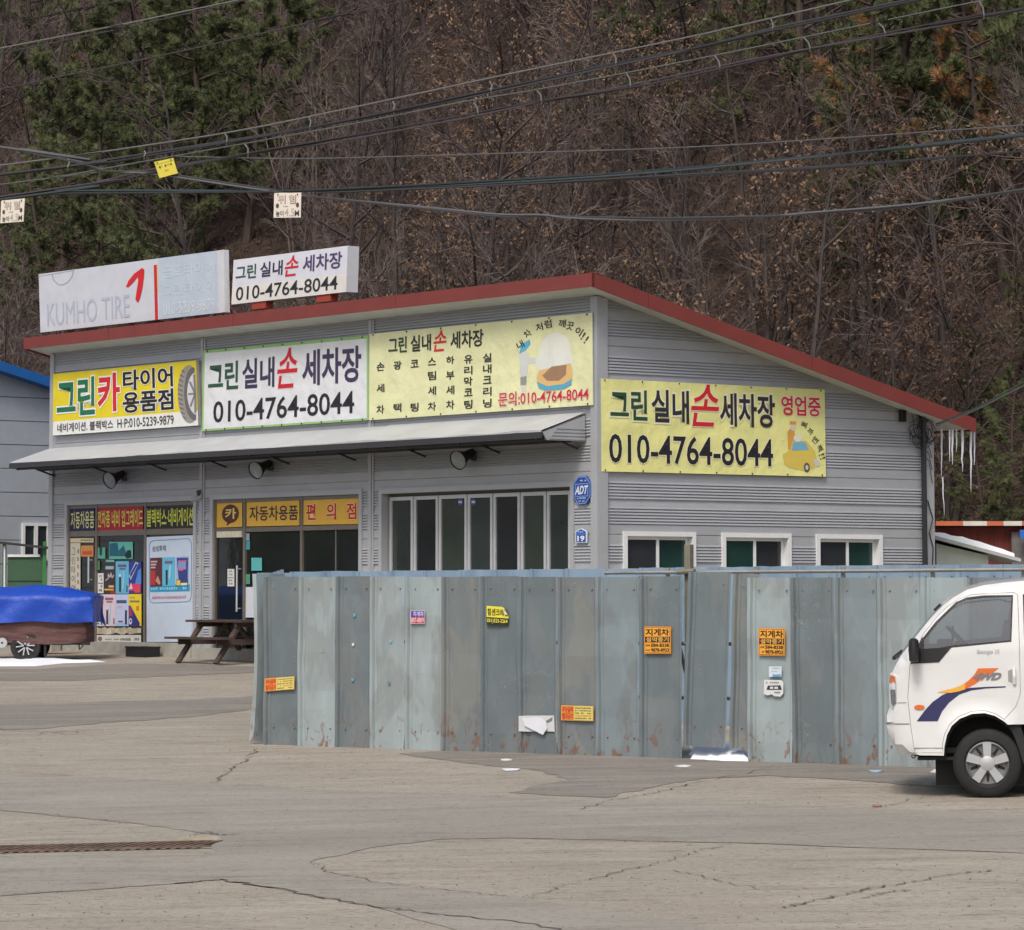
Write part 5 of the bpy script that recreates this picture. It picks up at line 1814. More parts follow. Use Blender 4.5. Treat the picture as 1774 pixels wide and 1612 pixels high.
def skin(loop, holes, side, off=0.0, step=0.07, mi=0, mb=None, hwf=hw):
    loop = dense(loop); holes = [dense(h) for h in holes]
    pts = list(loop); edges = [(i, (i + 1) % len(loop)) for i in range(len(loop))]
    for h in holes:
        b = len(pts); pts += h; edges += [(b + i, b + (i + 1) % len(h)) for i in range(len(h))]
    x0 = min(p.x for p in loop); x1 = max(p.x for p in loop); y0 = min(p.y for p in loop); y1 = max(p.y for p in loop)
    yy = y0 + step / 2
    while yy < y1:
        xx = x0 + step / 2
        while xx < x1:
            p = Vector((xx, yy))
            if inside(p, loop) and not any(inside(p, h) for h in holes):
                if min((p - q).length for q in pts[:len(loop)]) > step * 0.35:
                    pts.append(p)
            xx += step
        yy += step
    vs2, _, fs2, _, _, _ = delaunay_2d_cdt(pts, edges, [], 0, 1e-5)
    mb = mb or MB()
    keep = []
    for f_ in fs2:
        c = sum((Vector(vs2[i]) for i in f_), Vector((0, 0))) / len(f_)
        if inside(c, loop) and not any(inside(c, h) for h in holes):
            keep.append(f_)
    b = len(mb.v)
    for v in vs2:
        v = Vector(v)
        mb.v.append(Vector((v.x, side * (hwf(v) + off), v.y)))
    for f_ in keep:
        p = [Vector(vs2[i]) for i in f_]
        ar = (p[1] - p[0]).cross(p[2] - p[0])
        # outward normal is +-y: xz winding ccw seen from -y faces -y
        want = -side
        mb.f.append([b + i for i in (f_ if ar * want > 0 else f_[::-1])]); mb.m.append(mi)
    return mb


DOOR = [TX(*p) for p in ((230, 842), (300, 690), (372, 604), (420, 560), (480, 522), (540, 502), (620, 496), (748, 494), (770, 510), (772, 735), (770, 990), (745, 1055), (695, 1108))]
DOOR += [TX(*p) for p in ((684, 1118), (640, 1088), (590, 1073), (530, 1076), (466, 1100), (424, 1136), (398, 1184), (386, 1240), (384, 1276), (244, 1274), (226, 1150), (214, 1000))]
WIN = [TX(*p) for p in ((304, 722), (370, 642), (470, 548), (520, 528), (600, 520), (735, 516), (723, 730), (440, 752), (380, 762), (304, 766))]
QWIN = [TX(*p) for p in ((790, 508), (1215, 508), (1235, 530), (1240, 722), (790, 728))]


def shrink(loop, d):
    c = sum(loop, Vector((0, 0))) / len(loop)
    out = []
    n = len(loop)
    for i in range(n):
        a, b = loop[i - 1], loop[(i + 1) % n]
        t_ = (b - a).normalized()
        nn = Vector((-t_.y, t_.x))
        if inside(loop[i] + nn * 0.01, loop):
            out.append(loop[i] + nn * d)
        else:
            out.append(loop[i] - nn * d)
    return out


wp = ground(1707, 1378)
ROT = Euler((-0.012, 0.016, math.pi - 0.15))
trk = thing('pickup_truck', 'white cab pickup truck with orange and navy side stripes parked by the fence', 'truck', (wp.x + 0.11, wp.y + 0.50, gz(wp.x, wp.y - 0.2) + 0.008), ROT)
DOORIN = shrink(DOOR, 0.008)
body = MB()
for s in (1, -1):
    skin(OUT, [DOORIN, QWIN], s, mb=body)
# front, roof and rear skins between the two sides
YS = [-1, -0.92, -0.75, -0.5, -0.25, 0, 0.25, 0.5, 0.75, 0.92, 1]
NC = 10


def strip(mb, i0, i1, cells=range(10), mi=0, bulge=0.03):
    rows = []
    for i in range(i0, i1):
        p = TOP[i]
        a, b = TOP[max(0, i - 1)], TOP[min(len(TOP) - 1, i + 1)]
        t_ = (b - a).normalized(); nn = Vector((-t_.y, t_.x))
        # outward = away from the cab centre
        if (p - Vector((0.0, 1.1))).dot(nn) < 0: nn = -nn
        w = hw(p)
        row = []
        for y in YS:
            q = p + nn * bulge * (1 - y * y)
            row.append(Vector((q.x, y * w, q.y)))
        rows.append(row)
    b0 = len(mb.v)
    for r in rows: mb.v += r
    for i in range(len(rows) - 1):
        for k in cells:
            mb.f.append([b0 + i * (NC + 1) + k, b0 + (i + 1) * (NC + 1) + k, b0 + (i + 1) * (NC + 1) + k + 1, b0 + i * (NC + 1) + k + 1]); mb.m.append(mi)


tp = TOP
strip(body, 0, 12); strip(body, 15, len(TOP)); strip(body, 11, 16, (0, 9))
body.ob((-1.335, -0.80, 0.72), (0, 1.60, 0), (0.02, 0, 0), (0, 0, 1.2))
# A-pillar lips beside the windscreen
bo = body.build('cab', M_WPAINT, trk, smooth=True, local=True)
ws = MB(); strip(ws, 11, 16, range(1, 9)); ws.build('windscreen', glass_mat('screen_glass', (0.35, 0.40, 0.42)), trk, smooth=True, local=True)
for s in (1, -1):
    d = skin(shrink(DOORIN, 0.004), [WIN], s, off=0.002)
    do = d.build('door', M_WPAINT, trk, smooth=True, local=True)
    skin(WIN, [], s, off=-0.012, step=0.2).build('window_glass', M_GLASS, do, smooth=True, local=True)
    sash = [TX(*p) for p in ((236, 838), (296, 706), (304, 722), (304, 766), (380, 762), (446, 752), (402, 802), (376, 832))]
    mb = skin(sash, [], s, off=0.007, step=0.2)
    WR = WIN + []
    outer = shrink(WIN, -0.018)
    skin(outer, [WIN], s, off=0.004, step=0.5, mb=mb)
    mb.build('window_trim', M_BLACK, do, local=True)
    skin(QWIN, [], s, off=-0.004, step=0.2).build('side_window', mat('dark_cab_glass', (26, 28, 30), rough=0.08, var=0.05), trk, smooth=True, local=True)
    # handle
    mb = MB()
    hx, hz_ = TX(726, 905)
    rr = [TX(*p) for p in ((700, 870), (712, 862), (740, 862), (752, 872), (752, 938), (742, 948), (712, 946), (700, 936))]
    skin(rr, [], s, off=0.004, step=0.5, mb=mb)
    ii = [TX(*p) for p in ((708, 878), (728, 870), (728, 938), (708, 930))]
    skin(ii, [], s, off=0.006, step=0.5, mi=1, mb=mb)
    p0, p1 = TX(738, 866), TX(738, 942)
    mb.tube([(p0.x, s * (hw(p0) + 0.012), p0.y), ((p0 + p1).x / 2, s * (hw(p0) + 0.03), (p0.y + p1.y) / 2), (p1.x, s * (hw(p1) + 0.012), p1.y)], 0.016, 6, 0)
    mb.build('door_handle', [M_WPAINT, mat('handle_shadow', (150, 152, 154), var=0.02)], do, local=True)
    # stripes and lettering
    mb = MB()
    org = [TX(*p) for p in ((362, 978), (390, 980), (430, 981), (470, 974), (510, 960), (548, 940), (590, 912), (632, 890), (664, 864), (564, 864), (545, 895), (515, 924), (480, 946), (440, 960), (400, 968))]
    yel_ = [TX(*p) for p in ((362, 978), (390, 980), (430, 981), (470, 974), (500, 964), (500, 934), (480, 946), (440, 960), (400, 968))]
    skin(org, [], s, off=0.0045, step=0.12, mi=0, mb=mb); skin(yel_, [], s, off=0.0065, step=0.12, mi=1, mb=mb)
    nav = [TX(*p) for p in ((260, 1118), (362, 1118), (385, 1070), (420, 1028), (470, 990), (530, 970), (600, 962), (695, 958), (695, 952), (600, 954), (520, 958), (450, 968), (390, 990), (340, 1024), (300, 1066))]
    skin(nav, [], s, off=0.0045, step=0.12, mi=2, mb=mb)
    mb.build('stripe', [ink((222, 112, 48)), ink((232, 172, 56)), ink((46, 46, 92))], do, local=True)
    mb = MB()
    for txt, x0, y0, x1, y1, mi, bd, sh in (('4WD', 545, 920, 672, 888, 0, 0.05, 0.15), ('Bongo III', 562, 796, 668, 774, 1, 0.03, 0.0)):
        vv, ff = text_shape(txt, bd)
        b = len(mb.v)
        for (a, c) in vv:
            aa = a if s == 1 else 1 - a
            aa = a
            px_ = x0 + (x1 - x0) * (aa + sh * (c - 0.5)) if s == 1 else x1 - (x1 - x0) * (aa + sh * (c - 0.5))
            q = TX(px_, y0 + (y1 - y0) * c)
            mb.v.append(Vector((q.x, s * (hw(q) + 0.009), q.y)))
        for f_ in ff:
            p = [mb.v[b + i] for i in f_]
            nr = (p[1] - p[0]).cross(p[2] - p[0])
            mb.f.append([b + i for i in (f_ if nr.y * s > 0 else f_[::-1])]); mb.m.append(mi)
    mb.build('lettering', [ink((122, 122, 126)), ink((186, 190, 192))], do, local=True)
    # lamps
    hl = [TX(*p) for p in ((134, 888), (146, 878), (160, 900), (164, 950), (162, 1028), (146, 1054), (132, 1040), (126, 985))]
    mb = skin(hl, [], s, off=0.006, step=0.2)
    skin([TX(*p) for p in ((136, 892), (146, 882), (158, 902), (161, 930), (130, 930))], [], s, off=0.010, step=0.3, mi=1, mb=mb)
    skin([TX(*p) for p in ((133, 965), (158, 962), (160, 1025), (146, 1046), (136, 1030))], [], s, off=0.010, step=0.3, mi=2, mb=mb)
    mb.build('headlight', [mat('lamp_clear', (196, 200, 204), rough=0.15, var=0.1), ink((222, 120, 70)), mat('lamp_grey', (128, 132, 136), rough=0.2, metal=0.3, var=0.2, vs_=20)], trk, local=True)
    ind = [TX(275 + 26 * math.cos(k * math.pi / 6), 1049 + 12 * math.sin(k * math.pi / 6)) for k in range(12)]
    skin(ind, [], s, off=0.012, step=0.3).build('indicator', ink((222, 104, 40)), trk, local=True)
    # bumper joint and sill lines
    for poly in (((108, 1128), (224, 1128), (224, 1133), (108, 1133)), ((168, 1026), (212, 1026), (212, 1029), (168, 1029)), ((243, 1246), (386, 1246), (386, 1250), (243, 1250))):
        skin([TX(*p) for p in poly], [], s, off=0.0035, step=0.5).build('panel_gap', mat('gap_grey', (120, 122, 124), var=0.02), trk, local=True)
    # mirror
    mb = MB()
    mp_ = TX(258, 770)
    yb = s * (hw(mp_) + 0.0)
    prof = [(-0.115, 0.030), (-0.10, 0.055), (0.0, 0.062), (0.09, 0.055), (0.112, 0.03)]
    ring = 10
    b = len(mb.v)
    for zz, rr_ in prof:
        for k in range(ring):
            a = 2 * math.pi * k / ring
            mb.v.append(Vector((mp_.x + rr_ * 0.85 * math.cos(a), yb + s * 0.14 + rr_ * 1.5 * math.sin(a), mp_.y + zz)))
    for i in range(len(prof) - 1):
        for k in range(ring):
            mb.f.append([b + i * ring + k, b + i * ring + (k + 1) % ring, b + (i + 1) * ring + (k + 1) % ring, b + (i + 1) * ring + k]); mb.m.append(0)
    mb.f.append([b + k for k in range(ring)][::-1]); mb.m.append(0); mb.f.append([b + (len(prof) - 1) * ring + k for k in range(ring)]); mb.m.append(0)
    mb.bar((mp_.x - 0.06, yb - s * 0.03, mp_.y - 0.06), (mp_.x - 0.01, yb + s * 0.10, mp_.y - 0.03), 0.03, 0.10)
    mb.build('mirror', M_BLACK, trk, smooth=True, local=True)
# black arch lips and wheel wells
for s in (1, -1):
    mb = MB()
    pts = ARCH
    inner = [Vector((p.x * 0.965 + 0.0, p.y - 0.035)) for p in pts]
    for i in range(len(pts) - 1):
        a, b_, c, d = pts[i], pts[i + 1], inner[i + 1], inner[i]
        A = lambda p, o: Vector((p.x, s * o, p.y))
        mb.add([A(a, hw(a) - 0.004), A(b_, hw(b_) - 0.004), A(c, 0.82), A(d, 0.82)], [(0, 1, 2, 3)])
        mb.add([A(d, 0.82), A(c, 0.82), A(c, 0.45), A(d, 0.45)], [(0, 1, 2, 3)])
    mb.ob((-0.45, s * 0.45, 0.1), (0.95, 0, 0), (0, s * 0.02, 0), (0, 0, 0.75))
    fl_ = [TX(*p) for p in ((690, 1132), (720, 1137), (760, 1137), (800, 1300), (770, 1330), (748, 1250), (726, 1185))]
    for (a, b_) in zip(fl_, fl_[1:] + fl_[:1]): pass
    mb.prism([Vector((p.x, s * 0.80, p.y)) for p in fl_], (0, s * 0.035, 0))
    mb.build('wheel_arch', M_CHAS, trk, local=True)


def wheel(parent, c, s, r=0.325, w=0.19, name='wheel', spokes=5, rim_r=0.205, dual=False):
    g = MB(); ax = Vector((0, s, 0)); xa = Vector((1, 0, 0)); c = Vector(c)
    h = w / 2
    g.lathe([(rim_r - 0.01, -h), (r - 0.06, -h), (r - 0.018, -h + 0.012), (r, -h + 0.04), (r, h - 0.04), (r - 0.018, h - 0.012), (r - 0.05, h), (rim_r + 0.02, h + 0.004), (rim_r, h - 0.012)], 40, c, ax, xa)
    wo = g.build(name, M_RUB, parent, smooth=True, local=True)
    g = MB()
    g.lathe([(rim_r, h - 0.012), (rim_r - 0.012, h - 0.004), (rim_r - 0.03, h - 0.03), (0.06, h - 0.045), (0.0, h - 0.045)], 30, c, ax, xa, 0)
    for k in range(spokes):
        a = 2 * math.pi * k / spokes + math.pi / 2
        d = Vector((math.cos(a), 0, math.sin(a))); q = Vector((-math.sin(a), 0, math.cos(a)))
        poly = [c + ax * (h - 0.03) + d * 0.05 - q * 0.033, c + ax * (h - 0.03) + d * 0.05 + q * 0.033, c + ax * (h - 0.03) + d * (rim_r - 0.008) + q * 0.042, c + ax * (h - 0.03) + d * (rim_r - 0.008) - q * 0.042]
        g.prism(poly, ax * 0.035, 1)
        for t_ in (-1, 1):
            d2 = Vector((math.cos(a + t_ * 0.62), 0, math.sin(a + t_ * 0.62)))
            g.tube([c + ax * (h - 0.04) + d2 * 0.10, c + ax * (h - 0.036) + d2 * 0.17], 0.014, 5, 2)
    g.lathe([(0.072, h - 0.045), (0.068, h + 0.008), (0.045, h + 0.016), (0.0, h + 0.018)], 18, c, ax, xa, 1)
    g.build('hubcap', [mat('rim_grey', (120, 122, 124), rough=0.5, metal=0.3, var=0.1), M_RIM, M_CHAS], wo, smooth=True, local=True)
    return wo


for s in (1, -1):
    wheel(trk, (0, s * 0.74, 0.325), s); wheel(trk, (-2.45, s * 0.70, 0.325), s)
# chassis, tow eye, cabin, load bed
mb = MB()
for s in (1, -1): mb.ob((0.60, s * 0.40 - 0.05, 0.37), (-4.6, 0, 0), (0, 0.1, 0), (0, 0, 0.14))
mb.ob((-0.55, -0.80, 0.40), (-0.75, 0, 0), (0, 1.6, 0), (0, 0, 0.28)); mb.ob((0.62, -0.78, 0.42), (-1.9, 0, 0), (0, 1.50, 0), (0, 0, 0.05)); mb.tube([(0, -0.7, 0.325), (0, 0.7, 0.325)], 0.05, 8); mb.tube([(-2.45, -0.7, 0.325), (-2.45, 0.7, 0.325)], 0.06, 8)
mb.ob((0.66, 0.55, 0.355), (-0.42, 0, 0), (0, 0.2, 0), (0, 0, 0.03))
mb.build('chassis', M_CHAS, trk, local=True)
mb = MB(); e = TX(236, 1294); mb.lathe([(0.013, -0.012), (0.022, -0.012), (0.022, 0.012), (0.013, 0.012), (0.013, -0.012)], 12, (e.x, 0.6, e.y), (0, 1, 0), (1, 0, 0)); mb.bar((e.x, 0.6, e.y + 0.01), (e.x - 0.3, 0.6, e.y + 0.02), 0.02, 0.02); mb.build('tow_eye', M_CHAS, trk, local=True)
for yy in (-0.42, 0.38):
    mb = MB()
    mb.box((0.02, yy, 1.02), (0.5, 0.5, 0.16)); mb.box((-0.19, yy, 1.34), (0.13, 0.46, 0.60), rot=Matrix.Rotation(-0.2, 3, 'Y')); mb.box((-0.27, yy, 1.69), (0.08, 0.26, 0.17), rot=Matrix.Rotation(-0.2, 3, 'Y'))
    mb.build('seat', M_CABIN, trk, local=True)
mb = MB(); mb.ob((0.42, -0.74, 1.0), (0.25, 0, 0), (0, 1.48, 0), (0, 0, 0.42)); mb.ob((0.32, -0.2, 1.40), (0.14, 0, 0), (0, 0.5, 0), (0, 0, 0.08)); mb.build('dashboard', mat('dash_dark', (58, 58, 62), rough=0.8, var=0.05), trk, local=True)
mb = MB(); mb.ob((0.30, 0.02, 1.47), (0.02, 0, 0), (0, 0.22, 0), (0, 0, 0.14)); mb.build('screen', M_BLACK, trk, local=True)
mb = MB()
c = Vector((0.22, 0.40, 1.47)); ax = Vector((-0.72, 0, 0.70)).normalized(); xa = Vector((0, 1, 0)); ya = ax.cross(xa)
mb.tube([c + (xa * math.cos(k * math.pi / 10) + ya * math.sin(k * math.pi / 10)) * 0.19 for k in range(21)], 0.016, 6, caps=False); mb.bar(c - xa * 0.18, c + xa * 0.18, 0.04, 0.02); mb.tube([c, c - ax * 0.3], 0.03, 6); mb.build('steering_wheel', M_BLACK, trk, local=True)
mb = MB(); mb.ob((-1.30, -0.70, 0.78), (0.02, 0, 0), (0, 1.4, 0), (0, 0, 0.6)); mb.ob((-1.30, -0.68, 1.95), (1.25, 0, 0), (0, 1.36, 0), (0, 0, 0.02)); mb.build('cab_lining', M_CABIN, trk, local=True)
mb = MB(); mb.ob((-1.42, -0.84, 0.74), (-2.7, 0, 0), (0, 1.68, 0), (0, 0, 0.06)); mb.build('load_bed', M_WPAINT, trk, local=True)
for (o, a, b) in (((-1.42, 0.82, 0.80), (-2.7, 0, 0), (0, 0.03, 0)), ((-1.42, -0.85, 0.80), (-2.7, 0, 0), (0, 0.03, 0)), ((-4.1, -0.82, 0.80), (-0.03, 0, 0), (0, 1.64, 0)), ((-1.42, -0.82, 0.80), (-0.03, 0, 0), (0, 1.64, 0))):
    mb = MB(); mb.ob(o, a, b, (0, 0, 0.40)); mb.build('side_gate', M_WPAINT, trk, local=True)
mb = MB()
p = TX(362, 592); q_ = TX(394, 562); mb.bar((p.x + 0.012, 0.62, p.y + 0.02), (q_.x + 0.012, 0.62, q_.y + 0.02), 0.03, 0.025)
mb.build('wiper', M_BLACK, trk, local=True)
mb = MB()
p = TX(175, 812); mb.bar((p.x + 0.04, 0.7, p.y), (p.x - 0.02, 0.1, p.y + 0.05), 0.03, 0.03)
mb.build('wiper', M_BLACK, trk, local=True)

# ------------------------------------------------------------------ covered trailer
cw = ground(42, 1147)
tz = gz(cw.x, cw.y + 0.15)
tr = thing('covered_trailer', 'low trailer wrapped in brown cloth under a bright blue tarpaulin', 'trailer', (cw.x, cw.y + 0.12, tz))
PXM = 6000 / cw.y                                    # pixels per metre there
xr = (146 - 42) / PXM
XL = -2.6
WY = 1.35
M_BROWN = mat('brown_cloth', (94, 66, 64), rough=0.85, var=0.12, vs_=2.5, stretch=(1, 1, 3), bump=1.0, bs=2.2, bd=0.08)
M_TARP = mat('blue_tarp', (16, 66, 170), rough=0.5, var=0.12, vs_=2.0, bump=0.8, bs=2.4, bd=0.06)
mb = MB()
nu, nz = 44, 12
ring = []
per = [(XL, 0), (xr, 0), (xr, WY), (XL, WY)]
for j in range(nz + 1):
    t_ = j / nz
    z = 0.34 + 0.50 * t_
    for i in range(nu):
        u = i / nu * 4
        e = int(u); f_ = u - e
        a, b = per[e], per[(e + 1) % 4]
        x, y = a[0] + (b[0] - a[0]) * f_, a[1] + (b[1] - a[1]) * f_
        n_ = ((0, -1), (1, 0), (0, 1), (-1, 0))[e]
        fold = 0.022 * math.sin(z * 34 + 2.0 * math.sin(x * 3.1 + y)) * math.sin(math.pi * f_) + 0.03 * mnoise.noise(Vector((x * 2, y * 2, z * 5)))
        sag = -0.03 * math.sin(x * 2.3 + 0.7) * (1 - t_)
        mb.v.append(Vector((x + n_[0] * fold, y + n_[1] * fold, z + sag)))
for j in range(nz):
    for i in range(nu):
        k = (i + 1) % nu
        mb.f.append([j * nu + i, j * nu + k, (j + 1) * nu + k, (j + 1) * nu + i]); mb.m.append(0)
mb.build('brown_cover', M_BROWN, tr, smooth='all', local=True)
# tarpaulin draped over the top
mb = MB()
nx_, ny_ = 46, 30
hang = 0.56
ex = xr + 0.09
Wt, Lt = WY + 0.12, ex - XL + 0.1
for j in range(ny_ + 1):
    for i in range(nx_ + 1):
        s_ = -hang + (Lt + 2 * hang) * i / nx_
        q_ = -hang + (Wt + 2 * hang) * j / ny_
        ox = max(0, -s_, s_ - Lt); oy = max(0, -q_, q_ - Wt)
        x = min(max(s_, 0), Lt); y = min(max(q_, 0), Wt)
        cx_ = min(x, Lt - x); cy_ = min(y, Wt - y)
        crown = 0.17 * min(1, cx_ / 0.55) ** 0.8 * min(1, cy_ / 0.35) if ox == 0 and oy == 0 else 0
        drop = max(ox, oy) + 0.25 * min(ox, oy)
        if ox > 0 and oy > 0:
            x += (1 if s_ > Lt else -1) * 0.10 * min(ox, oy); y += (1 if q_ > Wt else -1) * 0.05
        rip = 0.030 * mnoise.noise(Vector((s_ * 2.2, q_ * 2.2, 4))) + 0.02 * math.sin((x + drop) * 7) * (drop > 0)
        fold = 0.03 * math.exp(-((x - Lt + 0.62 - drop * 0.9) / 0.035) ** 2) if oy > 0 and q_ < 0 else 0
        mb.v.append(Vector((XL - 0.05 + x + (rip if ox > 0 else 0), -0.06 + y - (0.02 * (drop > 0) + rip * (drop > 0) + fold if q_ < Wt / 2 else -0.02 - rip), 1.20 + crown - drop * 0.86 + (rip if drop == 0 else 0) + 0.015 * math.sin(s_ * 5))))
for j in range(ny_):
    for i in range(nx_):
        mb.f.append([j * (nx_ + 1) + i, j * (nx_ + 1) + i + 1, (j + 1) * (nx_ + 1) + i + 1, (j + 1) * (nx_ + 1) + i]); mb.m.append(0)
mb.build('tarpaulin', M_TARP, tr, smooth='all', local=True)
mb = MB(); mb.ob((XL + 0.12, 0.14, 0.40), (xr - XL - 0.24, 0, 0), (0, WY - 0.28, 0), (0, 0, 0.74)); mb.build('load', M_CHAS, tr, local=True)
mb = MB(); mb.ob((XL, 0.1, 0.30), (xr - XL - 0.3, 0, 0), (0, 0.08, 0), (0, 0, 0.07)); mb.ob((XL, WY - 0.18, 0.30), (xr - XL - 0.3, 0, 0), (0, 0.08, 0), (0, 0, 0.07)); mb.tube([(0, 0.1, 0.28), (0, WY - 0.1, 0.28)], 0.04, 8); mb.ob((0.34, 0.02, 0.10), (0.03, 0, 0), (0, 0.2, 0), (0, 0, 0.28)); mb.build('frame', M_CHAS, tr, local=True)
for s, yy in ((-1, 0.08), (1, WY - 0.08)):
    g = MB(); ax = Vector((0, s, 0)); c = Vector((0, yy, 0.28)); xa = Vector((1, 0, 0))
    g.lathe([(0.17, -0.08), (0.25, -0.08), (0.278, -0.05), (0.28, 0.05), (0.265, 0.075), (0.20, 0.08), (0.18, 0.06)], 32, c, ax, xa)
    w_ = g.build('wheel', M_RUB, tr, smooth=True, local=True)
    g = MB(); g.lathe([(0.18, 0.055), (0.185, 0.075), (0.17, 0.078), (0.165, 0.05), (0.05, 0.03), (0, 0.03)], 28, c, ax, xa, 0)
    for k in range(5):
        a = 2 * math.pi * k / 5 + 0.4
        for da in (-0.16, 0.16):
            d1 = Vector((math.cos(a), 0, math.sin(a))); d2 = Vector((math.cos(a + da * 2), 0, math.sin(a + da * 2)))
            g.bar(c + ax * 0.068 + d1 * 0.03, c + ax * 0.072 + d2 * 0.172, 0.022, 0.016, 1, up=ax)
    g.build('rim', [M_CHAS, M_RIM], w_, local=True)
mb = MB(); mb.lathe([(0.02, -0.03), (0.09, -0.03), (0.10, 0.0), (0.09, 0.03), (0.02, 0.03)], 16, (-0.42, -0.02, 0.34), (0, 1, 0), (1, 0, 0)); mb.build('jockey_wheel', M_RIM, tr, smooth=True, local=True)
mb = MB(); mb.tube([(xr - 0.14, 0.1, 0.36), (xr - 0.12, 0.05, 0.22), (xr - 0.05, 0.02, 0.28), (xr - 0.10, 0.02, 0.34)], 0.014, 5); mb.build('hook', M_CHAS, tr, local=True)

# ------------------------------------------------------------------ picnic table, stool, box
M_WOOD = mat('dark_wood', (74, 60, 54), rough=0.8, var=0.25, vs_=3, stretch=(1, 6, 6), bump=0.2)
p = ground(372, 1150)
pt_ = Vector((p.x + 0.28, p.y + 0.25, 0))
ang = math.atan2(EF.y, EF.x)
pic = thing('picnic_table', 'dark brown wooden picnic table with attached benches before the shop', 'picnic table', (pt_.x, pt_.y, gz(pt_.x, pt_.y)), (0, 0, ang))
# local x along the table, local y towards the shop
L2 = 0.92
def plank(name, y, z, w, th, l2=L2):
    mb = MB(); mb.box((0, y, z), (l2 * 2, w, th)); return mb.build(name, M_WOOD, pic, local=True)
for k in range(5): plank('top_plank', -0.32 + k * 0.16, 0.74, 0.15, 0.04)
for s in (-1, 1):
    for k in (0, 1): plank('bench_plank', s * (0.62 + 0.15 * k), 0.44, 0.14, 0.04)
for x in (-0.62, 0.62):
    for s in (-1, 1):
        mb = MB(); mb.bar((x, s * 0.74, 0.0), (x, s * 0.22, 0.72), 0.05, 0.13, up=(1, 0, 0)); mb.v = [v for v in mb.v]
        mb.build('leg', M_WOOD, pic, local=True)
    mb = MB(); mb.box((x + 0.05, 0, 0.375), (0.045, 1.52, 0.10)); mb.box((x + 0.05, 0, 0.68), (0.045, 0.74, 0.085)); mb.build('crossbar', M_WOOD, pic, local=True)
    mb = MB(); sx = 1 if x < 0 else -1; mb.bar((x + sx * 0.03, 0, 0.40), (x + sx * 0.5, 0, 0.70), 0.045, 0.08); mb.build('brace', M_WOOD, pic, local=True)
q = ground(398, 1143)
st = thing('folding_stool', 'small folding stool with blue seat behind the picnic table leg', 'stool', (q.x, q.y + 0.6, gz(q.x, q.y + 0.6)))
mb = MB(); mb.box((0, 0, 0.26), (0.26, 0.2, 0.02)); mb.box((0, -0.1, 0.19), (0.26, 0.012, 0.12)); mb.build('seat', mat('stool_blue', (62, 96, 150), rough=0.8, var=0.1), st, local=True)
for s in (-1, 1):
    mb = MB(); mb.bar((s * 0.16, -0.12, 0), (s * 0.12, 0.1, 0.27), 0.02, 0.02); mb.bar((s * 0.15, 0.12, 0), (s * 0.12, -0.1, 0.27), 0.02, 0.02); mb.build('leg', M_CHAS, st, local=True)
u, z = F(275, 1125)
bx_ = PF(u, 0, 0.35)
b_ = thing('rubber_tub', 'low black rubber tub at the foot of the insurance panel', 'tub', (bx_.x, bx_.y, gz(bx_.x, bx_.y)), (0, 0, ang))
mb = MB(); mb.prism([(-0.3, -0.14, 0), (0.3, -0.14, 0), (0.3, 0.14, 0), (-0.3, 0.14, 0)], (0, 0, 0.02)); 
for (o, a, b) in (((-0.33, -0.17, 0), (0.66, 0, 0), (0, 0.03, 0)), ((-0.33, 0.14, 0), (0.66, 0, 0), (0, 0.03, 0)), ((-0.33, -0.14, 0), (0.03, 0, 0), (0, 0.28, 0)), ((0.30, -0.14, 0), (0.03, 0, 0), (0, 0.28, 0))): mb.ob(o, a, b, (0, 0, 0.17))
mb.build('shell', M_BLACK, b_, local=True)
mb = MB(); mb.box((0, 0, 0.18), (0.68, 0.36, 0.025)); mb.build('rim', M_BLACK, b_, local=True)
u, z = F(142, 1122)
mp_ = PF(u, 0, 0.5)
mb = MB(); mb.lathe([(0.0, 0.015), (0.42, 0.015), (0.44, 0.0)], 24, (mp_.x, mp_.y, gz(mp_.x, mp_.y) + 0.004), (0, 0, 1), (1, 0, 0)); tag(mb.build('door_mat', mat('mat_tan', (150, 126, 102), rough=0.95, var=0.2)), 'round worn tan mat before the poster covered door', 'mat')
u, z = F(100, 1115)
mb = MB(); mb.ob(PF(0.2, gz(*PF(0.2, 0, 0.25).xy) - 0.02, 0.30), EF * 0.42, ES * 0.2, Vector((0, 0, 0.24))); tag(mb.build('concrete_block', M_PLINTH), 'pale concrete block at the shop corner behind the trailer', 'block')

# ------------------------------------------------------------------ blue roofed shed on the left
NB0 = Vector((-10.2, 73.0, 0))
def PN(t_, z, off=0.0): return NB0 + ES * t_ + EF * off + Vector((0, 0, z))
nb = thing('blue_roof_building', 'grey panelled workshop with blue roof edge behind the tyre board', 'building', PN(0, 0.8))
zt0 = hit(20, 655, NB0, EF)
sl_ = 0.25
def nroof(t_): return zt0.z - sl_ * (t_ + 0.4)
M_NP = mat('panel_bluegrey', (164, 171, 180), rough=0.5, metal=0.1, var=0.04)
PH = 0.5
zb = 0.5
ph_base = hit(45, 895, NB0, EF).z
k0 = int((ph_base - 0.6) / PH) + 1
z = ph_base - k0 * PH
while z < nroof(-9):
    za, zb_ = max(z, 0.4) + 0.008, z + PH - 0.008
    t0 = -9.0
    t1 = min(9.0, (zt0.z - zb_) / sl_ - 0.4)
    t2 = min(9.0, (zt0.z - za) / sl_ - 0.4)
    if t2 > t0 and zb_ > za:
        t1 = max(t1, t0 + 0.01)
        mb = MB(); mb.prism([PN(t0, za), PN(t2, za), PN(t1, zb_), PN(t0, zb_)], -EF * 0.05); mb.build('wall_panel', M_NP, nb)
    z += PH
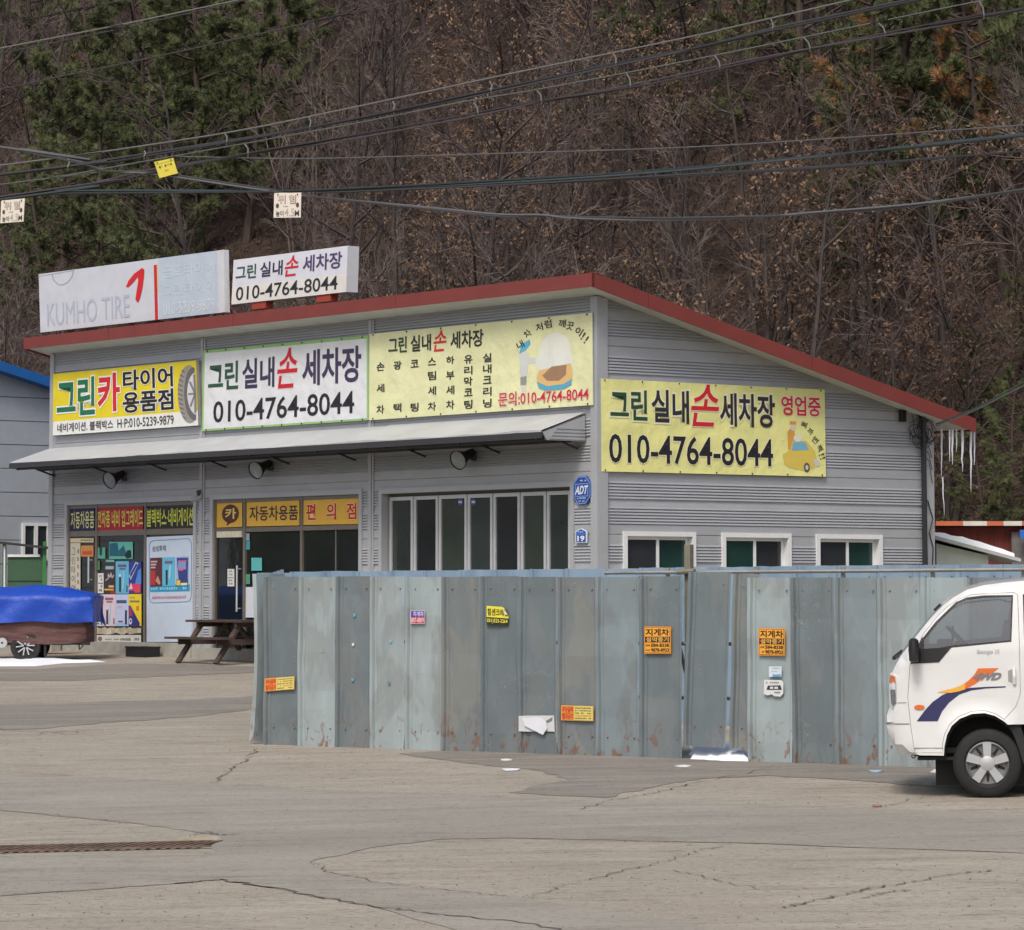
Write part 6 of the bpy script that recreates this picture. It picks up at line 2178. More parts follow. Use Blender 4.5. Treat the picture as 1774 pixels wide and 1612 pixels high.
mb = MB(); mb.prism([PN(-9, 0.4, -0.03), PN(9, 0.4, -0.03), PN(9, nroof(9) - 0.02, -0.03), PN(-9, nroof(-9) - 0.02, -0.03)], -EF * 11); mb.build('wall', mat('nb_core', (96, 102, 110), rough=0.7, var=0.03), nb)
mb = MB(); mb.ob(PN(-9.4, nroof(-9.4), 0.35), PN(9.5, nroof(9.5)) - PN(-9.4, nroof(-9.4)), -EF * 12, Vector((0, 0, 0.20))); mb.build('roof', mat('roof_blue', (24, 92, 160), rough=0.5, var=0.06), nb)
wa, wb_ = hit(37, 930, NB0, EF), hit(84, 907, NB0, EF)
ta, tb = (wa - NB0).dot(ES), (wb_ - NB0).dot(ES)
mb = MB()
za, zb_ = wa.z - 0.5, wb_.z
for (a, b, c, d) in ((ta, ta + 0.06, za, zb_), (tb - 0.06, tb, za, zb_), (ta + 0.06, tb - 0.06, zb_ - 0.06, zb_), (ta + 0.06, tb - 0.06, za, za + 0.06), ((ta + tb) / 2 - 0.04, (ta + tb) / 2 + 0.04, za + 0.06, zb_ - 0.06)):
    mb.ob(PN(a, c, 0.0), ES * (b - a), EF * 0.06, Vector((0, 0, d - c)))
win = mb.build('window', M_WHITEV, nb)
mb = MB(); mb.ob(PN(ta + 0.06, za + 0.06, 0.002), ES * (tb - ta - 0.12), EF * 0.02, Vector((0, 0, zb_ - za - 0.12))); mb.build('pane', mat('dark_pane', (44, 42, 44)), win)

# green framed shelter
ga = Vector((-10.45, 70.6, 0))
gs = thing('green_shelter', 'small green framed shelter with netting and dark sheet roof by the shop corner', 'shelter', (ga.x, ga.y, gz(ga.x, ga.y)))
g0 = gz(ga.x, ga.y)
M_GRN = mat('green_steel', (48, 132, 62), rough=0.5, var=0.1)
hgt = hit(28, 937, ga, Vector((0, 1, 0))).z - g0
Wd = 0.95
mb = MB()
for (x, y) in ((0, 0), (Wd, 0), (0, 0.9), (Wd, 0.9)):
    mb.ob((x - 0.035, y - 0.035, 0), (0.07, 0, 0), (0, 0.07, 0), (0, 0, hgt - 0.02))
mb.build('frame', M_GRN, gs, local=True)
mb = MB(); mb.prism([(-0.1, -0.15, hgt), (Wd + 0.15, -0.15, hgt - 0.13), (Wd + 0.15, -0.15, hgt - 0.18), (-0.1, -0.15, hgt - 0.05)], (0, 1.2, 0)); mb.build('roof', mat('dark_sheet', (46, 46, 48), rough=0.6, var=0.1), gs, local=True)
mb = MB(); mb.tube([(0.16, -0.05, 0), (0.14, -0.05, hgt - 0.1)], 0.022, 6); mb.build('drain_pipe', M_WHITEV, gs, local=True)
mb = MB(); mb.ob((0.2, 0.02, 0.1), (Wd - 0.24, 0, 0), (0, 0.02, 0), (0, 0, hgt - 0.42)); mb.ob((0.2, 0.0, hgt * 0.62), (Wd - 0.24, 0, 0), (0, 0.05, 0), (0, 0, 0.03)); mb.ob((0.2, 0.0, hgt - 0.36), (Wd - 0.24, 0, 0), (0, 0.05, 0), (0, 0, 0.03)); mb.build('netting', mat('green_net', (66, 96, 74), rough=0.9, var=0.25, vs_=60), gs, local=True)
mb = MB(); mb.ob((0.2, -0.02, hgt - 0.33), (Wd - 0.3, 0, 0), (0, 0.12, 0), (0, 0, 0.05)); mb.build('snow_cap', M_SNOW, gs, local=True)

# ------------------------------------------------------------------ sheds on the right
def at_depth(px, py, y): return hit(px, py, (0, y, 0), Vector((0, 1, 0)))
sh = thing('white_shed', 'small pale green white shed with snow on its sloping roof beside the shop corner', 'shed', at_depth(1680, 990, 61.5) * 1.0)
a, b = at_depth(1622, 936, 61.5), at_depth(1712, 958, 61.5)
zb = 0.75
mb = MB(); mb.prism([(a.x, 61.5, zb), (b.x, 61.5, zb), (b.x, 61.5, b.z - 0.05), (a.x, 61.5, a.z - 0.06)], (0, 2.2, 0)); mb.build('wall', mat('pale_green_wall', (204, 214, 204), rough=0.8, var=0.05), sh)
c, d = at_depth(1618, 928, 61.3), at_depth(1768, 968, 61.3)
mb = MB(); mb.prism([(c.x, 61.25, c.z), (d.x, 61.25, d.z), (d.x, 61.25, d.z - 0.06), (c.x, 61.25, c.z - 0.06)], (0, 2.6, 0)); mb.build('roof', mat('pale_roof', (178, 184, 180), rough=0.7, var=0.1), sh)
mb = MB(); nn_ = 14
for i in range(nn_ + 1):
    f_ = i / nn_ * 0.93
    q = c.lerp(d, f_)
    hh = 0.05 + 0.05 * abs(mnoise.noise(Vector((i * 0.7, 0, 0)))) + 0.05 * math.sin(math.pi * f_)
    mb.v += [Vector((q.x, 61.28, q.z + 0.002)), Vector((q.x, 61.34, q.z + hh)), Vector((q.x, 63.6, q.z + hh)), Vector((q.x, 63.7, q.z + 0.002))]
for i in range(nn_):
    for k in range(3): mb.f.append([i * 4 + k, i * 4 + 4 + k, i * 4 + 5 + k, i * 4 + 1 + k]); mb.m.append(0)
mb.f.append([3, 2, 1, 0]); mb.m.append(0); mb.f.append([nn_ * 4 + k for k in range(4)]); mb.m.append(0)
mb.build('snow_cover', M_SNOW, sh, smooth=True)
rs = thing('red_shed', 'dark red plank shed with orange and white roof edge at the hill foot', 'shed', at_depth(1720, 985, 64.5))
c, d = at_depth(1620, 904, 64.5), at_depth(1900, 906, 64.5)
mb = MB(); mb.ob((c.x, 64.6, 0.7), (d.x - c.x, 0, 0), (0, 1.6, 0), (0, 0, c.z - 0.1 - 0.7)); mb.build('wall', mat('red_planks', (104, 42, 34), rough=0.8, var=0.25, vs_=4, stretch=(6, 1, 0.5)), rs)
xs_ = [c.x, c.x + 0.5, c.x + 0.95, c.x + 1.25, c.x + 1.6, c.x + 2.0, d.x]
for i, (x0, x1) in enumerate(zip(xs_[:-1], xs_[1:])):
    mb = MB(); mb.ob((x0, 64.35, c.z - 0.08), (x1 - x0 - 0.005, 0, 0), (0, 2.1, 0), (0, 0, 0.085)); mb.build('roof_sheet', [mat('orange_sheet', (190, 100, 66), rough=0.6, var=0.15), mat('cream_sheet', (206, 200, 188), rough=0.6, var=0.1)][(i % 2) if i < 5 else 1], rs)
e = at_depth(1776, 926, 64.3)
mb = MB(); mb.ob((at_depth(1752, 940, 64.55).x, 64.5, 0.7), (2.2, 0, 0), (0, 0.09, 0), (0, 0, at_depth(1752, 922, 64.5).z - 0.7)); mb.build('grey_panel', mat('weathered_grey', (108, 104, 102), rough=0.9, var=0.2, vs_=5), rs)
mb = MB(); mb.box((e.x, 64.25, e.z), (0.22, 0.12, 0.16)); tag(mb.build('blue_box', mat('box_blue', (40, 104, 184), rough=0.5, var=0.05)), 'small bright blue box hanging on the red shed wall', 'box')

# ------------------------------------------------------------------ icicles under the rear eave
M_ICE = mat('ice', (214, 218, 226), rough=0.12, var=0.05, spec=0.6)
ic = [(1631, 749, 826, 3.0), (1645, 750, 800, 2.4), (1650, 750, 806, 3.4), (1657, 749, 783, 2.4), (1667, 750, 818, 4.2), (1682, 748, 852, 3.6), (1688, 747, 806, 3.0), (1633, 832, 893, 2.2)]
names_i = ['thin icicle nearest the corner post', 'short thin icicle second from the corner post', 'icicle in the middle of the eave beside a twin', 'shortest stub icicle of the eave', 'thick icicle under the eave end', 'longest icicle at the roof tip', 'short icicle beside the longest one at the roof tip', 'crooked icicle hanging low beside the corner post']
for (x, y0, y1, w), nm in zip(ic, names_i):
    off = OSR - 0.12 if x > 1640 else 0.14
    a = hit(x, y0, K + EF * off, EF); b = hit(x + (3 if x == 1633 else 0), y1, K + EF * off, EF)
    r = w / 2 / 100.0 * 1.25
    pts = [a.lerp(b, k / 6) + Vector((U(-1, 1), U(-1, 1), 0)) * r * 0.35 for k in range(7)]
    pts[0] = a + Vector((0, 0, 0.05))
    mb = MB(); mb.tube(pts, [r * 1.1, r, r * 0.85, r * 0.75, r * 0.55, r * 0.35, 0.003], 7)
    tag(mb.build('icicle', M_ICE, smooth=True), nm, 'icicle', 'icicles under the rear eave')

# ------------------------------------------------------------------ overhead cables
YD = 26.0
def wire(pts, r, rgb, label, strands=1, ext=9.0, spread=0.02):
    r, spread = r * 0.72, spread * 0.8
    P3 = [at_depth(x, y, YD) for x, y in pts]
    a = P3[0] - (P3[1] - P3[0]).normalized() * (ext if pts[0][0] <= 0 or pts[0][1] <= 0 else 0)
    b = P3[-1] + (P3[-1] - P3[-2]).normalized() * (ext if pts[-1][0] >= 1770 or pts[-1][1] <= 5 else 0)
    P3 = ([a] if a != P3[0] else []) + P3 + ([b] if b != P3[-1] else [])
    # smooth the path
    Q = []
    for i in range(len(P3) - 1):
        p0, p1, p2, p3 = P3[max(i - 1, 0)], P3[i], P3[i + 1], P3[min(i + 2, len(P3) - 1)]
        for k in range(6):
            t_ = k / 6
            Q.append(0.5 * ((2 * p1) + (p2 - p0) * t_ + (2 * p0 - 5 * p1 + 4 * p2 - p3) * t_ * t_ + (3 * p1 - p0 - 3 * p2 + p3) * t_ ** 3))
    Q.append(P3[-1])
    if strands == 1:
        mb = MB(); mb.tube(Q, r, 6); return tag(mb.build('overhead_cable', mat('cable_%d_%d_%d' % rgb, rgb, rough=0.5, var=0.08), smooth=True), label, 'cable', 'cables strung above the yard')
    t = thing('overhead_cable', label, 'cable', Q[0], group='cables strung above the yard')
    for s in range(strands):
        ph = s * 2.4 + 0.4
        mb = MB()
        mb.tube([q + Vector((0, spread * math.sin(ph + i * 0.23), spread * math.cos(ph + i * 0.17 + s))) for i, q in enumerate(Q)], r, 6)
        c = rgb if s % 3 != 1 else tuple(min(255, int(v * 1.25 + 10)) for v in rgb)
        mb.build('strand', mat('cable_%d_%d_%d' % c, c, rough=0.5, var=0.08), t, smooth=True)
    return t


wire([(0, 45), (110, 22), (215, 0)], 0.006, (52, 50, 50), 'thin dark wire crossing the top left corner of the wood')
wire([(0, 84), (200, 45), (406, 2)], 0.008, (104, 101, 97), 'pale wire running above its dark twin over the pine crowns')
wire([(0, 93), (210, 50), (419, 2)], 0.007, (48, 46, 46), 'dark wire running just below its pale twin over the pine crowns')
wire([(0, 155), (300, 92), (600, 25), (700, 2)], 0.007, (50, 48, 48), 'lone dark wire climbing over the pine crowns to the right')
wire([(0, 287), (130, 270), (389, 231), (600, 189), (875, 130), (1200, 63), (1475, 0)], 0.009, (100, 98, 95), 'pale carrier wire above the thick black cable bundle')
wire([(0, 303), (135, 287), (294, 262), (600, 210), (850, 159), (1067, 112), (1200, 85), (1340, 51), (1583, 0)], 0.0115, (34, 34, 38), 'thick black cable bundle tied below the pale carrier wire', 3, spread=0.014)
wire([(0, 320), (85, 309), (300, 271), (600, 217), (806, 176), (938, 154), (1200, 104), (1521, 38), (1706, 0)], 0.007, (88, 92, 88), 'thin grey green carrier wire below the thick black bundle')
wire([(0, 342), (169, 318), (270, 295), (430, 267), (600, 240), (828, 198), (938, 176), (1092, 150), (1245, 118), (1404, 85), (1533, 60), (1706, 28), (1774, 16)], 0.010, (44, 36, 41), 'purple black twisted cable bundle hanging on small hooks', 3, spread=0.018)
wire([(300, 271), (430, 274), (550, 275), (875, 266), (1200, 255), (1490, 237), (1774, 217)], 0.007, (86, 86, 88), 'thin straight grey wire above the green black bundle')
wire([(0, 346), (95, 334), (300, 332), (550, 330), (869, 315), (1150, 296), (1491, 264), (1774, 234)], 0.0115, (34, 44, 47), 'green black cable bundle carrying the white height plate', 3, spread=0.012)
wire([(550, 333), (869, 321), (1150, 306), (1450, 288), (1774, 262)], 0.011, (32, 34, 38), 'black cable running just below the green black bundle', 2, spread=0.008)
wire([(0, 255), (34, 260), (149, 284), (183, 296), (270, 301), (440, 326), (550, 342), (722, 359), (861, 373), (938, 373), (993, 377), (1150, 380), (1309, 376), (1404, 370), (1571, 357), (1706, 339), (1774, 329)], 0.011, (66, 66, 69), 'sagging grey cable lowest over the wood', 2, spread=0.010)
# drop wires to the shop
ea = hit(1622, 735, K + EF * 0.5, EF)
for k, (y1, c, lb) in enumerate(((662, (56, 74, 72), 'green drop wire running to the rear eave of the shop'), (668, (104, 110, 110), 'pale drop wire under its green twin at the rear eave'))):
    b = at_depth(1774, y1, 50.0); b2 = b + (b - ea).normalized() * 8
    mb = MB(); mb.tube([ea + Vector((0, 0, -0.03 * k)), ea.lerp(b, 0.5) + Vector((0, 0, -0.05)), b, b2 + Vector((0, 0, 0.3))], 0.013, 5)
    tag(mb.build('drop_wire', mat('drop_%d' % k, c, rough=0.5)), lb, 'cable')
# hooks
mb_h = [((118, 275), (118, 290)), ((250, 262), (250, 271)), ((389, 231), (393, 246)), ((535, 203), (537, 220)), ((680, 176), (682, 190)), ((848, 141), (851, 157)), ((1062, 93), (1067, 110)), ((1335, 33), (1338, 50)), ((820, 178), (828, 196)), ((930, 157), (938, 174)), ((1085, 127), (1092, 149)), ((1238, 97), (1247, 117)), ((1392, 65), (1403, 84)), ((1522, 40), (1533, 58)), ((1696, 2), (1704, 27)), ((424, 250), (430, 266))]
for (a, b) in mb_h:
    p, q = at_depth(*a, YD), at_depth(*b, YD)
    mb = MB(); mb.tube([p, p.lerp(q, 0.5) + Vector((0.012, -0.01, 0)), q + Vector((0, -0.02, 0)), q + Vector((0.0, 0.0, -0.03))], 0.006, 5)
    tag(mb.build('cable_hook', mat('hook_grey', (112, 112, 112), rough=0.5)), 'small grey hook tying a cable to its carrier wire', 'hook', 'hooks on the overhead cables')


def plate(corners, rgb, label, fn):
    P3 = [at_depth(x, y, YD - 0.03) for x, y in corners]
    P = quadmap(*P3, Vector((0, -1, 0)))
    t = thing('height_plate', label, 'sign', P(0.5, 0, 0), group='warning plates on the cables')
    slab(P, 0.012, ink(rgb), 'board', t, h=-0.002)
    f = Face(P); f.rect(0, 0, 1, 1, rgb, 0.0, 'panel'); fn(f); f.build(t)
    mb = MB()
    for a in (0.14, 0.86): mb.tube([P(a, 0.9, 0.008), P(a, 1.06, -0.02), P(a, 1.0, -0.03)], 0.004, 5)
    mb.build('tie', M_BLACK, t)


def danger(f):
    PL = (222, 214, 202)
    f.text('위', 0.16, 0.56, 0.42, 0.90, (150, 122, 116), 0.002, bold=0.05); f.text('위', 0.18, 0.58, 0.40, 0.88, PL, 0.004, bold=0.0)
    f.text('험', 0.56, 0.56, 0.80, 0.90, (150, 122, 116), 0.002, bold=0.05); f.text('험', 0.58, 0.58, 0.78, 0.88, PL, 0.004, bold=0.0)
    f.oval(0.13, 0.48, 0.058, 0.10, (84, 66, 48), 0.002); f.oval(0.87, 0.50, 0.058, 0.10, (84, 56, 48), 0.002); f.scribble(0.34, 0.42, 0.54, 0.48, (140, 136, 130), 0.002, n=4)
    f.text('높이', 0.08, 0.05, 0.36, 0.28, (66, 60, 54), 0.002, bold=0.03); f.text('4.5', 0.40, 0.05, 0.76, 0.36, (176, 166, 156), 0.002, bold=0.01); f.text('M', 0.78, 0.06, 0.93, 0.28, (66, 60, 54), 0.002, bold=0.04)


plate([(474, 377.5), (521, 377), (522, 334), (475, 335)], (222, 214, 202), 'white height limit plate with two holes hanging from the green black bundle', danger)
plate([(0.5, 387), (40.5, 384), (43, 344), (2, 348)], (220, 214, 200), 'white height limit plate with faded figures below the purple bundle', danger)
def yplate(f):
    for a, b in ((0.2, 0.62), (0.5, 0.64), (0.8, 0.66)): f.oval(a, b, 0.045, 0.08, (90, 84, 30), 0.002)
    f.scribble(0.28, 0.58, 0.42, 0.70, (150, 140, 50), 0.002, n=2); f.scribble(0.58, 0.60, 0.72, 0.72, (150, 140, 50), 0.002, n=2); f.scribble(0.4, 0.30, 0.68, 0.40, (180, 110, 50), 0.002, n=4)
    f.line([(0.02, 0.82), (0.98, 0.86)], 0.02, (160, 146, 50), 0.002, asp=1.1)
plate([(276, 309), (308, 300.5), (300, 274), (267, 281)], (214, 200, 70), 'tilted yellow warning plate with three holes caught between cables', yplate)


# ------------------------------------------------------------------ the wooded hill
R2 = random.Random(5)
V = R2.uniform
M_BARK = mat('bark_grey', (68, 61, 58), rough=0.9, var=0.3, vs_=9, stretch=(1, 1, 0.3))
M_TWIG = mat('twig_brown', (76, 62, 58), rough=0.9, var=0.35, vs_=1.5)
M_TWIGP = mat('twig_pale', (100, 88, 83), rough=0.9, var=0.3, vs_=1.5)
M_PBARK = mat('pine_bark', (72, 60, 54), rough=0.95, var=0.3, vs_=8, stretch=(1, 1, 0.3))
M_LEAF = mat('dead_leaf', (92, 72, 58), rough=0.8, rgb2=(142, 115, 90), vs_=5, world_co=True, detail=2)
M_LEAFB = mat('dead_leaf_brown', (66, 50, 42), rough=0.8, rgb2=(110, 85, 66), vs_=5, world_co=True, detail=2)
M_NEED = mat('pine_needles', (66, 76, 46), rough=0.75, rgb2=(118, 124, 80), vs_=2.2, world_co=True, detail=2)
M_NDEAD = mat('dead_needles', (132, 92, 56), rough=0.8, rgb2=(168, 126, 84), vs_=3, world_co=True, detail=2)


def rdir(d, ang, az):
    x = d.orthogonal().normalized(); y = d.cross(x)
    return (d * math.cos(ang) + (x * math.cos(az) + y * math.sin(az)) * math.sin(ang)).normalized()


def path(p, d, l, n, wander, lift):
    pts = [p.copy()]
    for i in range(n):
        d = (d + Vector((V(-1, 1), V(-1, 1), V(-1, 1))) * wander + Vector((0, 0, lift))).normalized()
        p = p + d * (l / n)
        pts.append(p.copy())
    return pts


def along(pts, t_):
    f_ = t_ * (len(pts) - 1); i = min(int(f_), len(pts) - 2)
    return pts[i].lerp(pts[i + 1], f_ - i), (pts[i + 1] - pts[i]).normalized()


def bare_tree(H, stems=1, n1=11, n2=6, n3=5, n4=3, leaves=0, leafm=None, twigm=None, spread=1.0):
    tr_, cr_, lf = MB(), MB(), MB()
    tips = []
    for s in range(stems):
        a = 2 * math.pi * s / stems + V(0, 1)
        lean = 0.0 if stems == 1 else V(0.12, 0.4)
        d = Vector((math.cos(a) * lean, math.sin(a) * lean, 1)).normalized()
        hh = H * V(0.8, 1.0)
        tk = path(Vector((math.cos(a) * 0.08 * (stems > 1), math.sin(a) * 0.08 * (stems > 1), -0.4)), d, hh, 9, 0.10, 0.02)
        r0 = 0.011 * H / stems ** 0.5
        tr_.tube(tk, [r0 * (1 - 0.88 * i / 9) + 0.006 for i in range(10)], 6)
        for i in range(n1):
            t_ = 0.22 + 0.76 * (i + V(0, 0.8)) / n1
            p, dd = along(tk, min(t_, 0.99))
            l1 = H * (0.42 - 0.26 * t_) * V(0.75, 1.2) * spread
            b1 = path(p, rdir(dd, V(0.55, 1.15), V(0, 6.28)), l1, 5, 0.16, 0.10)
            r1 = r0 * 0.42 * (1 - 0.6 * t_) + 0.006
            tr_.tube(b1, [r1 * (1 - 0.8 * k / 5) + 0.004 for k in range(6)], 4, caps=False)
            for j in range(n2):
                p, dd = along(b1, 0.2 + 0.8 * (j + V(0, 0.9)) / n2 * 0.98)
                b2 = path(p, rdir(dd, V(0.4, 0.95), V(0, 6.28)), l1 * V(0.3, 0.5), 3, 0.2, 0.08)
                cr_.tube(b2, [0.0105, 0.0085, 0.007, 0.005], 3, caps=False)
                for k in range(n3):
                    p, dd = along(b2, 0.15 + 0.84 * (k + V(0, 0.9)) / n3)
                    b3 = path(p, rdir(dd, V(0.35, 0.9), V(0, 6.28)), l1 * V(0.12, 0.24), 2, 0.25, 0.06)
                    cr_.tube(b3, [0.0075, 0.006, 0.004], 3, caps=False)
                    tips.append(b3[-1])
                    for m in range(n4):
                        p, dd = along(b3, V(0.2, 0.98))
                        e = p + rdir(dd, V(0.4, 1.0), V(0, 6.28)) * V(0.12, 0.3)
                        x = Vector((V(-1, 1), V(-1, 1), V(-1, 1))).normalized() * 0.005
                        cr_.add([p - x, p + x, e], [(0, 1, 2)])
                        if leaves and m == 0: tips.append(e)
    for i in range(leaves):
        c = tips[R2.randrange(len(tips))] + Vector((V(-1, 1), V(-1, 1), V(-1, 0.5))) * 0.10
        leaf(lf, c, V(0.04, 0.072))
    return tr_, cr_, lf


def leaf(mb, c, s, hang=True):
    d = Vector((V(-0.8, 0.8), V(-0.8, 0.8), V(-1.0, 0.1) if hang else V(-0.4, 0.4))).normalized()
    q = rdir(d, math.pi / 2, V(0, 6.28))
    n_ = d.cross(q)
    a, b = c - d * s, c + d * s
    mb.add([a, c + q * s * 0.5 + n_ * s * 0.2, b, c - q * s * 0.5 + n_ * s * 0.2], [(0, 1, 2), (0, 2, 3)])


def tuft(mb, c, d, n_, l, mi=0):
    for i in range(n_):
        e = rdir(d, V(0.15, 1.35), V(0, 6.28)) * l * V(0.7, 1.1)
        x = Vector((V(-1, 1), V(-1, 1), V(-1, 1))).cross(e).normalized() * 0.0085
        mb.add([c - x, c + x, c + e], [(0, 1, 2)], mi)


def pine_tree(H, dead=0.0, low=0.35, dens=1.0):
    tk_, cr_, dd_ = MB(), MB(), MB()
    tk = path(Vector((0, 0, -0.4)), Vector((V(-0.1, 0.1), V(-0.1, 0.1), 1)), H, 9, 0.05, 0.02)
    tk_.tube(tk, [0.15 * H / 9 * (1 - 0.85 * i / 9) + 0.01 for i in range(10)], 7)
    nb_ = int(34 * dens)
    for i in range(nb_):
        t_ = low + (0.98 - low) * (i + V(0, 0.9)) / nb_
        p, d0 = along(tk, min(0.985, t_))
        l1 = H * (0.36 - 0.25 * t_) * V(0.7, 1.25)
        b1 = path(p, rdir(d0, V(1.05, 1.55), V(0, 6.28)), l1, 5, 0.16, 0.07)
        tk_.tube(b1, [0.035 * (1 - 0.8 * k / 5) + 0.006 for k in range(6)], 4, caps=False)
        isdead = R2.random() < dead * (1.6 - t_)
        for j in range(7):
            q, dd = along(b1, 0.30 + 0.69 * (j + V(0, 0.9)) / 7)
            b2 = path(q, rdir(dd, V(0.3, 0.9), V(0, 6.28)), l1 * V(0.16, 0.34), 2, 0.2, 0.22)
            tk_.tube(b2, [0.012, 0.009, 0.006], 3, caps=False)
            for k in range(7):
                c, d3 = along(b2, V(0.25, 0.99))
                ds = isdead and R2.random() < 0.7
                tuft(dd_ if ds else cr_, c + Vector((V(-1, 1), V(-1, 1), V(-0.5, 1))) * 0.09, (d3 + Vector((0, 0, 0.5))).normalized(), 26, V(0.16, 0.25))
    return tk_, cr_, dd_


PROTO = {}
def proto(kind, parts):
    PROTO.setdefault(kind, []).append(parts)


for i in range(5):
    a, b, c = bare_tree(V(7.5, 10.5), 1, 11, 6, 5, 3)
    proto('bare', [('trunk', a.mesh('trunk', M_BARK)), ('crown', b.mesh('crown', M_TWIG if i % 2 else M_TWIGP))])
for i in range(3):
    a, b, c = bare_tree(V(4.0, 5.5), 4, 6, 5, 4, 3, spread=0.9)
    proto('thicket', [('trunk', a.mesh('trunk', M_TWIGP)), ('crown', b.mesh('crown', M_TWIGP if i else M_TWIG))])
for i in range(4):
    a, b, c = bare_tree(V(6.5, 9.5), 1, 10, 6, 4, 2, leaves=1100)
    proto('oak', [('trunk', a.mesh('trunk', M_BARK)), ('crown', b.mesh('crown', M_TWIG)), ('dead_leaves', c.mesh('dead_leaves', M_LEAF if i % 2 else M_LEAFB))])
for i in range(2):
    a, b, c = bare_tree(V(2.6, 3.6), 3, 6, 5, 4, 2, leaves=900)
    proto('sapling', [('trunk', a.mesh('trunk', M_BARK)), ('crown', b.mesh('crown', M_TWIG)), ('dead_leaves', c.mesh('dead_leaves', M_LEAF))])
for i in range(3):
    a, b, c = pine_tree(V(7.0, 9.0), 0.0, 0.16)
    proto('pine', [('trunk', a.mesh('trunk', M_PBARK)), ('crown', b.mesh('crown', M_NEED))])
for i in range(2):
    a, b, c = pine_tree(V(6.5, 8.5), 0.20, 0.20)
    proto('sickpine', [('trunk', a.mesh('trunk', M_PBARK)), ('crown', b.mesh('crown', M_NEED)), ('dead_needles', c.mesh('dead_needles', M_NDEAD))])
INFO = {
    'bare': ('bare_tree', 'leafless grey brown tree on the wooded slope', 'tree', 'leafless trees on the slope'),
    'thicket': ('bare_shrub', 'pale many stemmed leafless shrub on the wooded slope', 'shrub', 'leafless shrubs on the slope'),
    'oak': ('oak_tree', 'oak tree still holding dry tan leaves on the wooded slope', 'tree', 'oaks with dry leaves on the slope'),
    'sapling': ('oak_sapling', 'low oak sapling thick with dry tan leaves on the wooded slope', 'sapling', 'oak saplings on the slope'),
    'pine': ('pine_tree', 'dark green pine tree on the wooded slope', 'tree', 'green pines on the slope'),
    'sickpine': ('pine_tree', 'green pine tree with orange dead needle clumps on the slope', 'tree', 'pines with orange clumps on the slope'),
}


def plant(kind, x, y, s=1.0, z=None):
    name, lab, cat, grp = INFO[kind]
    parts = PROTO[kind][R2.randrange(len(PROTO[kind]))]
    o = thing(name, lab, cat, (x, y, hz(x, y) if z is None else z), (V(-0.06, 0.06), V(-0.06, 0.06), V(0, 6.28)), grp)
    k = s * V(0.85, 1.15)
    o.scale = (k, k, k * V(0.92, 1.08))
    for n_, me in parts:
        c = bpy.data.objects.new(n_, me); COL.objects.link(c); c.parent = o


def project(p):
    d = p - CAM
    f_ = d.y * _cp + d.z * _sp
    u_ = -d.y * _sp + d.z * _cp
    return PCX + FPX * d.x / f_, PCY - FPX * u_ / f_


# pines where the photo shows their crowns (crown centre pixel)
PINES = [(185, 160, 'pine'), (300, 130, 'pine'), (400, 75, 'pine'), (260, 215, 'pine'), (120, 255, 'pine'), (330, 20, 'pine'), (90, 370, 'pine'), (430, 150, 'pine'), (500, 70, 'pine'), (300, 330, 'pine'), (60, 30, 'pine'), (200, 60, 'pine'), (150, 110, 'sickpine'), (235, 120, 'pine'), (350, 170, 'pine'), (340, 90, 'pine'), (180, 290, 'pine'), (270, 270, 'pine'),
         (1390, 25, 'pine'), (1560, 55, 'pine'), (1720, 70, 'pine'), (1480, 130, 'sickpine'), (1620, 160, 'sickpine'), (1740, 150, 'sickpine'), 
          (1130, 40, 'pine')]
taken = []
def hill_under(px, py, hgt):
    """ground point whose tree of height hgt shows its crown at the pixel"""
    d = ray(px, py)
    t_ = 60.0
    while t_ < 170:
        p = CAM + d * t_
        if hz(p.x, p.y) + hgt >= p.z and (Vector((p.x, p.y, 0)) - HB).dot(HN) > 0.8:
            return p
        t_ += 0.4
    return None
for px, py, kd in PINES:
    p = hill_under(px, py, 4.6)
    if p is not None:
        plant(kd, p.x, p.y, V(0.8, 1.0)); taken.append((p.x, p.y, 2.2))
for px, py in ((1745, 800), (1705, 860), (1690, 640), (1770, 560), (1480, 470), (1420, 400)):
    p = hill_under(px, py, 1.7)
    if p is not None:
        plant('pine', p.x, p.y, 0.36); taken.append((p.x, p.y, 0.8))
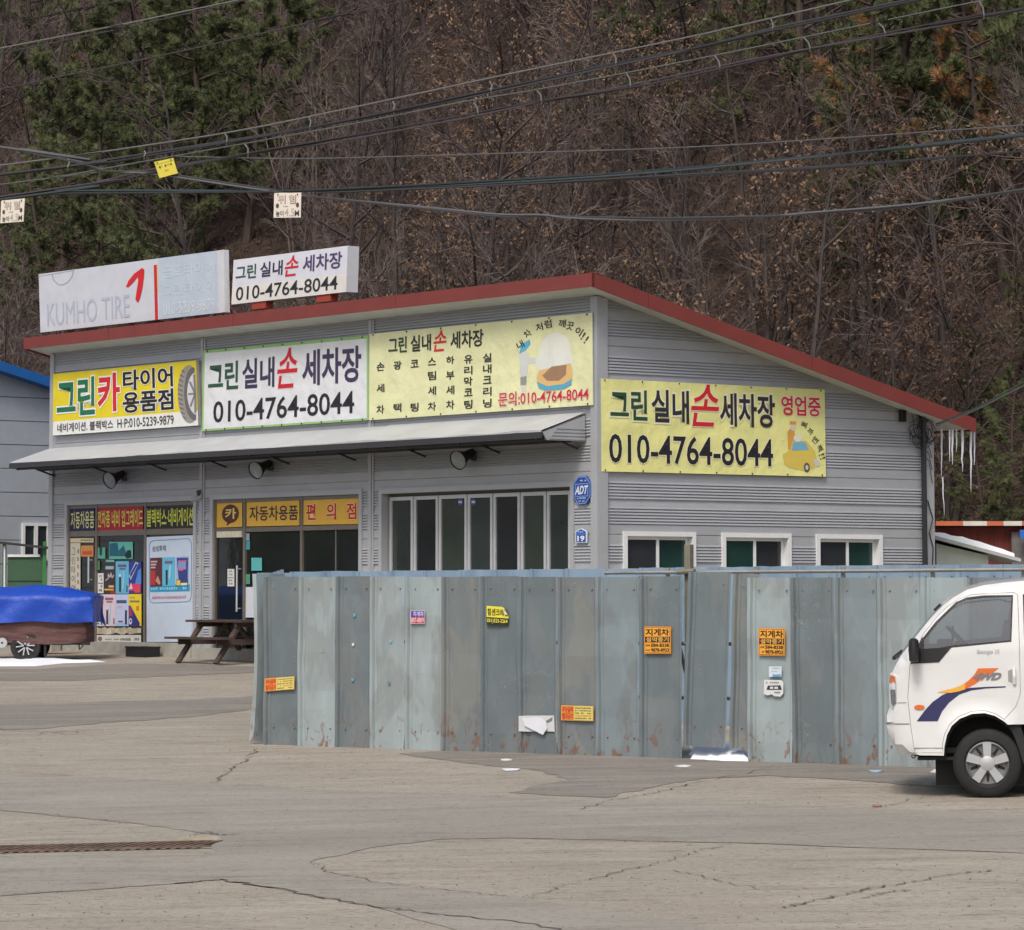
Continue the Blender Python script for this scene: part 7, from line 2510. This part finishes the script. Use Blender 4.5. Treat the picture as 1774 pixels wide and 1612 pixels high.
# everything else: scattered uphill
cand = []
w = 0.8
while w < 52:
    t_ = -85.0
    while t_ < 58:
        p = HB + HN * (w + V(-0.9, 0.9)) + HT * (t_ + V(-1.0, 1.0))
        cand.append(p); t_ += 2.0
    w += 1.75
cnt = {}
for p in cand:
    base = Vector((p.x, p.y, hz(p.x, p.y)))
    px, py = project(base)
    tx, ty = project(base + Vector((0, 0, 7)))
    if px < -360 or px > 2160 or py < -110 or p.y < 58:
        continue
    if (px < -130 or px > 1900) and R2.random() < 0.35:
        continue
    if (p - LC).dot(-ES) > -SL - 1.2 and (p - LC).dot(EF) > -3 and (p - LC).dot(EF) < 20:
        continue
    if (p.x > 5 and p.y < 67.5) or (p - NB0).dot(EF) > -13 and (p - NB0).dot(EF) < 1 and abs((p - NB0).dot(ES)) < 10.5:
        continue
    if any((p.x - a) ** 2 + (p.y - b) ** 2 < r * r for a, b, r in taken):
        continue
    cyx = (py + ty) / 2
    right = max(0.0, min(1.0, (px - 450) / 500.0))
    r = R2.random()
    if r < 0.50 * right + 0.05:
        kd = 'oak'
    elif r < 0.62 * right + 0.22:
        kd = 'bare'
    elif r < 0.75:
        kd = 'thicket' if R2.random() < 0.75 - 0.4 * right else 'sapling'
    else:
        kd = 'bare' if R2.random() < 0.55 else ('sapling' if right > 0.4 else 'thicket')
    if cnt.get(kd, 0) >= 290:
        continue
    cnt[kd] = cnt.get(kd, 0) + 1
    plant(kd, p.x, p.y, V(0.75, 1.05))
print('TREES', cnt)

# undergrowth stems and fallen leaves: nobody could count them
ub_, ul, sn = MB(), MB(), MB()
for i in range(8000):
    p = HB + HN * (V(0.0, 1.0) ** 1.3 * 48) + HT * V(-66, 48)
    px, py = project(Vector((p.x, p.y, hz(p.x, p.y))))
    if px < -250 or px > 2050 or py < -60: continue
    z = hz(p.x, p.y)
    b = path(Vector((p.x, p.y, z - 0.05)), Vector((V(-0.5, 0.5), V(-0.5, 0.5), 1)).normalized(), V(0.7, 2.2), 3, 0.28, -0.02)
    ub_.tube(b, [0.009, 0.007, 0.006, 0.003], 3, caps=False)
    for k in range(3):
        q, dd = along(b, V(0.3, 0.95)); e = q + rdir(dd, V(0.4, 1.1), V(0, 6.28)) * V(0.2, 0.6)
        x = Vector((V(-1, 1), V(-1, 1), V(-1, 1))).normalized() * 0.005
        ub_.add([q - x, q + x, e], [(0, 1, 2)])
o = ub_.build('undergrowth', M_TWIG); tag(o, 'tangled leafless undergrowth covering the wooded slope', 'undergrowth'); o['kind'] = 'stuff'
for i in range(70000):
    p = HB + HN * (V(0.0, 1.0) ** 1.5 * 46) + HT * V(-66, 48)
    z = hz(p.x, p.y)
    px, py = project(Vector((p.x, p.y, z)))
    if px < -200 or px > 2000 or py < -40: continue
    leaf(ul, Vector((p.x, p.y, z + V(0.02, 0.12))), V(0.05, 0.09), False)
o = ul.build('fallen_leaves', M_LEAFB); tag(o, 'dry brown fallen leaves covering the wooded slope', 'leaves'); o['kind'] = 'stuff'


bpy.data.objects.remove(_fo)
bpy.data.scenes.remove(_ts)
